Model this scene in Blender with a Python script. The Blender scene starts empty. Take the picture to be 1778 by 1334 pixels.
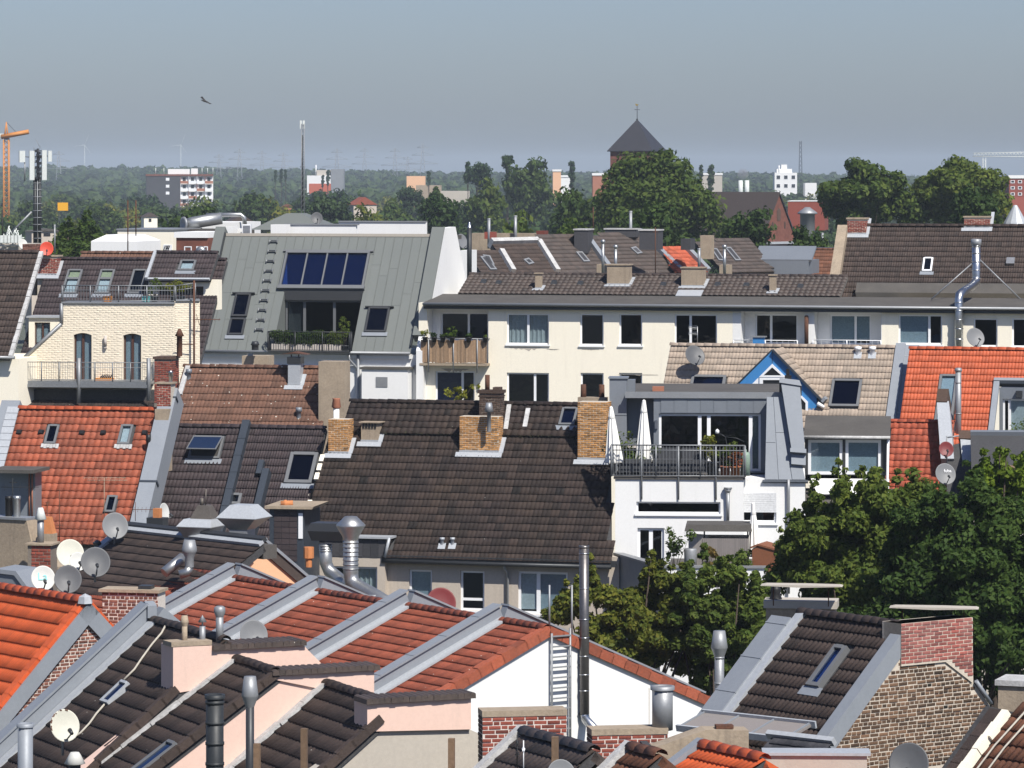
import bpy,math,random
import numpy as np
from mathutils import Vector,Matrix
R=random.Random(7)
rad=math.radians
# ---------------------------------------------------------------- camera, light, exposure
FL,CU,VH,CZ=7000.0,889.0,300.0,26.0
sc=bpy.context.scene
COL=sc.collection
cam=bpy.data.cameras.new('camera'); cam_o=bpy.data.objects.new('camera',cam); COL.objects.link(cam_o)
cam_o.location=(0,0,CZ); cam_o.rotation_euler=(rad(90),0,0)
cam.sensor_width=36; cam.lens=36*FL/1778; cam.shift_y=-(667-VH)/1778
cam.clip_start=1; cam.clip_end=40000
sc.camera=cam_o
SUN_EL,SUN_AZ=rad(50),rad(150)
w=bpy.data.worlds.new('World'); sc.world=w; w.use_nodes=True
nt=w.node_tree; nt.nodes.clear()
sky=nt.nodes.new('ShaderNodeTexSky'); sky.sky_type='NISHITA'; sky.sun_disc=False
sky.sun_elevation=SUN_EL; sky.sun_rotation=SUN_AZ; sky.air_density=1.0; sky.dust_density=1.0; sky.ozone_density=1.0
tint=nt.nodes.new('ShaderNodeMix'); tint.data_type='RGBA'; tint.blend_type='MULTIPLY'; tint.inputs[0].default_value=1
tint.inputs[7].default_value=(0.74,0.84,1.16,1)
bgn=nt.nodes.new('ShaderNodeBackground'); bgn.inputs[1].default_value=0.066
outn=nt.nodes.new('ShaderNodeOutputWorld')
nt.links.new(sky.outputs[0],tint.inputs[6]); nt.links.new(tint.outputs[2],bgn.inputs[0]); nt.links.new(bgn.outputs[0],outn.inputs[0])
sun=bpy.data.lights.new('sun','SUN'); sun.energy=4.8; sun.angle=rad(0.53); sun.color=(1,0.955,0.88)
sun_o=bpy.data.objects.new('sun',sun); COL.objects.link(sun_o)
sv=Vector((math.sin(SUN_AZ)*math.cos(SUN_EL),math.cos(SUN_AZ)*math.cos(SUN_EL),math.sin(SUN_EL)))
sun_o.rotation_euler=sv.to_track_quat('Z','Y').to_euler(); sun_o.location=sv*100
sc.view_settings.view_transform='Standard'; sc.view_settings.look='None'
sc.view_settings.exposure=0.42; sc.view_settings.gamma=1; sc.view_settings.use_curve_mapping=False
sc.render.engine='CYCLES'
sc.cycles.max_bounces=6; sc.cycles.diffuse_bounces=3; sc.cycles.glossy_bounces=3; sc.cycles.transparent_max_bounces=12
sc.cycles.volume_bounces=0; sc.cycles.caustics_reflective=False; sc.cycles.caustics_refractive=False
sc.cycles.use_denoising=True

# ---------------------------------------------------------------- geometry of sight lines and planes
UP=Vector((0,0,1))
def P(u,v,Y):return Vector(((u-CU)*Y/FL,Y,CZ-(v-VH)*Y/FL))
def uv(p):return(CU+FL*p[0]/p[1],VH+FL*(CZ-p[2])/p[1])
class Pl:
    """A plane with origin o, in-plane axes a, b and normal n."""
    def __init__(s,o,a,b):
        s.o=Vector(o); s.a=a.normalized(); s.b=b.normalized(); s.n=s.a.cross(s.b).normalized()
    def pt(s,x,y,h=0):return s.o+s.a*x+s.b*y+s.n*h
    def hit(s,u,v):
        d=Vector(((u-CU)/FL,1,-(v-VH)/FL)); c=Vector((0,0,CZ))
        t=(s.o-c).dot(s.n)/d.dot(s.n); q=c+d*t-s.o
        return q.dot(s.a),q.dot(s.b)
    def poly(s,pts):return[s.hit(*p)for p in pts]
    def off(s,h):return Pl(s.o+s.n*h,s.a,s.b)
    def at(s,x,y,h=0):return Pl(s.pt(x,y,h),s.a,s.b)
    def M(s,x,y,h=0):
        p=s.pt(x,y,h)
        return Matrix(((s.a.x,s.b.x,s.n.x,p.x),(s.a.y,s.b.y,s.n.y,p.y),(s.a.z,s.b.z,s.n.z,p.z),(0,0,0,1)))
def axes(al):al=rad(al); return Vector((math.cos(al),-math.sin(al),0)),Vector((math.sin(al),math.cos(al),0))
def fac(u,v,Y,al):
    e,d=axes(al); return Pl(P(u,v,Y),e,UP)
def facp(p,al):e,d=axes(al); return Pl(p,e,UP)
def side(u,v,Y,al):
    e,d=axes(al); return Pl(P(u,v,Y),d,UP)
def sidep(p,al):e,d=axes(al); return Pl(p,d,UP)
def roofp(p,al,th):
    e,d=axes(al); return Pl(p,e,d*math.cos(rad(th))+UP*math.sin(rad(th)))
def roof(u,v,Y,al,th):return roofp(P(u,v,Y),al,th)
def flat(p,al):e,d=axes(al); return Pl(p,e,d)
GROUND=Pl(Vector((0,0,0)),Vector((1,0,0)),Vector((0,1,0)))

# ---------------------------------------------------------------- meshes
class MB:
    def __init__(s):s.v=[]; s.f=[]; s.sm=[]
    def add(s,vs,fs,smooth=False):
        k=len(s.v); s.v+=[tuple(p)for p in vs]; s.f+=[tuple(k+i for i in f)for f in fs]; s.sm+=[smooth]*len(fs); return s
    def box(s,pl,x0,x1,y0,y1,h0,h1):
        vs=[pl.pt(x,y,h)for h in(h0,h1)for x,y in((x0,y0),(x1,y0),(x1,y1),(x0,y1))]
        return s.add(vs,[(3,2,1,0),(4,5,6,7),(0,1,5,4),(1,2,6,5),(2,3,7,6),(3,0,4,7)])
    def prism(s,pl,pts,h0,h1):
        n=len(pts); vs=[pl.pt(x,y,h)for h in(h0,h1)for x,y in pts]
        return s.add(vs,[tuple(range(n-1,-1,-1)),tuple(range(n,2*n))]+[(i,(i+1)%n,n+(i+1)%n,n+i)for i in range(n)])
    def quad(s,a,b,c,d):return s.add([a,b,c,d],[(0,1,2,3)])
    def ring(s,c,ax,r,n):
        ax=ax.normalized(); t=Vector((0,0,1))if abs(ax.z)<.9 else Vector((1,0,0))
        x=ax.cross(t).normalized(); y=ax.cross(x)
        return[c+x*(r*math.cos(6.28318*i/n))+y*(r*math.sin(6.28318*i/n))for i in range(n)]
    def tube(s,a,b,r,r2=None,n=8,cap=True):
        a=Vector(a); b=Vector(b); r2=r if r2 is None else r2
        vs=s.ring(a,b-a,r,n)+s.ring(b,b-a,r2,n)
        fs=[(i,(i+1)%n,n+(i+1)%n,n+i)for i in range(n)]
        s.add(vs,fs,True)
        if cap:k=len(s.v)-2*n; s.f+=[tuple(k+n-1-i for i in range(n)),tuple(k+n+i for i in range(n))]; s.sm+=[False,False]
        return s
    def bar(s,a,b,wd):
        return s.tube(a,b,wd*.707,None,4)
    def pipe(s,pts,r,n=10):
        pts=[Vector(p)for p in pts]
        m=len(pts); rs=[]; fr=None
        for i in range(m):
            t=(pts[min(i+1,m-1)]-pts[max(i-1,0)]).normalized()
            if fr is None:
                q=UP if abs(t.z)<.9 else Vector((1,0,0)); fr=t.cross(q).normalized()
            fr=(fr-t*fr.dot(t)).normalized(); y=t.cross(fr); rr=r[i]if isinstance(r,(list,tuple))else r
            rs+=[pts[i]+fr*(rr*math.cos(6.28318*k/n))+y*(rr*math.sin(6.28318*k/n))for k in range(n)]
        fs=[(i*n+k,i*n+(k+1)%n,(i+1)*n+(k+1)%n,(i+1)*n+k)for i in range(m-1)for k in range(n)]
        s.add(rs,fs,True)
        k0=len(s.v)-m*n; s.f+=[tuple(k0+n-1-i for i in range(n)),tuple(k0+(m-1)*n+i for i in range(n))]; s.sm+=[False,False]
        return s
    def lathe(s,o,ax,prof,n=16,flatn=False):
        o=Vector(o); ax=Vector(ax).normalized(); m=len(prof); vs=[]
        for r,h in prof:vs+=s.ring(o+ax*h,ax,max(r,1e-4),n)
        s.add(vs,[(i*n+k,i*n+(k+1)%n,(i+1)*n+(k+1)%n,(i+1)*n+k)for i in range(m-1)for k in range(n)],not flatn)
        return s
    def frustum(s,pl,x0,x1,y0,y1,h0,X0,X1,Y0,Y1,h1):
        vs=[pl.pt(x,y,h0)for x,y in((x0,y0),(x1,y0),(x1,y1),(x0,y1))]+[pl.pt(x,y,h1)for x,y in((X0,Y0),(X1,Y0),(X1,Y1),(X0,Y1))]
        return s.add(vs,[(3,2,1,0),(4,5,6,7),(0,1,5,4),(1,2,6,5),(2,3,7,6),(3,0,4,7)])
    def holes(s,pl,x0,x1,y0,y1,hs,dep=.14):
        xs=sorted({x0,x1}|{min(max(q,x0),x1)for h in hs for q in h[:2]}); ys=sorted({y0,y1}|{min(max(q,y0),y1)for h in hs for q in h[2:4]})
        for i in range(len(xs)-1):
            for j in range(len(ys)-1):
                cx,cy=(xs[i]+xs[i+1])/2,(ys[j]+ys[j+1])/2
                if any(h[0]<cx<h[1]and h[2]<cy<h[3]for h in hs):continue
                s.quad(pl.pt(xs[i],ys[j]),pl.pt(xs[i+1],ys[j]),pl.pt(xs[i+1],ys[j+1]),pl.pt(xs[i],ys[j+1]))
        for h in hs:
            c=[(h[0],h[2]),(h[1],h[2]),(h[1],h[3]),(h[0],h[3])]
            for i in range(4):
                p,q=c[i],c[(i+1)%4]; s.quad(pl.pt(*p),pl.pt(*q),pl.pt(*q,-dep),pl.pt(*p,-dep))
        return s
    def shell(s,pl,x0,x1,y0,y1,deep,hs=(),dep=.14,top=True):
        s.holes(pl,x0,x1,y0,y1,hs,dep)
        c=[(x0,y0),(x1,y0),(x1,y1),(x0,y1)]
        for i in(1,2,3):
            if i==2 and not top:continue
            p,q=c[i],c[(i+1)%4]; s.quad(pl.pt(*p),pl.pt(*q),pl.pt(*q,-deep),pl.pt(*p,-deep))
        s.quad(*[pl.pt(*p,-deep)for p in c]); return s
    def mesh(s,name,base):
        me=bpy.data.meshes.new(name); b=Vector(base)
        me.from_pydata([(p[0]-b.x,p[1]-b.y,p[2]-b.z)for p in s.v],[],s.f)
        if any(s.sm):me.polygons.foreach_set('use_smooth',s.sm)
        return me
def npmesh(name,V,Fq,base=(0,0,0),smooth=False):
    me=bpy.data.meshes.new(name); V=np.asarray(V,np.float32)-np.asarray(base,np.float32); Fq=np.asarray(Fq,np.int32)
    k=Fq.shape[1]; me.vertices.add(len(V)); me.vertices.foreach_set('co',V.ravel())
    me.loops.add(Fq.size); me.loops.foreach_set('vertex_index',Fq.ravel())
    me.polygons.add(len(Fq)); me.polygons.foreach_set('loop_start',np.arange(0,Fq.size,k,dtype=np.int32)); me.polygons.foreach_set('loop_total',np.full(len(Fq),k,np.int32))
    if smooth:me.polygons.foreach_set('use_smooth',np.ones(len(Fq),bool))
    me.update(calc_edges=True); return me

# ---------------------------------------------------------------- things and parts
class Thing:
    def __init__(s,name,label,cat,base,group=None,kind=None):
        s.base=Vector(base); s.o=bpy.data.objects.new(name,None); COL.objects.link(s.o); s.o.empty_display_size=.3
        s.o.location=s.base
        if kind:s.o['kind']=kind
        if label:s.o['label']=label; s.o['category']=cat
        if group:s.o['group']=group
    def part(s,name,mb,mat,parent=None,label=None,kind=None):
        me=mb.mesh(name,s.base)if isinstance(mb,MB)else mb
        if not me.materials:me.materials.append(mat)
        o=bpy.data.objects.new(name,me); COL.objects.link(o); o.parent=parent or s.o
        if label:o['label']=label
        if kind:o['kind']=kind
        return o
    def inst(s,name,me,M,parent):
        o=bpy.data.objects.new(name,me); COL.objects.link(o); o.parent=parent
        M=M.copy(); M.translation=M.translation-s.base; o.matrix_local=M; return o
def single(name,mb,mat,label,cat,base,group=None,kind=None):
    me=mb.mesh(name,base)if isinstance(mb,MB)else mb; me.materials.append(mat)
    o=bpy.data.objects.new(name,me); COL.objects.link(o); o.location=base
    if label:o['label']=label; o['category']=cat
    if group:o['group']=group
    if kind:o['kind']=kind
    return o
def copy_tree(o,loc=None,rz=0,sc_=None,label=None,parent=None):
    c=o.copy(); COL.objects.link(c); c.parent=parent
    if loc is not None:c.location=loc
    if parent is None:
        c.rotation_euler=(0,0,rz)
        if sc_ is not None:c.scale=sc_ if not isinstance(sc_,(int,float))else(sc_,)*3
        if label:c['label']=label
    for ch in o.children:copy_tree(ch,None,0,None,None,c)
    return c

# ---------------------------------------------------------------- materials
def nd(t,k,**kw):
    n=t.nodes.new(k)
    for a,b in kw.items():setattr(n,a,b)
    return n
def mixc(t,blend,fac_,a,b):
    m=nd(t,'ShaderNodeMix',data_type='RGBA',blend_type=blend)
    for i,q in((0,fac_),(6,a),(7,b)):
        if isinstance(q,(int,float)):m.inputs[i].default_value=q
        elif isinstance(q,tuple):m.inputs[i].default_value=q+(1,)if len(q)==3 else q
        else:t.links.new(q,m.inputs[i])
    return m.outputs[2]
def ramp(t,src,p0,p1,c0=(0,0,0),c1=(1,1,1)):
    r=nd(t,'ShaderNodeValToRGB'); r.color_ramp.elements[0].position=p0; r.color_ramp.elements[1].position=p1
    r.color_ramp.elements[0].color=c0+(1,); r.color_ramp.elements[1].color=c1+(1,); t.links.new(src,r.inputs[0]); return r.outputs[0]
def mat(name,col,rough=.8,metal=0.,piece=0.,patch=.25,pscale=.6,alt=None,grain=.15,gscale=14.,bump=.25,bscale=25.,spots=0.,spotcol=(.62,.6,.52),spotscale=3.2,
        streak=0.,streakcol=(.05,.045,.04),spec=.35,coat=0.):
    m=bpy.data.materials.new(name); m.use_nodes=True; t=m.node_tree; b=t.nodes['Principled BSDF']
    L=t.links.new
    geo=nd(t,'ShaderNodeNewGeometry'); pos=geo.outputs['Position']
    def noise(scale,detail=4.,rough_=.6,vec=None,dist=0.):
        n=nd(t,'ShaderNodeTexNoise'); n.inputs['Scale'].default_value=scale; n.inputs['Detail'].default_value=detail; n.inputs['Roughness'].default_value=rough_
        n.inputs['Distortion'].default_value=dist; L(vec or pos,n.inputs['Vector']); return n.outputs['Fac']
    c=col
    alt=alt or tuple(q*.6 for q in col)
    if patch:c=mixc(t,'MIX',ramp(t,noise(pscale,5.,.65),.5-.22,.5+.22,(0,0,0),(patch,)*3),c,alt)
    if piece:
        oi=nd(t,'ShaderNodeObjectInfo'); ad=nd(t,'ShaderNodeMath',operation='ADD'); L(oi.outputs['Random'],ad.inputs[0]); L(geo.outputs['Random Per Island'],ad.inputs[1])
        fr=nd(t,'ShaderNodeMath',operation='FRACT'); L(ad.outputs[0],fr.inputs[0])
        rp_=nd(t,'ShaderNodeValToRGB'); L(fr.outputs[0],rp_.inputs[0]); E=rp_.color_ramp.elements; E[0].color=(1-piece,1-piece,1-piece,1); E[1].color=(1-piece*1.7,1-piece*1.6,1-piece*1.55,1)
        for q_,k_ in((.93,1.),(.955,1.)):z_=E.new(q_); z_.color=(1+piece*.75,1+piece*.6,1+piece*.5,1)
        c=mixc(t,'MULTIPLY',1.,c,rp_.outputs[0])
    if grain:c=mixc(t,'MULTIPLY',1.,c,ramp(t,noise(gscale,3.),.25,.75,(1-grain,)*3,(1+grain,)*3))
    if streak:
        mp=nd(t,'ShaderNodeMapping'); mp.inputs['Scale'].default_value=(5,5,.35); L(pos,mp.inputs[0])
        c=mixc(t,'MIX',ramp(t,noise(1.,4.,.6,mp.outputs[0]),.55,.8,(0,0,0),(streak,)*3),c,streakcol)
    if spots:
        vo=nd(t,'ShaderNodeTexVoronoi'); vo.inputs['Scale'].default_value=spotscale; L(pos,vo.inputs['Vector'])
        dd=nd(t,'ShaderNodeMath',operation='ADD'); L(vo.outputs['Distance'],dd.inputs[0])
        n2=nd(t,'ShaderNodeMath',operation='MULTIPLY'); L(noise(spotscale*4,2.),n2.inputs[0]); n2.inputs[1].default_value=.12; L(n2.outputs[0],dd.inputs[1])
        s1=ramp(t,dd.outputs[0],.075+.06*spots,.10+.065*spots,(1,1,1),(0,0,0))
        s2=ramp(t,noise(.7,3.),.5-.12*spots,.56-.12*spots)
        c=mixc(t,'MIX',mixc(t,'MULTIPLY',1.,s1,s2),c,spotcol)
    if isinstance(c,tuple):b.inputs['Base Color'].default_value=c+(1,)
    else:L(c,b.inputs['Base Color'])
    b.inputs['Metallic'].default_value=metal; b.inputs['Specular IOR Level'].default_value=spec
    b.inputs['Coat Weight'].default_value=coat
    if rough>.12:
        rr=nd(t,'ShaderNodeMapRange'); rr.inputs['To Min'].default_value=max(0.,rough-.12); rr.inputs['To Max'].default_value=min(1.,rough+.12); L(noise(3.,4.),rr.inputs['Value']); L(rr.outputs[0],b.inputs['Roughness'])
    else:b.inputs['Roughness'].default_value=rough
    if bump:
        bp=nd(t,'ShaderNodeBump'); bp.inputs['Strength'].default_value=bump; bp.inputs['Distance'].default_value=.02; L(noise(bscale,4.),bp.inputs['Height']); L(bp.outputs[0],b.inputs['Normal'])
    return m
def glass(name,tintc=(.75,.8,.82),refl=(.9,.95,1),ior=1.5,rough=.015,wob=.35):
    m=bpy.data.materials.new(name); m.use_nodes=True; t=m.node_tree; t.nodes.clear(); L=t.links.new
    o=nd(t,'ShaderNodeOutputMaterial'); tr=nd(t,'ShaderNodeBsdfTransparent'); gl=nd(t,'ShaderNodeBsdfGlossy'); mx=nd(t,'ShaderNodeMixShader'); lw=nd(t,'ShaderNodeLayerWeight')
    tr.inputs[0].default_value=tintc+(1,); gl.inputs[0].default_value=refl+(1,); gl.inputs['Roughness'].default_value=rough; lw.inputs[0].default_value=.5; pw=nd(t,'ShaderNodeMath',operation='POWER'); L(lw.outputs['Facing'],pw.inputs[0]); pw.inputs[1].default_value=4; fr=nd(t,'ShaderNodeMapRange'); L(pw.outputs[0],fr.inputs['Value']); fr.inputs['To Min'].default_value=(ior-1)*.09; fr.inputs['To Max'].default_value=.8
    geo=nd(t,'ShaderNodeNewGeometry'); n=nd(t,'ShaderNodeTexNoise'); n.inputs['Scale'].default_value=1.2; L(geo.outputs['Position'],n.inputs['Vector'])
    bp=nd(t,'ShaderNodeBump'); bp.inputs['Strength'].default_value=wob; bp.inputs['Distance'].default_value=.02; L(n.outputs['Fac'],bp.inputs['Height']); L(bp.outputs[0],gl.inputs['Normal'])
    L(fr.outputs[0],mx.inputs[0]); L(tr.outputs[0],mx.inputs[1]); L(gl.outputs[0],mx.inputs[2]); L(mx.outputs[0],o.inputs[0]); return m
def leafmat(name,col,alt,transl=.35,haze=None):
    m=bpy.data.materials.new(name); m.use_nodes=True; t=m.node_tree; t.nodes.clear(); L=t.links.new
    o=nd(t,'ShaderNodeOutputMaterial'); d=nd(t,'ShaderNodeBsdfPrincipled'); tr=nd(t,'ShaderNodeBsdfTranslucent'); mx=nd(t,'ShaderNodeMixShader')
    geo=nd(t,'ShaderNodeNewGeometry'); oi=nd(t,'ShaderNodeObjectInfo')
    c=mixc(t,'MIX',ramp(t,geo.outputs['Random Per Island'],.2,1.),col,alt)
    n=nd(t,'ShaderNodeTexNoise'); n.inputs['Scale'].default_value=.55; n.inputs['Detail'].default_value=3; L(geo.outputs['Position'],n.inputs['Vector'])
    c=mixc(t,'MULTIPLY',1.,c,ramp(t,n.outputs['Fac'],.3,.7,(.7,.74,.7),(1.25,1.2,1.1)))
    c=mixc(t,'MULTIPLY',1.,c,ramp(t,oi.outputs['Random'],0.,1.,(.72,.8,.85),(1.2,1.12,.95)))
    L(c,d.inputs['Base Color']); L(c,tr.inputs[0]); d.inputs['Roughness'].default_value=.6; d.inputs['Specular IOR Level'].default_value=.12
    mx.inputs[0].default_value=transl; L(d.outputs[0],mx.inputs[1]); L(tr.outputs[0],mx.inputs[2]); L(mx.outputs[0],o.inputs[0]); return m

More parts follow.
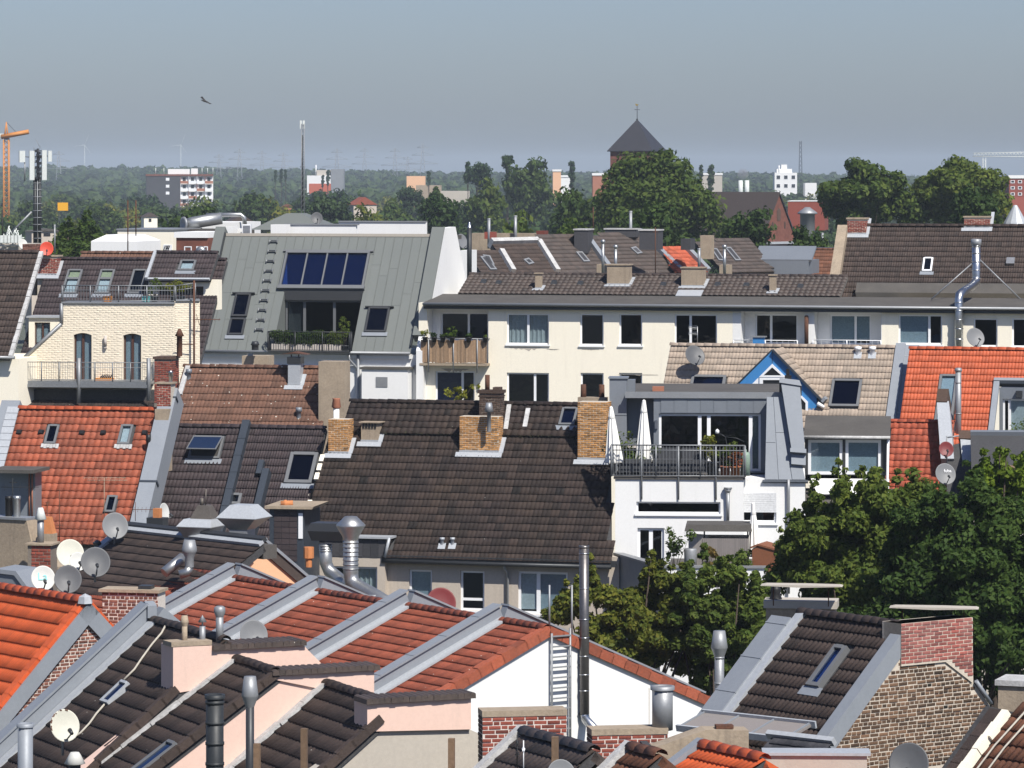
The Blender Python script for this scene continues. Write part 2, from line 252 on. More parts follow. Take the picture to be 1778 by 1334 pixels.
M_=dict(
    white=mat('white_render',(.74,.74,.725),.9,patch=.3,alt=(.64,.64,.62),grain=.03,bump=.1,bscale=40,streak=.2,streakcol=(.5,.49,.46)),
    cream=mat('cream_render',(.84,.785,.65),.9,patch=.14,alt=(.74,.67,.53),grain=.04,bump=.15,bscale=30,streak=.22,streakcol=(.55,.5,.42)),
    creambrick=mat('cream_paint',(.74,.66,.52),.85,piece=.02,patch=.2,alt=(.64,.56,.43),grain=.06,bump=.3,streak=.12,streakcol=(.45,.4,.32)),
    pink=mat('pink_render',(.68,.485,.40),.9,patch=.3,alt=(.61,.45,.375),grain=.04,bump=.12,bscale=40,streak=.3,streakcol=(.45,.36,.30)),
    peach=mat('peach_render',(.70,.42,.25),.9,patch=.12,grain=.04,alt=(.64,.38,.24),bump=.12),
    beige=mat('beige_render',(.48,.42,.35),.9,patch=.4,alt=(.36,.31,.26),grain=.07,bump=.2,streak=.35,streakcol=(.22,.19,.16)),
    greige=mat('grey_beige_render',(.44,.40,.34),.9,patch=.35,alt=(.34,.31,.27),grain=.06,bump=.15,streak=.2,streakcol=(.25,.22,.2)),
    conc=mat('weathered_concrete',(.36,.29,.21),.92,patch=.6,alt=(.20,.16,.12),pscale=1.5,grain=.15,bump=.35,streak=.45,streakcol=(.10,.085,.07)),
    mortar=mat('mortar',(.52,.46,.38),.95,patch=.3,grain=.12,bump=.4),
    mortarl=mat('pale_mortar',(.62,.56,.50),.95,patch=.2,grain=.1,bump=.4),
    mortard=mat('grey_mortar',(.20,.17,.14),.95,patch=.3,grain=.12,bump=.4),
    brickr=mat('red_brick',(.24,.065,.045),.88,piece=.35,patch=.2,grain=.15,bump=.4,bscale=40),
    brickp=mat('red_brick_efflorescence',(.26,.07,.055),.9,piece=.3,patch=.7,pscale=1.3,alt=(.30,.17,.155),grain=.15,bump=.3),
    brickb=mat('brown_brick',(.105,.068,.043),.9,piece=.55,patch=.4,alt=(.17,.09,.05),grain=.2,bump=.4,bscale=40),
    brickm=mat('mixed_red_brick',(.20,.085,.06),.9,piece=.45,patch=.4,alt=(.11,.06,.05),grain=.2,bump=.4,bscale=40),
    bricky=mat('yellow_brick',(.46,.25,.09),.85,piece=.4,patch=.35,pscale=2.,alt=(.30,.13,.045),grain=.15,bump=.35,bscale=40),
    brickd=mat('soot_and_shade_brick',(.075,.05,.038),.92,piece=.4,patch=.35,grain=.2,bump=.5),  # also stands for the shade on left chimney faces
    tdark=mat('dark_concrete_tile',(.027,.0195,.0185),.82,piece=.42,patch=.7,pscale=.45,alt=(.042,.029,.019),grain=.2,gscale=30,bump=.35,spots=.02,spotscale=2.6),
    tplum=mat('plum_concrete_tile',(.046,.034,.036),.75,piece=.22,patch=.3,grain=.15,alt=(.05,.04,.04),bump=.3,spots=.02,spotscale=2.2),
    tbrown=mat('brown_lichen_tile',(.150,.078,.052),.85,piece=.22,patch=.4,alt=(.115,.068,.050),grain=.2,bump=.35,spots=1.0,spotscale=3.6,streak=.2),
    tred=mat('red_lichen_tile',(.26,.068,.036),.82,piece=.22,patch=.55,pscale=.8,alt=(.16,.05,.034),grain=.2,bump=.35,spots=.7,spotscale=5.5),
    torange=mat('orange_clay_tile',(.53,.100,.030),.6,piece=.14,patch=.2,grain=.1,alt=(.48,.095,.03),bump=.15,spots=.05),
    torangew=mat('weathered_orange_tile',(.34,.086,.042),.75,piece=.26,patch=.75,pscale=.7,alt=(.20,.068,.04),grain=.2,bump=.3,streak=.35,streakcol=(.16,.06,.04)),
    torangen=mat('bright_orange_tile',(.45,.095,.036),.65,piece=.15,patch=.3,grain=.1,alt=(.46,.10,.04),bump=.2),
    tredw=mat('weathered_red_tile',(.38,.085,.040),.78,piece=.3,patch=.5,alt=(.22,.06,.04),grain=.2,bump=.3,spots=.35,streak=.2),
    tgrey=mat('grey_beige_tile',(.36,.295,.235),.85,piece=.16,patch=.35,alt=(.29,.24,.19),grain=.12,bump=.3,streak=.3,streakcol=(.20,.13,.08)),
    twarm=mat('dark_brown_tile',(.056,.040,.033),.78,piece=.25,patch=.4,grain=.2,alt=(.043,.033,.029),bump=.3,spots=.06),
    tshade=mat('grey_brown_tile',(.064,.048,.040),.62,piece=.25,patch=.4,grain=.2,alt=(.055,.044,.038),bump=.3,spots=.2,spec=.5),
    trust=mat('rusty_brown_tile',(.16,.066,.035),.8,piece=.3,patch=.5,alt=(.09,.045,.03),grain=.2,bump=.3),
    slate=mat('slate',(.055,.056,.062),.6,piece=.3,patch=.3,grain=.2,bump=.3),
    felt=mat('bitumen_felt',(.066,.061,.056),.9,patch=.5,alt=(.13,.12,.105),pscale=.9,grain=.25,gscale=40,bump=.4),
    feltd=mat('dark_bitumen',(.045,.045,.047),.85,patch=.4,alt=(.07,.068,.066),grain=.25,bump=.4),
    zinc=mat('zinc_sheet',(.255,.275,.30),.52,metal=.15,patch=.5,alt=(.20,.22,.245),pscale=1.2,grain=.05,bump=.12,bscale=3.,spec=.5),
    zincl=mat('bright_zinc_flashing',(.40,.42,.44),.5,metal=.15,patch=.5,alt=(.34,.36,.38),pscale=2.,grain=.1,bump=.4,bscale=6.,spec=.5),
    zincg=mat('grey_green_standing_seam',(.140,.152,.142),.6,metal=.05,piece=.04,patch=.35,alt=(.118,.130,.124),grain=.04,bump=.1,bscale=2.5,spec=.5),
    zincb=mat('blue_grey_zinc',(.19,.21,.235),.5,metal=.2,piece=.06,patch=.35,alt=(.155,.172,.195),grain=.05,bump=.12,bscale=2.5,spec=.5),
    zincd=mat('dark_blue_flashing',(.045,.055,.070),.5,metal=.2,patch=.3,grain=.08,bump=.1),
    lead=mat('mortar_flashing',(.50,.50,.49),.8,patch=.7,alt=(.26,.25,.24),pscale=2.5,grain=.2,bump=.5),
    steel=mat('stainless_steel',(.50,.51,.52),.34,metal=1.,patch=.2,grain=.05,bump=.15,bscale=4.),
    steeld=mat('dull_steel',(.40,.41,.41),.42,metal=.8,patch=.5,pscale=2.,alt=(.28,.28,.27),grain=.08,bump=.12,bscale=5.),
    galv=mat('galvanised_steel',(.29,.30,.31),.5,metal=.4,patch=.3,grain=.08,bump=.1),
    rail=mat('grey_railing',(.22,.23,.24),.5,metal=.4,patch=.2,bump=0),
    flue=mat('dark_stainless',(.17,.16,.155),.38,metal=.75,patch=.4,alt=(.11,.10,.10),bump=.1,bscale=4.),
    dkmetal=mat('dark_grey_metal',(.045,.048,.052),.45,metal=.3,patch=.2,bump=0,grain=.05),
    frdark=mat('dark_window_frame',(.05,.052,.055),.5,metal=.2,patch=.15,bump=0,grain=.05),
    frgrey=mat('grey_window_frame',(.16,.165,.17),.5,metal=.2,patch=.2,bump=0,grain=.05),
    frwhite=mat('white_window_frame',(.78,.79,.80),.45,patch=.08,bump=0,grain=.02),
    frbrown=mat('brown_window_frame',(.075,.035,.025),.55,patch=.2,bump=.1),
    black=mat('black_plastic',(.012,.012,.013),.5,patch=.1,bump=0,grain=.05),
    interior=mat('dim_interior',(.050,.047,.044),.95,patch=.3,bump=0,grain=0),  # near black, the dimness of unlit rooms put into the colour
    curtain=mat('net_curtain',(.62,.63,.62),.9,patch=.15,bump=.4,bscale=6.),
    blindw=mat('white_blind',(.80,.82,.82),.8,patch=.1,bump=0),
    blindy=mat('pale_yellow_blind',(.62,.60,.36),.8,patch=.1,bump=0),
    blindb=mat('grey_blue_blind',(.50,.57,.62),.7,patch=.1,bump=0),
    blinddb=mat('navy_blind',(.055,.078,.125),.7,patch=.15,bump=0),
    shutter=mat('roller_shutter',(.60,.61,.62),.6,patch=.1,bump=0),
    blue=mat('blue_panel',(.045,.20,.46),.55,patch=.2,alt=(.05,.22,.44),grain=.04,bump=.06),
    dish=mat('grey_dish',(.085,.088,.093),.5,patch=.15,bump=0,grain=.03),
    dishl=mat('light_grey_dish',(.16,.165,.17),.5,patch=.15,bump=0,grain=.03),
    dishw=mat('white_dish',(.52,.52,.49),.5,patch=.2,alt=(.58,.57,.5),bump=0,grain=.03),
    dishr=mat('rusty_white_dish',(.52,.51,.43),.6,patch=.2,alt=(.55,.53,.44),bump=0,grain=.04),
    dishred=mat('red_dish',(.15,.02,.02),.5,patch=.2,bump=0,grain=.04),
    dishbr=mat('orange_red_dish',(.55,.06,.03),.5,patch=.2,bump=0,grain=.04),
    rust=mat('rusty_iron',(.085,.04,.025),.85,piece=.1,patch=.5,alt=(.13,.055,.03),grain=.3,bump=.4),
    clay=mat('orange_clay_pot',(.52,.20,.075),.8,patch=.3,grain=.1,bump=.15),
    terra=mat('terracotta',(.36,.15,.09),.85,patch=.3,grain=.1,bump=.15),
    wood=mat('weathered_wood',(.20,.13,.08),.85,piece=.2,patch=.4,grain=.2,bump=.3,streak=.3),
    reed=mat('reed_mat',(.33,.225,.14),.9,piece=.35,patch=.35,grain=.2,bump=.4,streak=.3),
    corten=mat('brown_box',(.22,.085,.04),.7,patch=.3,grain=.1,bump=.1),
    shed=mat('grey_brown_cladding',(.22,.20,.19),.7,piece=.08,patch=.15,grain=.05,bump=.05),
    parasol=mat('white_canvas',(.78,.77,.73),.9,patch=.1,grain=.03,bump=.1),
    cushion=mat('charcoal_cushion',(.05,.052,.058),.9,patch=.2,bump=.2),
    pot=mat('grey_planter',(.12,.125,.13),.7,patch=.2,bump=.05),
    potw=mat('pale_planter',(.52,.47,.42),.8,patch=.3,bump=.1),
    potb=mat('black_flowerpot',(.02,.02,.022),.5,patch=.1,bump=0),
    orange=mat('orange_paint',(.55,.22,.05),.55,patch=.2,bump=0),yellow=mat('yellow_paint',(.72,.36,.02),.55,patch=.15,bump=0),
    antw=mat('antenna_white',(.62,.65,.62),.5,patch=.1,bump=0),antl=mat('antenna_pole_black',(.025,.028,.03),.5,patch=.1,bump=0),
    cable=mat('pale_cable',(.42,.39,.33),.7,patch=.1,bump=0),cabled=mat('black_cable',(.015,.015,.015),.6,patch=0,bump=0),
    teal=mat('teal_print',(.20,.60,.58),.6,patch=.1,bump=0),
    bark=mat('bark',(.06,.045,.035),.95,patch=.4,grain=.3,bump=.6),
    slatec=mat('dark_slate_spire',(.036,.036,.043),.55,piece=.15,patch=.35,grain=.2,bump=.3,spots=.15,spotscale=1.2),
    churchb=mat('church_brick',(.17,.065,.045),.9,patch=.5,grain=.25,gscale=2.,bump=.3,bscale=3),
    gold=mat('gilded_metal',(.75,.5,.12),.35,metal=1.,patch=0,bump=0),
    ground=mat('ground',(.10,.10,.085),.95,patch=.6,alt=(.06,.08,.04),pscale=.02,bump=.2),
    grass=mat('field',(.07,.085,.04),.95,patch=.5,pscale=.01,bump=0),
    moss=mat('moss',(.055,.055,.025),.95,patch=.4,bump=.6),
)
G_=dict(clear=glass('window_glass'),blue=glass('blue_tinted_glass',(.34,.44,.64),(.8,.9,1),1.6),dark=glass('dark_window_glass',(.45,.48,.5)),navy=glass('navy_tinted_glass',(.10,.13,.24),(.55,.65,.9),1.55))
# ---------------------------------------------------------------- builders
def inpoly(x,y,poly):
    r=False; n=len(poly)
    for i in range(n):
        x0,y0=poly[i]; x1,y1=poly[i-1]
        if(y0>y)!=(y1>y)and x<(x1-x0)*(y-y0)/(y1-y0)+x0:r=not r
    return r
def in_view(p,m=6):
    u,v=uv(p); return-m<u<1778+m and-m<v<1334+m
def split_pieces(T,name,parent,pieces,V0,F0,mt,n_ind=300):
    """The pieces (matrices) that show largest become objects sharing one mesh, the rest one joined part."""
    seen=[M for M in pieces if in_view(M.translation)]; seen.sort(key=lambda M:M.translation.y); ids={id(M)for M in seen[:n_ind]}
    me=npmesh(name,V0,F0); me.materials.append(mt); rest=[]
    for M in pieces:
        if id(M)in ids:T.inst(name,me,M,parent)
        else:rest.append(M)
    if rest:
        A=np.array([np.array(M)for M in rest]); Vh=np.c_[V0,np.ones(len(V0))]
        VV=np.einsum('nij,vj->nvi',A,Vh)[:,:,:3].reshape(-1,3)
        FF=(np.asarray(F0)[None]+(np.arange(len(rest))*len(V0))[:,None,None]).reshape(-1,np.asarray(F0).shape[1])
        T.part(name+'s',npmesh(name+'s',VV,FF,T.base),mt,parent,kind='stuff')
def tile_geo(prof,tw,tg,lift=.045,nx=8):
    V=[]; F=[]; lift=.048 if prof=='fine' else lift
    for k in range(nx+1):
        t=k/nx; x=t*tw
        if prof=='double':z=.016*(1-math.cos(4*math.pi*t))*.5*1.3
        elif prof=='pan':z=.030*(.5-.5*math.cos(2*math.pi*t))**.8
        elif prof=='fine':z=(0,.019,.019,.003,0,.019,.019,.003,0)[k]
        elif prof=='rib':z=.022 if k in(0,4,8)else(.006 if k in(1,3,5,7)else 0)
        else:z=.003*(k%2)
        V+=[(x,-.035,z+lift-.032),(x,-.035,z+lift),(x,tg+.01,z+.004)]
    for k in range(nx):
        a=3*k; F+=[(a,a+3,a+4,a+1),(a+1,a+4,a+5,a+2)]
    return V,F
def tiles(T,parent,pl,poly,mt,tw=.3,tg=.34,prof='double',skip=(),n_ind=300,jit=1.,stag=0,base=.02,nx=8):
    xs=[p[0]for p in poly]; ys=[p[1]for p in poly]; V0,F0=tile_geo(prof,tw,tg,nx=nx); pcs=[]
    nj=max(1,round((max(ys)-min(ys))/tg)); tg2=(max(ys)-min(ys))/nj
    ni=max(1,round((max(xs)-min(xs))/tw)); sx=(max(xs)-min(xs))/ni/tw
    for j in range(nj):
        y=min(ys)+j*tg2
        for i in range(-1,ni+1):
            x=min(xs)+i*tw*sx+(stag*tw*.5 if j%2 else 0)
            cx,cy=x+tw*sx/2,y+tg2/2
            if not inpoly(cx,cy,poly):continue
            if any(k[0]<cx<k[1]and k[2]<cy<k[3]for k in skip):continue
            M=pl.M(x,y+R.uniform(-.006,.006)*jit,base+R.uniform(-.003,.005)*jit)@Matrix.Rotation(R.uniform(-.008,.008)*jit,4,'Z')@Matrix.Rotation(R.uniform(-.006,.01)*jit,4,'X')@Matrix.Diagonal((sx,tg2/tg,1,1))
            pcs.append(M)
    split_pieces(T,'tile',parent,pcs,V0,F0,mt,n_ind)
def ridge(T,parent,p0,p1,r,mt,L=.36,name='ridge_tile',n_ind=60):
    p0,p1=Vector(p0),Vector(p1); n=max(1,round((p1-p0).length/L)); ax=(p1-p0).normalized(); d=ax.cross(UP).normalized(); up=d.cross(ax)
    L2=(p1-p0).length/n; V=[]; F=[]
    for x,rr in((-.03,r*1.12),(L2,r*.95)):
        for k in range(7):a=math.pi*k/6; V.append((x,rr*math.cos(a),rr*math.sin(a)*.85))
    for k in range(6):F.append((k,k+1,k+8,k+7))
    V.append((-.03,0,-.01)); c=14
    for k in range(0,6,2):F.append((c,k+2,k+1,k))
    pcs=[]
    for i in range(n):
        q=p0+ax*(i*L2); M=Matrix(((ax.x,d.x,up.x,q.x),(ax.y,d.y,up.y,q.y),(ax.z,d.z,up.z,q.z+R.uniform(-.006,.006)),(0,0,0,1)))
        pcs.append(M@Matrix.Rotation(R.uniform(-.015,.015),4,'Z'))
    split_pieces(T,name,parent,pcs,V,F,mt,n_ind)
BV=[(x,y,z)for z,k in((0,0),(1,.04))for x,y in((k,k*2.5),(1-k,k*2.5),(1-k,1-k*2.5),(k,1-k*2.5))]
BF=[(4,5,6,7),(0,1,5,4),(1,2,6,5),(2,3,7,6),(3,0,4,7)]
def bricks(T,parent,pl,x0,x1,y0,y1,mt,L=.24,H=.066,J=.013,clip=None,proud=.012,n_ind=300,bond='run',avoid=(),name='brick',wob=1.):
    pcs=[]; n=max(1,round((y1-y0)/(H+J))); ph=(y1-y0)/n
    for j in range(n):
        y=y0+j*ph; half=(L+J)/2
        if bond=='run':seq=[L]; off=-half*(j%2)
        elif bond=='cross':seq=[L]if j%2 else[L/2-J/2]; off=-half/2*((j//2)%2)-(half*.5 if j%4==1 else 0)
        else:seq=[L,L,L/2-J/2]; off=-(j*7%5)*half*.55
        x=x0+off; k=0
        while x<x1:
            l=seq[k%len(seq)]*R.uniform(.96,1.03); a,b=max(x,x0),min(x+l,x1); x+=l+J; k+=1
            if b-a<.035:continue
            cx,cy=(a+b)/2,y+ph/2
            if clip and not(inpoly(a+.03,cy,clip)and inpoly(b-.03,cy,clip)):continue
            if any(q[0]<cx<q[1]and q[2]<cy<q[3]for q in avoid):continue
            hgt=ph-J
            pcs.append(pl.M(a,y+J/2+R.uniform(-.003,.003)*wob,-.002)@Matrix.Rotation(R.uniform(-.01,.01)*wob,4,'Z')@Matrix.Diagonal((b-a,hgt,proud*R.uniform(.6,1.5),1)))
    split_pieces(T,name,parent,pcs,BV,BF,mt,n_ind)

                                                                           
def rect(pl,r):
    u0,v0,u1,v1=r; a=pl.hit(u0,v1); b=pl.hit(u1,v0); return(a[0],b[0],a[1],b[1])
def window(T,pl,q,mull=(),fr='frwhite',fw=.075,dep=.13,gl='clear',sill='frwhite',blind=None,curtain=(),tran=None,room=True,panes=None,parent=None,name='window',lab=None,reveal=True):
    x0,x1,y0,y1=q; p=pl.off(-dep); f=MB(); m=M_[fr]
    f.box(p,x0,x0+fw,y0,y1,-.05,.03); f.box(p,x1-fw,x1,y0,y1,-.05,.03)
    f.box(p,x0+fw,x1-fw,y0,y0+fw,-.05,.03); f.box(p,x0+fw,x1-fw,y1-fw,y1,-.05,.03)
    ed=[x0+fw]; W=x1-x0
    for k in mull:
        c=x0+W*k; f.box(p,c-fw*.75,c+fw*.75,y0+fw,y1-fw,-.048,.028); ed+=[c-fw*.75,c+fw*.75]
    ed+=[x1-fw]
    if tran:
        ty=y0+(y1-y0)*tran; f.box(p,x0+fw,x1-fw,ty-fw*.6,ty+fw*.6,-.046,.026)
    o=T.part(name,f,m,parent,label=lab); tgt=o if parent is None else parent
    for i in range(0,len(ed),2):
        g=MB(); g.box(p,ed[i]-.01,ed[i+1]+.01,y0+fw-.01,y1-fw+.01,-.015,-.008)
        gg=(panes or{}).get(i//2,gl); gg='clear' if gg=='dark' and((blind and i//2 in blind)or i//2 in curtain)else gg; T.part('pane',g,G_[gg],tgt)
        if blind and(i//2)in blind:
            bm_,frac=blind[i//2]; b=MB(); yb=y1-fw-(y1-y0-2*fw)*frac
            b.quad(p.pt(ed[i],yb,-.06),p.pt(ed[i+1],yb,-.06),p.pt(ed[i+1],y1-fw,-.06),p.pt(ed[i],y1-fw,-.06)); T.part('blind',b,M_[bm_],tgt)
        if(i//2)in curtain:
            b=MB(); n=14
            for s_ in range(n):
                a0,a1=s_/n,(s_+1)/n; z0=-.12-.03*math.sin(s_*1.9); z1=-.12-.03*math.sin((s_+1)*1.9); xa=ed[i]+(ed[i+1]-ed[i])*a0; xb=ed[i]+(ed[i+1]-ed[i])*a1
                b.quad(p.pt(xa,y0+fw,z0),p.pt(xb,y0+fw,z1),p.pt(xb,y1-fw,z1),p.pt(xa,y1-fw,z0))
            T.part('curtain',b,M_['curtain'],tgt)
    if sill:
        s_=MB(); s_.box(pl,x0-.06,x1+.06,y0-.07,y0-.005,-dep+.03,.07); T.part('sill',s_,M_[sill],tgt)
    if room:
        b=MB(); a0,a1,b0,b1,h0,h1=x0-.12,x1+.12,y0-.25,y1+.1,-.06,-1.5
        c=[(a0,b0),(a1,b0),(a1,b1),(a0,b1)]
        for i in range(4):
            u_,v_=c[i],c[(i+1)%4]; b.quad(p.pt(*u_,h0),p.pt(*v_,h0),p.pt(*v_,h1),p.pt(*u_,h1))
        b.quad(*[p.pt(*k,h1)for k in c]); T.part('interior',b,M_['interior'],tgt)  # room box coloured dark so the window reads dim inside
    return o
def wins(T,wall,pl,specs):
    for q,kw in specs:window(T,pl,q,**kw)
def skylight(T,rp,q,fr='frgrey',gl='navy',fw=.09,openA=0,split=None,apron='zinc',hood=False,inner='interior',glassmat=None,blind=None,name='skylight'):
    x0,x1,y0,y1=q; f=MB(); h0,h1=.0,.13
    f.box(rp,x0,x0+fw,y0,y1,h0,h1); f.box(rp,x1-fw,x1,y0,y1,h0,h1); f.box(rp,x0+fw,x1-fw,y0,y0+fw,h0,h1-.004); f.box(rp,x0+fw,x1-fw,y1-fw,y1,h0,h1+.02)
    if split:ys=y0+(y1-y0)*split; f.box(rp,x0+fw,x1-fw,ys-fw*.6,ys+fw*.6,h0,h1+.01)
    o=T.part(name,f,M_[fr])
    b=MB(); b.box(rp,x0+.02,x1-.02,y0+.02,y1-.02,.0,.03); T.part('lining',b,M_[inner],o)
    if blind:b=MB(); ys=y1-(y1-y0)*blind[1]; b.box(rp,x0+fw,x1-fw,ys,y1-fw,.04,.05); T.part('blind',b,M_[blind[0]],o)
    cells=[(y0,y1)]if not split else[(y0,ys),(ys,y1)]
    for a,c in cells:
        if openA:
            ca,sa=math.cos(rad(openA)),math.sin(rad(openA)); hp=Pl(rp.pt(x0,c-fw,h1+.02),rp.a,rp.b*ca-rp.n*sa); L=c-a-fw
            g=MB(); g.box(hp,.03,x1-x0-.03,-L,0,0,.03); so=T.part('sash',g,M_[fr],o)
            g=MB(); g.box(hp,fw,x1-x0-fw,-L+fw*.7,-fw*.5,.03,.037); T.part('pane',g,glassmat or G_[gl],o)
        else:
            g=MB(); g.box(rp,x0+fw-.01,x1-fw+.01,a+fw*.6,c-fw*.6,h1-.035,h1-.028); T.part('pane',g,glassmat or G_[gl],o)
    if apron:b=MB(); b.box(rp,x0-.1,x1+.1,y0-.22,y0-.003,.045,.075); T.part('flashing',b,M_[apron],o)
    if hood:b=MB(); b.box(rp,x0-.18,x1+.18,y1+.003,y1+.05,.0,.16); T.part('hood',b,M_[fr],o)
    return o
def chimney(T,rp,u0,u1,vt,vb,depth,mt,al,brick=None,cap=None,capmat='conc',flash='zincl',low=.8,L=.24,H=.06,J=.014,name='chimney',lab=None,base=None):
    c=base or rp.pt(*rp.hit(u0,vb)); F=facp(c,al); s_=FL/c.y
    w_=(u1-u0)/s_/math.cos(rad(al)); h_=(vb-vt)/s_; b=MB(); b.box(F,0,w_,-low,h_,-depth,0)
    o=T.part(name,b,M_[mt],label=lab)
    if brick:
        bricks(T,o,F,0,w_,0,h_-(.08 if cap else 0),M_[brick],L,H,J); bricks(T,o,Pl(F.pt(w_,0,0),-F.n,UP),0,depth,-.3,h_-(.08 if cap else 0),M_[brick],L,H,J,n_ind=60)
    if cap:b=MB(); b.box(F,-.05,w_+.05,h_+.002,h_+cap,-depth-.05,.05); T.part('cap',b,M_[capmat],o)
    if flash and rp is not None:
        x_,y_=rp.hit(u0,vb); b=MB(); b.box(rp,x_-.12,x_+w_+.14,y_-.2,y_+.01,.05,.085)
        b.box(rp,x_+w_+.005,x_+w_+.16,y_+.012,y_+depth*1.2,.05,.09); b.box(F,-.012,w_+.012,-.02,.13,.003,.025); T.part('flashing',b,M_[flash],o)
    return F,w_,h_,o
def hood_pipe(label,p,h,r,mt='galv',capr=None,caph=.22,kind='cone',name='vent_pipe',group=None,low=.6,bands=0,capmat=None,cat='vent pipe'):
    p=Vector(p); T=Thing(name,label,cat,p,group); b=MB(); b.tube(p-UP*low,p+UP*h,r,None,14)
    o=T.part('pipe',b,M_[mt])
    if bands:
        for k in range(bands):
            b=MB(); z=h*(k+.6)/bands; b.tube(p+UP*z,p+UP*(z+.05),r*1.08,None,14); T.part('band',b,M_['steel' if mt.startswith('steel')else mt],o)
    if kind:
        R_=capr or r*1.7; b=MB()
        pr=dict(cone=[(r*1.02,h-.02),(R_,h+.01),(R_*.55,h+caph*.8),(R_*.4,h+caph),(0,h+caph)],
                  hat=[(r*.3,h-.01),(r*.3,h+.08),(R_,h+.08),(0,h+.08+caph)],
                  drum=[(r,h-.05),(R_,h+.05),(R_*.98,h+caph),(r*.9,h+caph+.03),(0,h+caph+.03)],
                  dbl=[(r,h-caph*.5),(R_*.95,h),(R_,h+.02),(R_*.7,h+caph),(0,h+caph)],
                  tube=[(r*1.15,h-.05),(r*1.15,h+.02),(r*.85,h+.02),(r*.85,h-.3)],
                  ball=[(r,h-.03)]+[(R_*math.sin(a),h+R_-R_*math.cos(a))for a in(.5,1.,1.57,2.1,2.6,3.14)])[kind]
        b.lathe(p,UP,pr,16); T.part('cowl',b,M_[capmat or mt])
    return T
def dish(label,c,r,mt,az=35,el=25,group=None,mast=.8,spots=False,name='satellite_dish',logo=None):
    """Satellite dish: az is measured from towards the camera, positive to the right."""
    c=Vector(c); n=Vector((math.sin(rad(az))*math.cos(rad(el)),-math.cos(rad(az))*math.cos(rad(el)),math.sin(rad(el))))
    x=UP.cross(n).normalized(); y=n.cross(x); pl=Pl(c,x,y)
    T=Thing(name,label,'satellite dish',c-UP*(mast+r*.3),group)
    b=MB(); N=28; prof=[(0,-.16*r),(.35*r,-.14*r),(.7*r,-.08*r),(.93*r,-.012*r),(1.0*r,0),(1.0*r,-.03*r),(.9*r,-.06*r),(.6*r,-.14*r),(.2*r,-.2*r),(0,-.2*r)]
    vs=[]
    for q,h in prof:vs+=[pl.pt(q*math.cos(6.28318*k/N)*.94,q*math.sin(6.28318*k/N),h)for k in range(N)]
    b.add(vs,[(i*N+k,i*N+(k+1)%N,(i+1)*N+(k+1)%N,(i+1)*N+k)for i in range(len(prof)-1)for k in range(N)],True)
    T.part('reflector',b,M_[mt])
    b=MB(); tip=pl.pt(0,-r*.62,r*.95); b.bar(pl.pt(0,-r*.9,-.03),tip,.03); T.part('arm',b,M_['galv'])
    b=MB(); b.tube(tip+(pl.pt(0,0,.2*r)-tip).normalized()*-.02,tip+(pl.pt(0,.0,.2*r)-tip).normalized()*.12,.032,.045,10); T.part('receiver',b,M_['dkmetal'])
    b=MB(); q=pl.pt(0,0,-.2*r); m0=q-n*.06; b.tube(m0-UP*(mast),m0+UP*r*.25,.028,None,8); b.box(Pl(q,x,y),-.1,.1,-.12,.12,-.09,.01); T.part('mast',b,M_['galv'])
    return T,pl
def railing(T,pts,h,mt='rail',gap=.11,posts=1.2,br=.008,pr=.022,tops=(1.,),low=.08,drop=0,parent=None,name='railing'):
    pts=[Vector(p)for p in pts]; b=MB(); bb=MB(); root=None
    for k in tops+(low,):
        for i in range(len(pts)-1):b.tube(pts[i]+UP*h*k,pts[i+1]+UP*h*k,pr if k==1. else pr*.7,None,6)
    root=T.part(name,b,M_[mt],parent)
    for i in range(len(pts)-1):
        L=(pts[i+1]-pts[i]).length; n=max(1,round(L/posts))
        for k in range(n+1):
            if k==0 and i:continue
            q=pts[i].lerp(pts[i+1],k/n); c=MB(); c.bar(q-UP*drop,q+UP*h,pr*2); T.part('post',c,M_[mt],parent or root)
        m=max(1,round(L/gap))
        for k in range(m):q=pts[i].lerp(pts[i+1],(k+.5)/m); bb.tube(q+UP*h*low,q+UP*h*max(t for t in tops if t<=1.0),br,None,4,False)
    T.part('balusters',bb,M_[mt],parent or root,kind='stuff'); return root
def bar_set(T,name,segs,r,mt,parent=None,n=6):
    b=MB()
    for a,c in segs:b.tube(a,c,r,None,n)
    return T.part(name,b,M_[mt],parent)

                                                                            
def leafcloud(rng,C,rc,n,size,up=.35,flatz=1.):
    """n leaf quads spread through clumps with centres C and radii rc."""
    K=len(C); k=rng.choice(K,n,p=rc**2/(rc**2).sum()); d=rng.normal(size=(n,3)); d/=np.linalg.norm(d,axis=1)[:,None]
    rr=rng.random(n)**.45; d2=d*np.array([1,1,flatz]); P_=C[k]+d2*(rc[k]*rr)[:,None]
    nrm=d*.7+rng.normal(size=(n,3))*.55+np.array([0,0,up]); nrm/=np.linalg.norm(nrm,axis=1)[:,None]
    t=np.cross(nrm,rng.normal(size=(n,3))); t/=np.linalg.norm(t,axis=1)[:,None]+1e-9; b=np.cross(nrm,t)
    s_=size*rng.uniform(.6,1.35,n)[:,None]; a=t*s_; c=b*s_*.55
    V=np.stack([P_-a,P_-c+nrm*s_*.15,P_+a,P_+c+nrm*s_*.15],1).reshape(-1,3)
    return V,np.arange(4*n).reshape(n,4)
def clumps(rng,K,rx,ry,rz,shell=.55,r0=.28,r1=.5,rag=.25):
    d=rng.normal(size=(K,3)); d/=np.linalg.norm(d,axis=1)[:,None]; rr=(shell+(1-shell)*rng.random(K))*(1+rag*rng.normal(size=K)*.5)
    C=d*rr[:,None]*np.array([rx,ry,rz])*.82; m=min(rx,ry,rz)
    return C,rng.uniform(r0,r1,K)*m
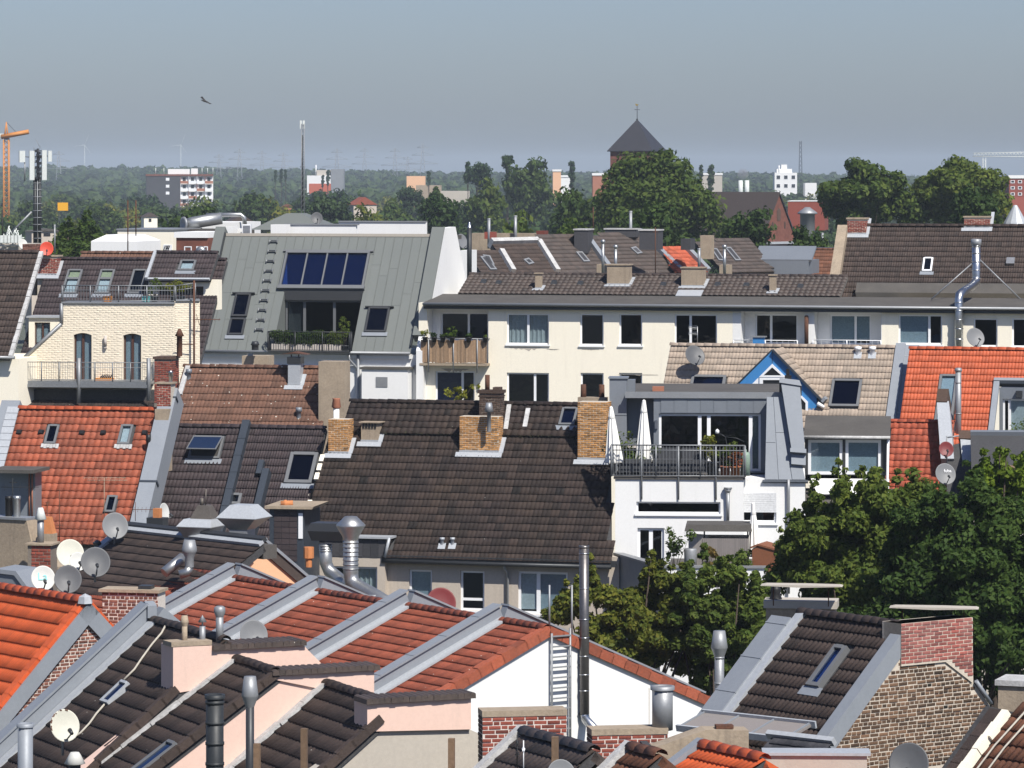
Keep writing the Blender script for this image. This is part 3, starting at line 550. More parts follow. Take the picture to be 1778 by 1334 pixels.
def tree_parts(T,base,crown_c,radii,n,leaf,lm,seed,K=60,trunk_r=.22,limbs=6,shell=.5,r0=.2,r1=.42,rag=.3,extra=None,flatz=.8):
    rng=np.random.default_rng(seed); C,rc=clumps(rng,K,*radii,shell=shell,r0=r0,r1=r1,rag=rag)
    if extra is not None:
        E=np.array(extra); C=np.vstack([C,E[:,:3]]); rc=np.r_[rc,E[:,3]]
    C=C+np.array(crown_c); V,F=leafcloud(rng,C,rc,n,leaf,flatz=flatz)
    T.part('crown',npmesh('crown',V,F,T.base),lm)
    b=MB(); base=Vector(base); cc=Vector(crown_c); mid=base.lerp(cc,.75)+Vector((rng.normal()*.15,rng.normal()*.15,0)); b.pipe([base,base.lerp(mid,.5),mid,cc],[trunk_r,trunk_r*.8,trunk_r*.6,trunk_r*.25],8)
    t=T.part('trunk',b,M_['bark']); idx=rng.choice(len(C),min(limbs*3,len(C)),replace=False); b=MB()
    for i in idx:
        q=Vector(C[i]); st=base.lerp(mid,rng.uniform(.6,1.)); b.pipe([st,st.lerp(q,.5)+UP*.25,q],[trunk_r*.35,trunk_r*.22,trunk_r*.06],5)
    T.part('limbs',b,M_['bark'],kind=None)
def plant(label,base,h,w_,lm,seed,n=400,leaf=.05,pot=None,potr=.16,poth=.28,name='potted_plant',cat='plant',group=None,tall=1.,stem=True):
    base=Vector(base); rng=np.random.default_rng(seed); T=Thing(name,label,cat,base,group); z0=base.z
    if pot:
        b=MB(); b.lathe(base,UP,[(0,0),(potr*.78,0),(potr,poth),(potr*1.08,poth),(potr*1.08,poth-.04),(potr*.9,poth-.03),(0,poth-.05)],14); T.part('pot',b,M_[pot]); z0+=poth
    K=12; C=np.c_[rng.normal(size=K)*w_*.28,rng.normal(size=K)*w_*.22,rng.uniform(.15,.95,K)*h]+np.array([base.x,base.y,z0]); rc=rng.uniform(.12,.26,K)*max(w_,h*.5)
    V,F=leafcloud(rng,C,rc,n,leaf); T.part('foliage',npmesh('foliage',V,F,T.base),lm)
    if stem:
        b=MB()
        for i in range(6):b.pipe([(base.x,base.y,z0-.05),tuple(np.array([base.x,base.y,z0])*.5+C[i]*.5),tuple(C[i])],[.012,.009,.004],5)
        T.part('stems',b,M_['bark'])
    return T
LEAF=dict(
    dark=leafmat('dark_leaves',(.060,.104,.025),(.105,.15,.034),.45),mid=leafmat('mid_leaves',(.076,.122,.028),(.14,.18,.04),.45),
    olive=leafmat('olive_leaves',(.105,.135,.025),(.23,.22,.038),.42),lime=leafmat('lime_leaves',(.10,.16,.018),(.16,.22,.03),.4),
    far=leafmat('far_leaves',(.034,.064,.018),(.062,.098,.026),.3),bluegreen=leafmat('cool_leaves',(.034,.062,.028),(.05,.085,.034),.25),
    hedge=leafmat('hedge_leaves',(.030,.060,.014),(.07,.11,.025),.3),grass=leafmat('dry_grass',(.16,.12,.04),(.25,.16,.05),.3),yel=leafmat('yellow_green_leaves',(.17,.19,.02),(.26,.26,.04),.4),
    red=leafmat('red_leaves',(.22,.05,.03),(.14,.08,.03),.3))
AL=14
# ================================================================ setting
def terrain_h(x,y):
    t=min(max((y-1500)/2200,0),1); t=t*t*(3-2*t)
    return t*(9+3.0*math.sin(x*.006+1)+2.5*math.sin(x*.0023+y*.001))+max(0,1-abs(y-3600)/900)*max(0,min(1,(-x-60)/250))*9
def ground():
    V=[]; F=[]; ys=[-60,40,120,300,600,1000,1500]+[1500+200*k for k in range(1,23)]+[7000,9000]; xs=[-1500+100*k for k in range(31)]
    for y in ys:
        for x in xs:V.append((x,y,terrain_h(x,y)if y>1400 else 0))
    n=len(xs)
    for j in range(len(ys)-1):
        for i in range(n-1):F.append((j*n+i,j*n+i+1,(j+1)*n+i+1,(j+1)*n+i))
    o=bpy.data.objects.new('ground',npmesh('ground',V,F,smooth=True)); o.data.materials.append(M_['ground']); COL.objects.link(o); o['kind']='structure'
ground()

# ================================================================ cream apartment block
def cream_block():
    pl=fac(850,526,194,AL); s_=FL/194
    T=Thing('apartment_block','long cream rendered apartment block with white windows and low dark tiled roof','building',pl.pt(0,-pl.o.z))
    X=lambda u,v=560:pl.hit(u,v)[0]
    zb=-pl.o.z
    main=[((880,545,953,598),dict(mull=(.5,),curtain=(0,1),gl='dark')),((1007,545,1048,600),dict(gl='dark')),((1075,545,1115,600),dict(gl='dark')),((1171,546,1245,604),dict(mull=(.37,),gl='dark')),
            ((880,648,953,703),dict(mull=(.66,),gl='dark')),((1008,648,1048,703),dict(gl='dark')),((1075,648,1115,703),dict(gl='dark')),
            ((756,645,824,703),dict(mull=(.68,),panes={0:'blue',1:'dark'},blind={0:('blinddb',1.)})),
            ((1560,547,1636,598),dict(mull=(.7,),blind={0:('blindb',1.)},gl='dark')),((1690,553,1732,602),dict(panes={0:'navy'})),((1757,553,1800,603),dict(blind={0:('shutter',.5)},gl='navy'))]
    specs=[(rect(pl,r),k)for r,k in main]
    bays=[(X(742),X(848),pl.hit(800,632)[1],pl.hit(800,533)[1]),(X(1287),X(1397),pl.hit(1340,601)[1],pl.hit(1340,538)[1]),(X(1414),X(1530),pl.hit(1470,602)[1],pl.hit(1470,539)[1])]
    W=MB(); xa,xm1,xm2,xb=X(727),X(1272),X(1531),X(2060)
    hs=[s for s,_ in specs]
    inx=lambda a,b:[h for h in hs+bays if h[0]>=a-.3 and h[1]<=b+.3]
    W.shell(pl,xa,xm1,zb,-.02,8,inx(xa,xm1),.8 if 0 else .16); 
    wall=T.part('wall',W,M_['cream'])
    W=MB(); W.shell(pl,xm1+.003,xm2,zb,-.02,8,inx(xm1,xm2),.16); T.part('wall',W,M_['white'])
    W=MB(); W.shell(pl,xm2+.003,xb,zb,-.02,8,inx(xm2,xb),.16); T.part('wall',W,M_['cream'])
    wins(T,wall,pl,specs)
                                             
    bw=[((765,543,848,592),dict(mull=(.58,),curtain=(),gl='dark',panes={1:'navy'},blind={1:('blindb',1.)})),((1311,546,1385,597),dict(mull=(.37,),gl='dark')),((1441,547,1512,598),dict(mull=(.62,),blind={0:('blindb',1.),1:('blindb',.9)},gl='dark'))]
    for(x0,x1,y0,y1),(r,kw)in zip(bays,bw):
        b=pl.off(-.9); q=rect(b,r); W=MB(); W.holes(b,x0+.01,x1-.01,y0,y1,[q]); 
        for a,c in(((x0+.002,y0),(x0+.002,y1)),((x1-.002,y1),(x1-.002,y0)),((x0,y1-.002),(x1,y1-.002)),((x1,y0+.002),(x0,y0+.002))):
            W.quad(pl.pt(*a,-.16),pl.pt(*c,-.16),pl.pt(*c,-.9),pl.pt(*a,-.9))
        T.part('balcony_wall',W,M_['white']); window(T,b,q,**kw)
    for u0,u1,v in((1274,1385,601),(1412,1530,601)):
        a,c=pl.hit(u0,v),pl.hit(u1,v); z=a[1]
        railing(T,[pl.pt(a[0],z-.03,.1),pl.pt(c[0],z-.03,.1)],.32,'frwhite',gap=.28,posts=1.6,name='balcony_rail')
                                  
    fp=flat(pl.pt(0,0,.35),AL); e,d=axes(AL); fp=Pl(fp.o,e,d*math.cos(rad(5))+UP*math.sin(rad(5)))
    b=MB(); L=3.6; b.prism(fp,[(X(738),0),(xb,0),(xb,L),(X(738),L)],-.16,0); r_=T.part('roof',b,M_['felt'])
    b=MB(); b.tube(pl.pt(X(738),-.06,.42),pl.pt(xb,-.06,.42),.07,None,8); T.part('gutter',b,M_['galv'],r_)
    b=MB(); b.box(pl,X(738),xb,-.30,-.18,.003,.3); T.part('fascia',b,M_['dkmetal'],r_)
    tp=roofp(fp.pt(0,L-.15,.02),AL,21); pts=tp.poly([(813,513),(1458,518),(1450,481),(816,477)]); y0=0; y1=max(p[1]for p in pts[2:]); x0,x1=min(p[0]for p in pts),max(p[0]for p in pts)
    b=MB(); b.prism(tp,[(x0,y0),(x1,y0),(x1,y1),(x0,y1)],-.12,0); t_=T.part('tiled_roof',b,M_['felt'])
    tiles(T,t_,tp,[(x0,y0),(x1,y0),(x1,y1),(x0,y1)],M_['tshade'],tw=.26,tg=.34,prof='pan')
    ridge(T,t_,tp.pt(x0,y1,.03),tp.pt(x1,y1,.03),.11,M_['tshade'],L=.4)
    for u0,u1,vt,vb,dp in((929,939,476,504,.35),(1054,1091,461,497,.8),(1183,1220,466,500,.8),(1336,1346,479,509,.35)):
        chimney(T,tp,u0,u1,vt,vb,dp,'conc',AL,cap=.06,capmat='conc',low=.5)
    q=rect(tp,(1173,507,1222,517)); b=MB(); b.box(tp,q[0],q[1],q[2],q[3],.06,.1); T.part('flashing',b,M_['zincl'],t_)
    for u,v in((866,494),(962,494),(1008,495),(1152,497),(1246,497),(1296,498),(1390,500),(840,492)):
        x,y=tp.hit(u,v); b=MB(); b.frustum(tp,x-.16,x+.16,y-.14,y+.14,.04,x-.12,x+.12,y-.02,y+.12,.17); T.part('roof_vent',b,M_['dkmetal'],t_)
                               
    y_f=pl.hit(800,630)[1]; y_t=pl.hit(800,588)[1]; a,c=X(736,610),X(850,610); f=pl.off(.55)
    b=MB(); b.box(pl,a-.05,c+.02,y_f-.12,y_f-.01,.004,.6); bal=T.part('balcony',b,M_['conc'])
    n=42
    for i in range(n):
        w0=a+(c-a)*i/n; b=MB(); b.box(f,w0+.004,w0+(c-a)/n-.003,y_f+R.uniform(0,.04),y_t-R.uniform(.02,.08),0,.02+R.uniform(0,.012)); T.part('reed_panel',b,M_['reed'],bal)
    bar_set(T,'balcony_rail',[(f.pt(a,y_t+.02),f.pt(c,y_t+.02)),(f.pt(c,y_t+.02),pl.pt(c,y_t+.02))],.025,'galv',bal)
    for k in(.12,.5,.86):b=MB(); b.bar(f.pt(a+(c-a)*k,y_f-.45,.05),f.pt(a+(c-a)*k,y_t,.05),.05); T.part('post',b,M_['galv'],bal)
    f2=f.off(.1)
    for i,(u,nm,ml,hh)in enumerate(((738,'trailing lime green plant at the left end of the reed clad balcony','yel',.45),(754,'dark pot of low herbs, second from left on reed balcony','hedge',.18),(769,'small black flowerpot between herb pot and upright grass','dark',.12),(785,'upright spiky green plant in pot on the reed balcony rail','lime',.5),(814,'black flowerpot with small white bloom on reed balcony rail','hedge',.2),(843,'black flowerpot at the right end of reed balcony rail','dark',.1))):
        x=f2.hit(u,588)[0]; plant(nm,f2.pt(x,y_t-.16),hh,hh*.9+.1,LEAF[ml],40+i,n=160,leaf=.05,pot='potb',potr=.13,poth=.25,group='pots on the reed balcony',stem=False)
                                            
    for u0,u1,v in((740,830,697),(878,962,699)):p0,p1=pl.hit(u0,v),pl.hit(u1,v); railing(T,[pl.pt(p0[0],p0[1]-.5,.25),pl.pt(p1[0],p1[1]-.5,.25)],.5,'galv',gap=.14,name='balustrade')
    for u,v,w_,h_ in((912,603,58,8),(960,606,22,4),(790,640,50,9),(1108,650,70,3),(1025,606,30,3)):
        n=13; a=pl.hit(u-w_/2,v); c=pl.hit(u+w_/2,v+h_); up_=[(a[0]+(c[0]-a[0])*k/n,a[1]-R.uniform(0,.04))for k in range(n+1)]; dn=[(a[0]+(c[0]-a[0])*k/n,a[1]+(c[1]-a[1])*R.uniform(.15,1.)*math.sin(math.pi*(k+.3)/(n+.6)))for k in range(n,-1,-1)]
        b=MB(); b.prism(pl,dn[::-1]+up_[::-1],.0,.006); T.part('peeling_patch',b,M_['greige'],wall)
                                      
    b=MB(); x=X(727,660); b.pipe([pl.pt(x,pl.hit(727,632)[1],.2),pl.pt(x,zb,.2)],.06,8); b.frustum(flat(pl.pt(x,pl.hit(727,650)[1],.2),AL),-.09,.09,-.09,.09,0,-.17,.17,-.14,.14,.45); T.part('downpipe',b,M_['galv'])
    return pl,tp
CREAM,CREAM_T=cream_block()
plant('yellow bamboo like plant behind the ridge at cream block window',CREAM.pt(CREAM.hit(805,690)[0],CREAM.hit(805,700)[1],.5),.95,.9,LEAF['yel'],3,n=420,leaf=.075)
                              
b=MB(); q=CREAM.hit(1401,597); b.tube(CREAM.pt(q[0],q[1],.12),CREAM.pt(q[0],q[1]+1.25,.12),.10,None,10); b.lathe(CREAM.pt(q[0],q[1]+1.25,.12),UP,[(.10,0),(.08,.08),(0,.1)],10)
single('flue_pipe',b,M_['rust'],'rusty round topped flue pipe standing against white bay pier','flue',CREAM.pt(q[0],q[1],.12))
b=MB(); q=CREAM.hit(1313,601); c=CREAM.pt(q[0],q[1],.35); b.box(facp(c,AL),-.1,.42,0,.42,-.4,0); o=Thing('storage_box','blue bin with flat grey lid on white balcony','bin',c); o.part('body',b,M_['blue']); b=MB(); b.box(facp(c,AL),-.2,.5,.423,.48,-.46,.06); o.part('lid',b,M_['galv'])

                             
def brown_house():
    rp=roof(1456,517,196,AL,46); T=Thing('brown_roofed_house','house with wide dark brown tiled roof above the felt strip','house',P(1456,517,196)-UP*P(1456,517,196).z)
    pts=rp.poly([(1457,517),(2060,521),(2060,396),(1476,393)]); x0,x1,y1=0,pts[1][0],pts[3][1]; P4=[(x0,0),(x1,0),(x1,y1),(x0,y1)]
    b=MB(); b.prism(rp,P4,-.2,0); r_=T.part('roof',b,M_['felt'])
    sk=rect(rp,(1601,450,1621,473)); tiles(T,r_,rp,P4,M_['twarm'],tw=.24,tg=.33,prof='rib',skip=[sk])
    ridge(T,r_,rp.pt(x0,y1,.04),rp.pt(x1,y1,.04),.13,M_['twarm'],L=.42)
    skylight(T,rp,sk,'frwhite','dark',fw=.08)
    b=MB(); e,d=axes(AL); F=facp(rp.o,AL); b.box(rp,-.5,-.02,-.4,y1*.93,-1.2,.45); b.box(F,-.5,-.02,-10,1.0,-.5,.02); w_=T.part('party_wall',b,M_['conc'])
    b=MB(); b.shell(F,-.5,x1,-rp.o.z,-.1,6); T.part('wall',b,M_['beige'])
    chimney(T,rp,1471,1503,381,409,.9,'mortar',AL,brick='brickr',cap=.08)
    chimney(T,rp,1674,1717,378,398,.9,'mortar',AL,brick='brickr',cap=.07)
    x,y=rp.hit(1755,457); b=MB(); b.box(rp,x-.2,x+.2,y-.2,y+.2,.04,.2); T.part('roof_vent',b,M_['steeld'],r_)
    b=MB(); q=rect(rp,(1488,505,1800,514)); b.box(rp,q[0],q[1],-.1,q[3],-.1,.5); T.part('felt_ledge',b,M_['felt'],r_)
    return rp
BROWN=brown_house()
                                           
p=CREAM.pt(CREAM.hit(1665,560)[0],0,.3)
def Q(u,v,Y):return P(u,v,Y)
Yf=p.y; T=Thing('stainless_flue','tall stainless steel flue with slanted elbow rising past the felt roof','flue',P(1665,605,Yf))
b=MB(); b.pipe([P(1665,640,Yf),P(1665,520,Yf),P(1666,512,Yf+.1),P(1672,507,Yf+.6),P(1688,497,Yf+2.3),P(1695,490,Yf+3.0),P(1695,480,Yf+3.1),P(1695,424,Yf+3.1)],.20,14); T.part('pipe',b,M_['steel'])
for v,y in((590,0),(572,0),(556,0),(540,0),(526,0),(484,3.1),(470,3.1),(455,3.1),(440,3.1),(428,3.1)):
    b=MB(); b.tube(P(1665 if y==0 else 1695,v,Yf+y),P(1665 if y==0 else 1695,v-1.6,Yf+y),.222,None,14); T.part('band',b,M_['steel'])
b=MB(); b.lathe(P(1695,426,Yf+3.1),UP,[(.21,0),(.25,.02),(.25,.28),(.19,.3),(.19,.1)],14); T.part('cowl',b,M_['galv'])
for a,c in(((1692,454),(1617,520)),((1698,448),(1772,520))):b=MB(); b.bar(P(*a,Yf+3.1),P(*c,Yf+2.6),.05); T.part('strut',b,M_['galv'])

# ================================================================ grey-green zinc penthouse house
def zinc_house():
    al=13.5; rp=roof(348,609,197,al,54); g=rp.o
    T=Thing('zinc_house','white house with grey green standing seam mansard roof and glazed loggia','house',Vector((g.x,g.y,0)))
    W_=rp.hit(713,612)[0]; H_=rp.hit(378,410)[1]; op=(rp.hit(474,603)[0],rp.hit(612,604)[0],0.0,rp.hit(489,499)[1]); gw=(rp.hit(489,498)[0],rp.hit(629,498)[0],rp.hit(489,498)[1],rp.hit(500,442)[1])
    s1=(*[rp.hit(402,551)[0],rp.hit(437,512)[0]],rp.hit(402,551)[1],rp.hit(437,512)[1]); s2=(s1[0],s1[1],rp.hit(396,583)[1],s1[2]-.12); s3=(rp.hit(633,578)[0],rp.hit(678,536)[0],rp.hit(633,578)[1],rp.hit(678,536)[1])
    op=(op[0],op[1],0,gw[2]-.02)
    b=MB(); b.holes(rp,0,W_,0,H_,[op],.25); r_=T.part('roof',b,M_['zincg'])
    pw=.46; n=round(W_/pw); pw=W_/n
    for i in range(n):
        a,c=i*pw,(i+1)*pw; iv=[(0,H_)]
        for h in(op,gw,s1,s2,s3):
            if a<h[1]and c>h[0]:
                nx=[]
                for p,q in iv:
                    if h[2]>p:nx.append((p,min(q,h[2])))
                    if h[3]<q:nx.append((max(p,h[3]),q))
                iv=[k for k in nx if k[1]-k[0]>.12]
        for p,q in iv:
            cuts=[p]+([p+(q-p)*(.4+.25*((i*7)%5)/5)]if q-p>3 else[])+[q]
            for k in range(len(cuts)-1):
                b=MB(); b.box(rp,a+.004,c-.03,cuts[k]+.005,cuts[k+1]-.005,.004,.014+.002*(i%2)); b.box(rp,c-.03,c-.010,cuts[k]+.005,cuts[k+1]-.005,.004,.034); T.part('panel',b,M_['zincg'],r_)
                                     
    gx0,gx1,gy0,gy1=gw; b=MB(); b.box(rp,gx0-.1,gx0,gy0,gy1,0,.16); b.box(rp,gx1,gx1+.1,gy0,gy1,0,.16); b.box(rp,gx0-.1,gx1+.1,gy1+.002,gy1+.12,0,.17); b.box(rp,gx0-.16,gx1+.16,gy0-.2,gy0-.002,-.1,.2)
    for k in(1,2,3):x=gx0+(gx1-gx0)*k/4; b.box(rp,x-.035,x+.035,gy0,gy1,0,.15)
    f=T.part('roof_light',b,M_['frgrey'])
    for k in range(4):
        x0,x1=gx0+(gx1-gx0)*k/4+.03,gx0+(gx1-gx0)*(k+1)/4-.03; b=MB(); b.box(rp,x0,x1,gy0,gy1,.10,.108); T.part('pane',b,G_['blue'],f)
        b=MB(); b.box(rp,x0-.02,x1+.02,gy0,gy1-.01,.01,.02); T.part('blind',b,M_['blinddb'],f)
        if k==0:b=MB(); b.prism(rp,[(x0,gy0),(x0+.28,gy0),(x0,gy1-.5)],.03,.04); T.part('blind',b,M_['blindb'],f)
    b=MB(); b.box(rp,gx0-.25,gx1+.25,gy1+.125,gy1+.22,0,.12); T.part('hood',b,M_['frgrey'],f)
            
    top=rp.pt(op[0],gw[2]-.12); F=facp(top,al); fl=rp.pt(op[0],0).z-top.z; wd=op[1]-op[0]; y_f=fl+.06
    F=F.off(.0); b=MB(); b.box(F,-.02,wd+.02,-.55,.05,-.1,.12); fas=T.part('fascia',b,M_['frdark'])
    window(T,F.off(-.1),(0,wd,y_f,-.56),mull=(.24,.62),fr='frgrey',fw=.09,dep=.05,gl='dark',sill=None,room=True,curtain=(),name='terrace_door')
    b=MB(); e,d=axes(al); run=H_ and(top-rp.pt(op[0],0)).dot(d)
    for x in(op[0]+.01,op[1]-.01):b.quad(rp.pt(x,0),rp.pt(x,gw[2]-.1),rp.pt(x,gw[2]-.1)+UP*fl,rp.pt(x,0)+UP*.02)
    T.part('cheek',b,M_['white']if 0 else M_['zincg'])
    b=MB(); b.quad(rp.pt(op[0],0)+UP*.03,rp.pt(op[1],0)+UP*.03,rp.pt(op[1],0)+UP*.03+d*run,rp.pt(op[0],0)+UP*.03+d*run); T.part('floor',b,M_['galv'])
    b=MB(); b.box(F,.1,.95,y_f+.05,-.6,-.34,-.3); T.part('curtain',b,M_['curtain'])
    q0,q1=rp.pt(op[0]-.12,.02,.02),rp.pt(op[1],.02,.02); fw_=-d*.32
    railing(T,[q0,q0+fw_,q1+fw_,q1],.95,'dkmetal',gap=.12,posts=1.3,br=.009,name='balcony_railing')
    b=MB(); b.box(Pl(q0+fw_+UP*.02,e,UP),0,wd+.1,-.05,.02,-.35,.03); T.part('balcony_slab',b,M_['frdark'])
               
    skylight(T,rp,s1,'frdark','navy',apron=None,hood=True); skylight(T,rp,s2,'frdark','navy'); skylight(T,rp,s3,'frdark','navy',hood=True)
           
    for k in range(10):
        u,v=476-25*k/9,421+153*k/9; x,y=rp.hit(u,v); b=MB(); b.box(rp,x-.2,x+.2,y-.045,y+.045,.10,.125)
        for q in(-.21,.19):b.box(rp,x+q,x+q+.02,y-.10,y+.11,.02,.15)
        o=T.part('roof_step',b,M_['steeld']); b=MB(); b.box(rp,x-.17,x+.17,y-.03,y+.03,.126,.135); T.part('tread',b,M_['dkmetal'],o)
                              
    hL,hR=rp.hit(352,592),rp.hit(720,596)
    b=MB(); b.box(rp,-.52,-.02,2.2,H_+.42,-.3,.22); b.box(rp,-.50,-.02,-.02,2.195,-.3,.1); T.part('rim',b,M_['zincg']); b=MB(); b.box(rp,W_+.02,W_+.66,.85,H_+.4,-.3,.28); T.part('rim',b,M_['zincg'])
    b=MB(); b.box(rp,-.02,.03,0,H_+.1,.0,.2); b.box(rp,W_-.03,W_+.018,.3,H_+.1,.0,.2); T.part('joint',b,M_['dkmetal'])
                             
    s_=sidep(rp.pt(W_+.664,0),al); pts=s_.poly([(716,596),(719,575),(757,396),(791,394),(816,520),(816,590)]); f_=lambda y:((rp.pt(W_+.664,y,.2)-s_.o).dot(s_.a),(rp.pt(W_+.664,y,.2)-s_.o).dot(s_.b)); pts[0]=pts[1]=f_(.0); pts[2]=f_(H_+.38); b=MB(); b.prism(s_,[(pts[0][0],-g.z)]+pts[1:5]+[(pts[4][0],-g.z)],-.34,.0); T.part('gable_wall',b,M_['white'])
          
    F0=facp(rp.pt(0,0),al).off(-.25); b=MB(); b.shell(F0,-.5,W_+.3,-g.z,-.1,7); T.part('wall',b,M_['white'])
    b=MB(); b.tube(F0.pt(0,-.02,.3),F0.pt(W_,-.02,.3),.075,None,8); T.part('gutter',b,M_['galv']); b=MB(); b.box(F0,0,W_,-.3,-.12,.004,.12); T.part('cornice',b,M_['white']); b=MB(); b.box(F0,0,W_,-.72,-.66,.004,.07); T.part('cornice',b,M_['white'])
    b=MB(); x=F0.hit(621,640)[0]; b.pipe([F0.pt(x-.35,-.1,.28),F0.pt(x-.35,-.35,.25),F0.pt(x,-.75,.12),F0.pt(x,-.9,.12)],.055,8); b.pipe([F0.pt(x+.06,-.1,.14),F0.pt(x+.06,-8,.14)],.07,8); T.part('downpipe',b,M_['galv'])
    q=rect(F0.off(.8),(628,642,708,704)); A=F0.off(.8); b=MB(); b.box(A,q[0],q[1],q[2]-6,q[3],-.8,0); an=T.part('annex',b,M_['white']); b=MB(); b.box(A,q[0]-.05,q[1]+.1,q[3]+.003,q[3]+.1,-.85,.08); T.part('coping',b,M_['felt'],an)
    k=rect(A,(653,655,673,672)); b=MB(); b.box(A,k[0],k[1],k[2],k[3],.003,.03); T.part('vent_panel',b,M_['galv'],an)
                        
    tp=flat(rp.pt(0,H_),al); b=MB(); b.box(tp,0,W_,0,6,-.2,0); T.part('flat_roof',b,M_['felt']); b=MB(); b.box(tp,.05,W_,-.05,.25,.0,.14); T.part('coping',b,M_['greige'])
    def px(u,v,y):q=Pl(tp.pt(0,y),tp.a,UP).hit(u,v); return q
    b=MB()
    for u0,u1,v,y,h in((388,404,394,1.3,.45),(470,496,390,1.2,0),(404,420,397,2.2,0)):a=px(u0,v,y); c=px(u1,v,y); b.box(tp,a[0],c[0],y,y+.8,.002,a[1])
    T.part('chimney_block',b,M_['white'])
    a=px(496,391,2.4); c=px(618,393,2.4); b=MB(); b.box(tp,a[0],c[0],2.4,2.65,.002,a[1]); a=px(588,386,5.0); c=px(740,391,5.0); b.box(tp,a[0],c[0],5.0,5.2,.002,a[1]); T.part('parapet',b,M_['white'])
    a=px(496,391,2.4); c=px(618,393,2.4); b=MB(); b.box(tp,a[0]-.1,c[0]+.1,2.35,2.7,a[1]+.002,a[1]+.07); a=px(588,386,5.0); c=px(740,391,5.0); b.box(tp,a[0],c[0],4.95,5.25,a[1]+.002,a[1]+.07); T.part('coping',b,M_['galv'])
    return rp,tp,F0
ZRP,ZTP,ZF=zinc_house()
                              
e13,d13=axes(13.5)
for i,(u,w_,ml,nm)in enumerate(((489,.9,'hedge','leftmost'),(523,.95,'hedge','second'),(556,.95,'hedge','third'),(585,.65,'mid','looser fourth'))):
    x,y=ZRP.hit(u,600); c=ZRP.pt(x,0.0)-d13*.1+UP*.05; T=Thing('hedge_planter',f'{nm} pale planter box of clipped green hedge from left on zinc loggia','planter',c,'hedge planters on the loggia')
    F=facp(c,13.5); b=MB(); b.box(F,-w_/2,w_/2,0,.32,-.25,0); T.part('box',b,M_['potw']); rng=np.random.default_rng(i)
    n=9; C=np.array([np.array(F.pt(rng.uniform(-w_/2,w_/2),rng.uniform(.40,.85),-.12+rng.uniform(-.08,.08)))for _ in range(n*4)]); V,Fq=leafcloud(rng,C,np.full(len(C),.19),3000,.045); T.part('hedge',npmesh('hedge',V,Fq,c),LEAF[ml])
x,y=ZRP.hit(602,600); plant('taller shrub at the right end of the zinc loggia',ZRP.pt(x,0)-d13*.05+UP*.05,1.3,.6,LEAF['mid'],91,n=500,leaf=.05,pot='pot')
                                  
a=Pl(ZTP.pt(0,1.6),ZTP.a,UP).hit(421,405); c=ZTP.pt(a[0],1.6,.02); T=Thing('air_conditioner','white louvred air conditioning unit on the zinc house flat roof','air conditioner',c); F=facp(c,5); b=MB(); b.box(F,0,.42,0,.55,-.35,0); T.part('case',b,M_['frwhite'])
for k in range(7):b=MB(); b.box(F,.03,.39,.06+k*.065,.09+k*.065,.002,.02); T.part('louvre',b,M_['frgrey'])
# ================================================================ left: cream painted brick house with roof terrace
def gbase(p):return Vector((p.x,p.y,0))
def local4(rp,pts):
    q=rp.poly(pts); return min(p[0]for p in q),max(p[0]for p in q),min(p[1]for p in q),max(p[1]for p in q)
def quad_roof(T,rp,pts,mt,tw,tg,prof,skip=(),under='feltd',rid=True,rr=.12,thick=.2,rm=None,nx=8,pname='roof',n_ind=300,square=True):
    if square:x0,x1,y0,y1=local4(rp,pts); poly=[(x0,y0),(x1,y0),(x1,y1),(x0,y1)]
    else:poly=rp.poly(pts); y1=max(p[1]for p in poly); tops=[p for p in poly if p[1]>y1-.5]; x0,x1=min(p[0]for p in tops),max(p[0]for p in tops)
    b=MB(); b.prism(rp,poly,-thick,0); r_=T.part(pname,b,M_[under]); tiles(T,r_,rp,poly,M_[mt],tw,tg,prof,skip=skip,nx=nx,n_ind=n_ind)
    if rid:ridge(T,r_,rp.pt(x0,y1,.03),rp.pt(x1,y1,.03),rr,M_[rm or mt])
    return r_,poly
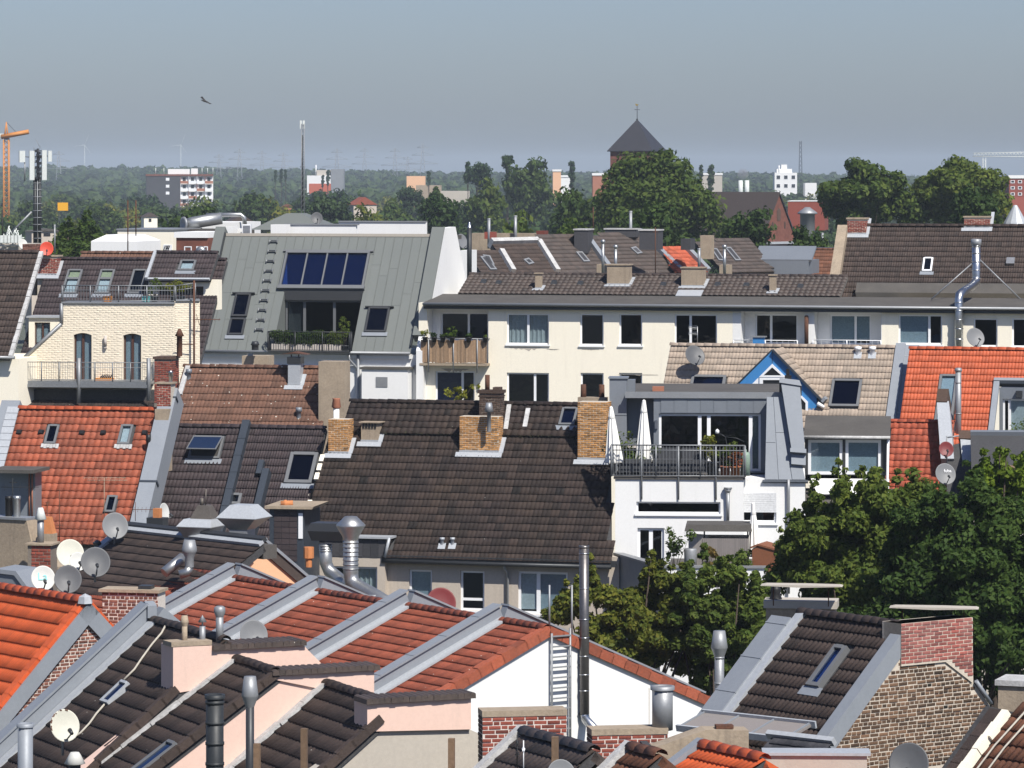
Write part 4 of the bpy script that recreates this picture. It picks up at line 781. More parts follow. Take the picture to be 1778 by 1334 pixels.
def painted_house():
    al=8; F=fac(107,527,178,al); T=Thing('painted_brick_house','cream painted brick house with two tall French doors and a roof terrace','house',gbase(F.o)); zb=-F.o.z
    A=lambda u,v:F.hit(u,v)
    x1=A(303,600)[0]; d1,d2=rect(F,(128,578,159,662)),rect(F,(214,579,245,663))
    b=MB(); b.shell(F,0,x1,zb,0,1.2,[d1,d2],.16); tri=[A(29,634),(0,A(107,562)[1]),(0,zb),(A(29,634)[0],zb)]; b.prism(F,[tri[3],tri[2],tri[1],tri[0]],-1.2,0); wall=T.part('wall',b,M_['creambrick'])
    bricks(T,wall,F,0,x1,A(107,692)[1],0,M_['creambrick'],L=.25,H=.068,J=.012,n_ind=0,avoid=[(d[0]-.13,d[1]+.13,d[2]-.1,d[3]+.04)for d in(d1,d2)],proud=.007,wob=1.)
    bricks(T,wall,F,tri[0][0],-.01,A(107,692)[1],A(107,562)[1],M_['creambrick'],L=.25,H=.068,J=.012,n_ind=0,clip=[tri[3],tri[2],tri[1],tri[0]],proud=.007,wob=1.)
    c=F.pt(x1,0); F2=facp(c,-6); w2=F2.hit(347,560)[0]; b=MB(); b.shell(F2,.003,w2,zb,.12,1.2); w_2=T.part('wall',b,M_['creambrick']); bricks(T,w_2,F2,.01,w2,F2.hit(320,692)[1],.1,M_['creambrick'],L=.25,H=.068,n_ind=0,proud=.007,wob=1.)
    for d in(d1,d2):
        o=window(T,F,d,mull=(.48,),fr='frbrown',fw=.07,dep=.18,panes={0:'clear',1:'clear'},blind={0:('blindb',1.),1:('blindb',1.)},sill='conc',name='french_door'); b=MB(); b.prism(F,[(d[0],d[3]-.02)]+[(d[0]+(d[1]-d[0])*k/6,d[3]-.10+.09*math.sin(math.pi*k/6))for k in range(7)]+[(d[1],d[3]-.02),(d[1],d[3]+.02),(d[0],d[3]+.02)],-.05,.006); T.part('arch',b,M_['creambrick'])
    q=A(184,592); b=MB(); b.tube(F.pt(q[0],q[1]-.22,.12),F.pt(q[0],q[1]+.22,.12),.07,None,10); b.box(F,q[0]-.05,q[0]+.05,q[1]-.32,q[1]-.22,.0,.15); T.part('wall_lamp',b,M_['potw'])
    b=MB(); b.box(F,0,x1+.02,.004,.07,-1.2,.08); b.box(F2,.06,w2,.124,.19,-1.2,.08); T.part('coping',b,M_['galv'])
    b=MB(); p0,p1=F.pt(*tri[0],.03),F.pt(*tri[1],.03); b.bar(p0,p1,.12); b.bar(p1,F.pt(0,0,.03),.12); T.part('edge_trim',b,M_['galv'])
    railing(T,[F.pt(0,.07,-.1),F.pt(x1,.07,-.1),F2.pt(w2-.2,.19,-.1)],.72,'rail',gap=.13,posts=1.25,br=.012,pr=.025,tops=(1.,.72),name='terrace_railing')
                            
    zt=A(107,664)[1]; xl,xr=A(22,660)[0],A(268,660)[0]; B=F.off(.0); dp=1.15
    b=MB(); b.box(F,xl,xr,zt-.02,zt+.12,.004,dp); b.box(F,xl-.03,xr+.03,zt-.16,zt-.024,dp-.15,dp+.04); bal=T.part('balcony',b,M_['rail'])
    railing(T,[F.pt(xl,zt+.12,.1),F.pt(xl,zt+.12,dp),F.pt(xr,zt+.12,dp),F.pt(xr,zt+.12,.1)],.82,'rail',gap=.105,posts=.78,br=.007,pr=.018,tops=(1.,.74),parent=bal)
    for u,v0,v1 in((20,622,700),(137,622,700),(258,622,696)):q=F.off(dp).hit(u,v0),F.off(dp).hit(u,v1); b=MB(); b.bar(F.pt(q[0][0],q[0][1],dp),F.pt(q[1][0],q[1][1],dp),.13); T.part('post',b,M_['galv'],bal)
                                             
    rp=roof(107,545,183.5,12,46); P_=[(20,660),(360,660),(360,452),(103,452)]; x0,xx,y0,y1=local4(rp,P_); x0=rp.hit(22,655)[0]; x0=rp.hit(62,560)[0]
    sks=[rect(rp,(108,515,143,471)),]if 0 else[(*[rp.hit(107,512)[0],rp.hit(145,471)[0]],rp.hit(107,512)[1],rp.hit(145,471)[1]),(rp.hit(164,512)[0],rp.hit(201,471)[0],rp.hit(164,512)[1],rp.hit(201,471)[1]),(rp.hit(221,512)[0],rp.hit(257,471)[0],rp.hit(221,512)[1],rp.hit(257,471)[1])]
    poly=[(rp.hit(24,655)[0],rp.hit(24,655)[1]),(rp.hit(345,640)[0],y0),(rp.hit(345,640)[0],y1),(rp.hit(24,655)[0],y1)]
    b=MB(); b.prism(rp,poly,-.2,0); r_=T.part('roof',b,M_['feltd']); tiles(T,r_,rp,poly,M_['tplum'],.3,.33,'double',skip=sks); ridge(T,r_,rp.pt(poly[3][0],y1,.03),rp.pt(poly[2][0],y1,.03),.12,M_['tplum'])
    for i,k in enumerate(sks):skylight(T,rp,k,'frgrey','clear' if i<2 else 'dark',split=.62 if i<2 else None,inner='blindw' if i<2 else 'interior',blind=('blindy',.36)if i<2 else None)
    x,y=rp.hit(50,606); D=facp(rp.pt(x,y),al); q=(0,50/FL*179,0,55/FL*179); o=rect(D,(60,560,87,604)); b=MB(); b.shell(D,0,q[1]+.3,-.3,q[3],2.2,[o],.12); dm=T.part('dormer',b,M_['cream']); window(T,D,o,mull=(.5,),fr='frbrown',fw=.05,blind={0:('blindw',1.),1:('blindb',1.)},parent=dm)
    b=MB(); b.box(D,-.08,q[1]+.3,q[3]+.002,q[3]+.08,-2.2,.12); T.part('dormer_cap',b,M_['zincl'],dm)
                                                
    rq=roof(258,484,183.1,12,40); r2,pl2=quad_roof(T,rq,[(257,484),(365,484),(365,440),(276,440)],'tplum',.3,.33,'double',skip=[(rq.hit(309,472)[0],rq.hit(342,455)[0],rq.hit(309,472)[1],rq.hit(342,455)[1])],pname='upper_roof')
    skylight(T,rq,(rq.hit(309,472)[0],rq.hit(342,455)[0],rq.hit(309,472)[1],rq.hit(342,455)[1]),'frgrey','clear',inner='blindw'); b=MB(); b.box(rq,-.14,.0,-.1,pl2[2][1],.02,.16); b.box(rq,-.14,pl2[1][0],-.12,-.02,-.02,.09); T.part('flashing',b,M_['zincl'],r2)
    G=facp(rq.pt(0,0),12).off(-.3); b=MB(); b.shell(G,-.1,3.2,-1.4,-.05,.6,[(.35,2.5,-1.1,-.35)],.2); tw=T.part('terrace_wall',b,M_['cream']); window(T,G,(.35,2.5,-1.1,-.35),mull=(.4,),fr='frbrown',sill=None,gl='dark',parent=tw)
    rb=roof(137,457,191,12,35); quad_roof(T,rb,[(135,457),(285,457),(285,441),(155,441)],'tbrown',.3,.34,'double',pname='rear_roof')
                                  
    b=MB(); k=P(335,484,184); D=facp(k,8); b.box(D,0,.55,-3,1.0,-.6,0); T.part('vent_stack',b,M_['galv']); b=MB(); b.lathe(D.pt(.32,1.25,-.2),-D.n*-1,[(.18,-.3),(.24,.0),(.2,.12),(.06,.12)],12); T.part('vent_fan',b,M_['steeld'])
    chimney(T,rp,65,99,446,480,.75,'mortar',12,brick='brickr',low=1.,cap=.07,capmat='conc'); chimney(T,rp,39,62,424,468,.7,'mortard',12,brick='brickm',low=1.2)
                                              
    b=MB(); W=F.off(.4); q0,q1=W.hit(25,676),W.hit(268,701); b.box(W,q0[0],q1[0],q1[1]-3,q0[1],-.3,0); T.part('lower_wall',b,M_['feltd']); rr=roofp(W.pt(q0[0],q1[1]-.25,.9),al,20); b=MB(); b.box(rr,-.2,q1[0]-q0[0]+.1,0,1.1,-.06,0); lo=T.part('lean_to_roof',b,M_['feltd']); tiles(T,lo,rr,[(-.2,0),(q1[0]-q0[0]+.1,0),(q1[0]-q0[0]+.1,1.1),(-.2,1.1)],M_['tdark'],.3,.34,'double')
    return F,rp,dp,zt
PF,PRP,PDP,PZT=painted_house()
q=PF.off(.5).hit(178,658); c=PF.pt(q[0],PZT+.12,.5); T=Thing('lounge_mat','orange and black folded lounge mat lying on the balcony','mat',c); F=facp(c,8); b=MB(); b.box(F,-.35,.4,0,.10,-.5,0); T.part('mat',b,M_['orange']); b=MB()
for k in range(6):b.tube(F.pt(-.15+k*.09,.1,-.2),F.pt(-.05+k*.08,.24,-.3),.035,.02,6)
T.part('strap',b,M_['black'])
for i,(u,w_,c_,nm)in enumerate(((188,.35,'orange','small orange tub on roof terrace floor behind the railing'),(255,.3,'teal','small teal crate on roof terrace near the cream wall'))):
    q=PF.off(-.6).hit(u,524); c=PF.pt(q[0],.03,-.5); b=MB(); F=facp(c,8); b.frustum(flat(c,8),-w_/2*.8,w_/2*.8,-.15,.15,0,-w_/2,w_/2,-.2,.2,.28); single('tub' if i==0 else 'crate',b,M_[c_],nm,'tub' if i==0 else 'crate',c)
for i,(u,hh,lm)in enumerate(((272,.8,'mid'),(318,.75,'yel'),(305,.6,'yel'))):
    q=PF.off(-1.1).hit(u,516); plant(['bushy green plant left behind the roof terrace railing','yellowing plant right of the terrace window near vent stack','low yellowish plant between the two taller terrace plants'][i],PF.pt(q[0],.05,-.7),hh,.7,LEAF[lm],20+i,n=350,leaf=.05,pot='pot')
                                                  
c=P(337,692,177); T=Thing('aerial_mast','thin rusty aerial mast with yagi antenna in front of cream wall','antenna',c); b=MB(); b.tube(c,P(337,487,177),.045,None,8); T.part('mast',b,M_['rust']); b=MB(); y=P(337,555,177); b.tube(y-Vector((.05,0,0)),y+Vector((1.15,0,0)),.018,None,5)
for k in range(6):b.tube(y+Vector((.1+.2*k,0,-.0))-Vector((0,.14,.06)),y+Vector((.1+.2*k,0,0))+Vector((0,.14,.06)),.008,None,4)
b.tube(y+Vector((.1,-.1,.25)),y+Vector((.25,-.1,-.25)),.012,None,4); b.tube(P(306,598,177),P(337,598,177),.02,None,5); T.part('yagi',b,M_['rust'])

def left_brown():
    rp=roof(-20,615,176,14,50); T=Thing('far_left_house','brown tiled house at the picture edge with pale mortared verge','house',gbase(rp.o)); x1=rp.hit(18,612)[0]; y1=rp.hit(40,439)[1]; x0=rp.hit(-60,560)[0]
    poly=[(x0,-.2),(x1,-.2),(x1,y1),(x0,y1)]; b=MB(); b.prism(rp,poly,-.2,0); r_=T.part('roof',b,M_['feltd']); tiles(T,r_,rp,poly,M_['trust']if 0 else M_['twarm'],.3,.34,'double'); ridge(T,r_,rp.pt(x0,y1,.03),rp.pt(x1,y1,.03),.12,M_['twarm'])
    n=16
    for k in range(n):b=MB(); b.box(rp,x1+.02,x1+.2,-.2+(y1+.2)*k/n+.01,-.2+(y1+.2)*(k+1)/n-.01,.0,.12+R.uniform(0,.04)); T.part('verge_tile',b,M_['lead'],r_)
    F=facp(rp.pt(0,-.2),14).off(-.4); b=MB(); b.shell(F,x0,x1+.3,-F.o.z,-.05,5); T.part('wall',b,M_['cream']); b=MB(); b.tube(F.pt(x0,.02,.45),F.pt(x1+.3,.02,.45),.07,None,8); T.part('gutter',b,M_['galv'])
left_brown()

# ================================================================ left orange roofed house
def orange_house():
    rp=roof(60,945,141,12,50); T=Thing('orange_roofed_house','house with weathered orange pantile roof and three small skylights','house',gbase(rp.o)); H=rp.hit
    sk=[(H(77,773)[0],H(105,741)[0],H(77,773)[1],H(105,741)[1]),(H(204,774)[0],H(233,741)[0],H(204,774)[1],H(233,741)[1]),(H(181,892)[0],H(206,864)[0],H(181,892)[1],H(206,864)[1])]
    xl,xr,yb,yt=H(8,812)[0],H(272,735)[0],H(150,946)[1],H(150,712)[1]; cx,cy=H(57,817)
    poly=[(H(45,900)[0],yb),(xr,yb),(xr,yt),(xl,yt),(xl,cy),(cx,cy),(H(43,900)[0],H(43,900)[1])]
    b=MB(); b.prism(rp,poly,-.2,0); r_=T.part('roof',b,M_['feltd']); tiles(T,r_,rp,poly,M_['torangew'],.235,.32,'pan',skip=sk,nx=8); ridge(T,r_,rp.pt(xl,yt,.04),rp.pt(xr,yt,.04),.13,M_['torangen'])
    for i,k in enumerate(sk):
        o=skylight(T,rp,k,'frgrey','navy' if i!=1 else 'clear',fw=.08,apron=None,inner='blindw' if i==1 else 'interior')
        if i<2:
            b=MB()
            for j in range(6):b.box(rp,k[0]-.08+j*.11,k[0]+.02+j*.11,k[2]-.17-.03*(j%2),k[2]-.003,.06,.10)
            T.part('apron',b,M_['lead'],o)
    for u,v in((34,752),(72,752),(143,753),(180,753),(252,753)):x,y=H(u,v); b=MB(); b.frustum(rp,x-.12,x+.12,y-.12,y+.1,.03,x-.08,x+.08,y-.1,y+.05,.14); T.part('vent_tile',b,M_['black'],r_)
               
    b=MB(); b.box(rp,xl-.72,xl-.02,cy-.1,yt+.3,-.4,.12); T.part('rim',b,M_['zinc'])
    n=9
    for k in range(n):b=MB(); L=(yt-cy)/n; b.box(rp,xl-.42,xl+.02,cy+L*k+.01,cy+L*(k+1)-.01,.125,.16); T.part('flashing',b,M_['zincl'],r_)
    b=MB(); b.box(rp,xr+.02,xr+.62,yb-.2,yt+.75,-.6,.38); T.part('rim',b,M_['zinc']); b=MB(); b.box(rp,xr+.0,xr+.66,yt*.42,yt*.425+.05,.1,.40); b.box(rp,xr+.0,xr+.66,yt+.3,yt+.36,.1,.40); T.part('joint',b,M_['zincd'])
    b=MB(); b.box(facp(rp.pt(xr+.05,yt*.8),12),.0,.5,-1.2,1.0,-.5,-.02); T.part('fire_wall',b,M_['conc'])
    c=facp(rp.pt(xr+.02,yt-.2,.2),12); b=MB(); b.box(c,-.02,.5,-1.0,1.0,-.5,.05); k_=T.part('chimney',b,M_['mortar']); bricks(T,k_,c.off(.05),-.02,.5,.2,1.0,M_['brickr'],L=.2); b=MB(); b.box(c,-.08,.56,1.003,1.06,-.55,.1); T.part('cap',b,M_['conc'],k_); b=MB(); b.lathe(c.pt(.42,1.06,-.2),UP,[(.07,0),(.07,.2),(.1,.22),(.07,.3),(.1,.32),(.06,.4)],10); T.part('pot',b,M_['steel'],k_)
    F=facp(rp.pt(0,yb),12).off(-.3); b=MB(); b.shell(F,xl,xr,-F.o.z,-.1,6); T.part('wall',b,M_['greige'])
                               
    d=fac(-20,900,140.2,12); q=rect(d,(-20,822,56,900)); b=MB(); b.box(d,q[0],q[1]-.2,q[2]-2,q[3],-1.6,-.9); dm=T.part('dormer',b,M_['zincb']); b=MB(); b.box(d,q[0],q[1]+.1,q[3]+.004,q[3]+.12,-1.6,.2); T.part('dormer_cap',b,M_['felt'],dm)
    b=MB(); b.box(rp,cx-.05,cx+.17,H(43,900)[1]-.1,cy+.02,.0,.2); T.part('flashing',b,M_['zincl'],dm); b=MB()
    for u in(37,42):x=d.hit(u,860)[0]; b.tube(d.pt(x,q[2],-.85),d.pt(x,q[3],-.85),.03,None,6)
    T.part('red_pipe',b,M_['terra'],dm)
    return rp
ORP=orange_house()
x,y=ORP.hit(260,785); c=ORP.pt(x,y,.1); b=MB(); b.pipe([c,c+UP*.35-ORP.n*-.1,c+UP*.5+ORP.n*.1],.09,8); single('roof_bracket',b,M_['black'],'black bent vent pipe on the orange pantiles beside zinc rim','vent pipe',c)
                                             
def aerial(label,u,v0,v1,Y,arms,mt='rust',r=.018,group=None):
    c=P(u,v1,Y); T=Thing('tv_aerial',label,'antenna',c,group); b=MB(); b.tube(c,P(u,v0,Y),r,None,6); T.part('mast',b,M_[mt]); b=MB(); s_=Y/FL
    for v,L0,L1,n,dl in arms:
        q=P(u,v,Y); b.tube(q+Vector((L0*s_,0,0)),q+Vector((L1*s_,.0,0)),.010,None,4)
        for k in range(n):w_=q+Vector(((L0+(L1-L0)*(k+.5)/n)*s_,0,0)); b.tube(w_-Vector((0,.1,dl*s_)),w_+Vector((0,.1,dl*s_)),.006,None,4)
    T.part('elements',b,M_[mt]); return T
aerial('tall rusty aerial with two wide horizontal arrays before orange roof',181,830,900,139,((830,-38,38,10,1.5),(834,-30,40,8,1.)),'conc',.012)
aerial('rusty thin aerial pole standing left before orange roof',103,850,950,136,((912,-6,8,3,3),),'rust',.014)
aerial('short rusty aerial pole beside yellow chimney cowl',82,872,940,134,((873,-3,4,2,2),(915,-5,5,2,2)),'rust',.012)
aerial('dark yagi aerial at picture edge below the zinc dormer',22,830,900,136,((846,-20,45,5,6),(838,-6,8,2,3)),'cabled',.012)
aerial('little yagi aerial near the zinc rim foot',235,872,905,138,((885,-6,36,6,4),),'rust',.012)

# ================================================================ brown lichen roof
def lichen_house():
    rp=roof(326,742,152,12,43); T=Thing('lichen_roofed_house','house with brown lichen spotted roof between two chimney shafts','house',gbase(rp.o)); H=rp.hit; x0,x1,y1=H(305,720)[0],H(553,735)[0],H(400,640)[1]
    r_,poly=quad_roof(T,rp,[rpx for rpx in((303,742),(560,742),(552,640),(320,638))],'tbrown',.3,.335,'double',square=True)
    chimney(T,rp,553,598,628,735,.9,'conc',12,low=1.2,cap=.0,flash=None)
    chimney(T,None,420,466,608,650,.9,'conc',12,flash=None,base=P(420,660,158),low=2); b=MB(); F=facp(P(430,626,157.98),12); b.box(F,0,.22,0,.28,0,.02); T.part('vent_panel',b,M_['galv'])
    b=MB(); c=P(443,608,157.5); b.lathe(c,UP,[(.14,0),(.14,.18),(.18,.2),(.12,.34),(0,.34)],10); T.part('chimney_pot',b,M_['dkmetal'])
    F,w_,h_,o=chimney(T,rp,500,521,632,672,.5,'zincl',12,low=.5); b=MB(); b.box(F,-.03,w_+.03,h_+.002,h_+.26,-.53,.03); T.part('collar',b,M_['dkmetal'],o)
    for k in(.08,w_-.1):b=MB(); b.bar(F.pt(k,h_+.26,-.2),F.pt(k,h_+.36,-.2),.03); T.part('stay',b,M_['rust'],o)
    b=MB(); b.prism(F,[(-.28,h_+.36),(w_/2,h_+.46),(w_+.28,h_+.36),(w_/2,h_+.40)],-.6,.12); T.part('cowl',b,M_['rust'],o)
    for u,v in((328,660),(519,727)):x,y=H(u,v); b=MB(); b.lathe(rp.pt(x,y,0),UP,[(.09,0),(.08,.25),(.12,.26),(.12,.42),(0,.42)],10); T.part('vent_pipe',b,M_['zincb'],r_)
    b=MB(); b.box(rp,x0-.12,x0+.06,1.6,y1,.03,.14); T.part('verge_flashing',b,M_['lead'],r_)
                                              
    F,w_,h_,o=chimney(T,None,268,298,624,700,1.0,'mortard',12,brick='brickr',base=P(268,700,154),low=1.5,flash=None,cap=.1,capmat='brickd'); b=MB(); c=F.pt(.85,h_+.1,-.5); b.lathe(c,UP,[(.11,0),(.11,.75),(.18,.78),(.05,1.05),(0,1.05)],10); T.part('iron_flue',b,M_['rust'],o)
    W=facp(rp.pt(0,0),12).off(-.3); b=MB(); b.shell(W,x0,x1,-W.o.z,-.1,5); T.part('wall',b,M_['beige'])
    return rp
LRP=lichen_house()
# ================================================================ twin plum roofs
def plum_house():
    rp=roof(268,905,144,AL,50); T=Thing('plum_roofed_house','house with plum dark tiles split by a dark metal ridge wall','house',gbase(rp.o)); H=rp.hit
    x0,xm0,xm1,x1=H(262,905)[0],H(384,905)[0],H(397,905)[0],H(530,905)[0]; y1=H(400,742)[1]
    k1=(H(327,798)[0],H(391,761)[0],H(327,798)[1],H(391,761)[1]); k2=(H(494,841)[0],H(554,789)[0],H(494,841)[1],H(554,789)[1]); k3=(H(392,878)[0],H(422,860)[0],H(392,878)[1],H(422,860)[1])
    b=MB(); b.prism(rp,[(x0,-1.2),(x1,-1.2),(x1,y1),(x0,y1)],-.2,0); r_=T.part('roof',b,M_['feltd'])
    tiles(T,r_,rp,[(x0,-1.2),(xm0,-1.2),(xm0,y1),(x0,y1)],M_['tplum'],.30,.335,'double',skip=[k1]); tiles(T,r_,rp,[(xm1,-1.2),(x1,-1.2),(x1,y1),(xm1,y1)],M_['tshade' if 0 else 'tplum'],.2,.335,'rib',skip=[k2,k3])
    ridge(T,r_,rp.pt(x0,y1,.02),rp.pt(x1,y1,.02),.12,M_['tplum'])
    b=MB(); b.box(rp,xm0,xm1,-1.2,y1+.1,0,.34); T.part('dividing_wall',b,M_['zincd']); b=MB()
    for k in range(7):b.box(rp,xm0-.01,xm1+.01,-1+(y1+1)*k/7,-1+(y1+1)*k/7+.03,.05,.355)
    T.part('seams',b,M_['zincd'],kind='stuff')
    b=MB(); b.box(rp,xm1+.95,xm1+1.2,-1.2,H(460,825)[1],0,.42); T.part('dormer_side',b,M_['zincd']); x,y=H(452,825); b=MB(); b.box(rp,x-.1,x+.1,y-.1,y+.5,.05,.25); T.part('vent',b,M_['zincd'])
    skylight(T,rp,k1,'frgrey','clear',fw=.08,openA=24,glassmat=G_['blue']); skylight(T,rp,k2,'frgrey','navy',fw=.13); skylight(T,rp,k3,'frgrey','dark',fw=.1)
    W=facp(rp.pt(0,-1.2),AL).off(-.3); b=MB(); b.shell(W,x0,x1,-W.o.z,-.1,5); T.part('wall',b,M_['beige'])
                             
    D=fac(463,975,138.5,10); q=rect(D,(468,884,528,975)); b=MB(); b.box(D,q[0],q[1],q[2]-2,q[3],-2.5,0); dm=T.part('dormer',b,M_['zincd']); r1=rect(D,(476,886,516,975))
    n=9; h_=(r1[3]-r1[2])/n
    for j in range(n):
        for i in range(3):a=r1[0]+(r1[1]-r1[0])*i/3; b=MB(); b.frustum(D,a+.004,a+(r1[1]-r1[0])/3-.004,r1[2]+j*h_,r1[2]+(j+1)*h_-.01,.003,a+.004,a+(r1[1]-r1[0])/3-.004,r1[2]+j*h_+.01,r1[2]+(j+1)*h_-.01,.02); T.part('slate',b,M_['tplum'],dm)
    b=MB(); b.box(D,r1[1]+.05,r1[1]+.2,r1[2]+.8,r1[3]-.1,.003,.04); T.part('trim',b,M_['frwhite'],dm)
    b=MB(); b.prism(D,[(q[0]-.12,q[3]+.003),(q[1]+.32,q[3]+.003),(q[1]+.38,q[3]+.1),(q[0]-.12,q[3]+.1)],-2.2,.2); T.part('felt_cap',b,M_['conc'],dm)
    return rp,D,q
LPRP,DMR,DQ=plum_house()
c=DMR.pt(DMR.hit(484,868)[0],DQ[3]+.14,-.3); b=MB(); b.lathe(c,Vector((1,0,.05)),[(0,0),(.1,0),(.1,.1),(.13,.12),(.13,.2),(.1,.22),(.1,.42),(0,.42)],12); single('clay_pot',b,M_['clay'],'orange clay pipe lying on the small dormer cap','clay pipe',c)
# ================================================================ big dark roof in the middle
def dark_house():
    al=15; rp=roof(668,969,140,al,46); T=Thing('dark_roofed_house','house with big dark brown tiled roof and yellow brick chimneys','house',gbase(rp.o)); H=rp.hit
    yk=H(800,756)[1]; x0=H(560,800)[0]; x1=H(1062,975)[0]; xb=H(686,930)[0]; yb=H(600,930)[1]
    poly=[(x0,yb),(xb,yb),(H(668,969)[0],0),(x1,0),(H(1060,757)[0],yk),(x0,yk)]
    b=MB(); b.prism(rp,poly,-.2,0); r_=T.part('roof',b,M_['feltd']); tiles(T,r_,rp,poly,M_['tdark'],.31,.335,'double')
    ru=roofp(rp.pt(0,yk-.05,.07),al,42); yu=ru.hit(800,701)[1]; ua,ub=ru.hit(596,740)[0],ru.hit(1040,740)[0]; ks=(ru.hit(970,741)[0],ru.hit(1005,712)[0],ru.hit(970,741)[1],ru.hit(1005,712)[1])
    b=MB(); b.prism(ru,[(ua,0),(ub,0),(ub,yu),(ua,yu)],-.2,0); r2=T.part('upper_roof',b,M_['feltd']); tiles(T,r2,ru,[(ua,0),(ub,0),(ub,yu),(ua,yu)],M_['tplum']if 0 else M_['tdark'],.24,.335,'pan',skip=[ks]); ridge(T,r2,ru.pt(ua,yu,.03),ru.pt(ub,yu,.03),.12,M_['tdark'])
    rng=np.random.default_rng(2); C=np.array([np.array(ru.pt(rng.uniform(ua,ub),rng.normal()*.03,.06))for _ in range(150)]); V,Fq=leafcloud(rng,C,np.full(150,.05),900,.02); T.part('moss_line',npmesh('moss_line',V,Fq,T.base),M_['moss'],r2,kind='stuff')
    skylight(T,ru,ks,'frgrey','blue',fw=.08)
    for u,v0,v1 in((908,712,744),(875,705,748)):a,c=ru.hit(u,v1),ru.hit(u+6,v0); b=MB(); b.prism(ru,[(a[0],a[1]),(a[0]+.16,a[1]),(c[0]+.16,c[1]),(c[0],c[1])],.05,.1); T.part('flashing',b,M_['lead'],r2)
    chimney(T,rp,570,605,728,790,.62,'mortar',al,brick='bricky',L=.22,H=.055,lab='yellow brick chimney beside the rendered vent stack'); chimney(T,rp,798,866,723,788,.6,'mortar',al,brick='bricky',L=.22,H=.055,lab='broad yellow brick chimney at the middle of the roof'); chimney(T,rp,1003,1052,698,801,.75,'mortar',al,brick='bricky',L=.22,H=.055,lab='tall yellow brick chimney partly in shade')
    F,w_,h_,o=chimney(T,rp,627,657,736,770,.55,'conc',al)
    for k in range(5):b=MB(); b.box(F,.06+k*.11,.12+k*.11,h_-.16,h_+.03,.004,.03); T.part('vent_slot',b,M_['black'],o)
    b=MB(); b.box(F,-.06,w_+.08,h_+.033,h_+.07,-.6,.08); T.part('cap',b,M_['conc'],o)
    F,w_,h_,o=chimney(T,ru,832,868,682,745,.6,'mortard',al,brick='brickd',flash=None,L=.22); b=MB(); b.box(F,-.05,w_+.05,h_-.02,h_+.09,-.65,.05); b.box(F,-.03,w_+.03,h_-.15,h_-.1,-.62,.03); b.box(F,.5,.75,h_+.095,h_+.2,-.4,0); T.part('corbel',b,M_['brickd'],o); b=MB(); b.tube(F.pt(.22,h_+.05,-.3),F.pt(.22,h_+.62,-.3),.09,None,10); T.part('iron_flue',b,M_['rust'],o)
    b=MB(); c=ru.pt(*ru.hit(849,740)); b.lathe(P(849,730,c.y-1.2),UP,[(.07,-.4),(.07,.28),(.16,.3),(.1,.62),(0,.62)],12); T.part('vent_cowl',b,M_['galv'],o)
    F,w_,h_,o=chimney(T,rp,1003,1050,690,700,.5,'conc',al,flash=None,low=.1); 
    for k in(.05,.72):b=MB(); b.tube(F.pt(k+.1,h_-.1,-.25),F.pt(k+.1,h_+.45,-.25),.11,.1,10); T.part('iron_flue',b,M_['rust'],o)
                                
    c=rp.pt(*H(585,752)); c=P(584,748,c.y); b=MB(); b.tube(c-UP*1,c+UP*.85,.11,None,10); o=T.part('flue',b,M_['parasol']); b=MB(); b.lathe(c+UP*.8,UP,[(.12,0),(.17,.05),(.13,.32),(.15,.36),(0,.36)],12); T.part('pot',b,M_['terra'],o)
    for u in(795,851):pass
    for u in(768,786):x,y=H(u,948); b=MB(); b.lathe(rp.pt(x,y,.03),UP,[(.07,-.05),(.06,.18),(.09,.19),(.09,.27),(0,.27)],9); o=T.part('roof_vent',b,M_['zincl'],r_); b=MB(); b.box(rp,x-.12,x+.14,y-.2,y+.06,.06,.085); T.part('flashing',b,M_['zincl'],o)
    rngl=random.Random(5)
    for k in range(9):
        L=yk-.9; b=MB(); y=yb+.35+k*(L-yb)/9
        if k in(0,1,2,5,6,7):b.box(rp,x0-.1,x0+.06,y,y+.3,.02,.1); T.part('verge_mortar',b,M_['cream'],r_)
                
    F=facp(rp.pt(0,0),al).off(-.35); Hh=F.hit; zb=-F.o.z; xe=x1+.2
    sp=[((710,990,750,1064),dict(blind={0:('blindb',.95)},gl='clear')),((799,992,841,1060),dict(tran=.28,panes={0:'navy'})),((899,994,986,1066),dict(mull=(.40,),blind={0:('blindw',.95),1:('blindb',.98)},fw=.09))]
    specs=[(rect(F,r),k)for r,k in sp]; b=MB(); b.shell(F,-.05,xe,zb,.2,1,[s for s,_ in specs],.16); wl=T.part('wall',b,M_['beige']); wins(T,wl,F,specs)
    b=MB(); g0,g1=rp.pt(-.1,-.08,-.08),rp.pt(x1,-.08,-.08); b.tube(g0,g1,.075,None,8); T.part('gutter',b,M_['dkmetal']); b=MB(); b.box(F,-.1,xe,-.12,.1,.35,.39); T.part('fascia',b,M_['dkmetal'])
    x=Hh(880,1000)[0]; b=MB(); b.pipe([F.pt(x,.05,.35),F.pt(x,-.25,.3),F.pt(x+.05,-.45,.1),F.pt(x+.05,-8,.1)],.05,8); T.part('downpipe',b,M_['galv'])
                               
    B=F.off(.32); q=rect(B,(524,936,680,1000)); w=rect(B,(565,985,655,1030)); b=MB(); b.shell(B,q[0],q[1]-.25,zb,q[3],2,[w],.1); bay=T.part('bay_wall',b,M_['beige']); window(T,B,w,mull=(.55,),fr='frwhite',panes={1:'dark'},curtain=(1,),sill=None,parent=bay)
    b=MB(); n=11; dx=(q[1]-q[0]-.2)/n
    for k in range(n):b=MB(); b.box(B,q[0]+k*dx+.004,q[0]+(k+1)*dx-.004,B.hit(600,966)[1],q[3],.004,.03+.004*(k%2)); T.part('fascia_panel',b,M_['slate'],bay)
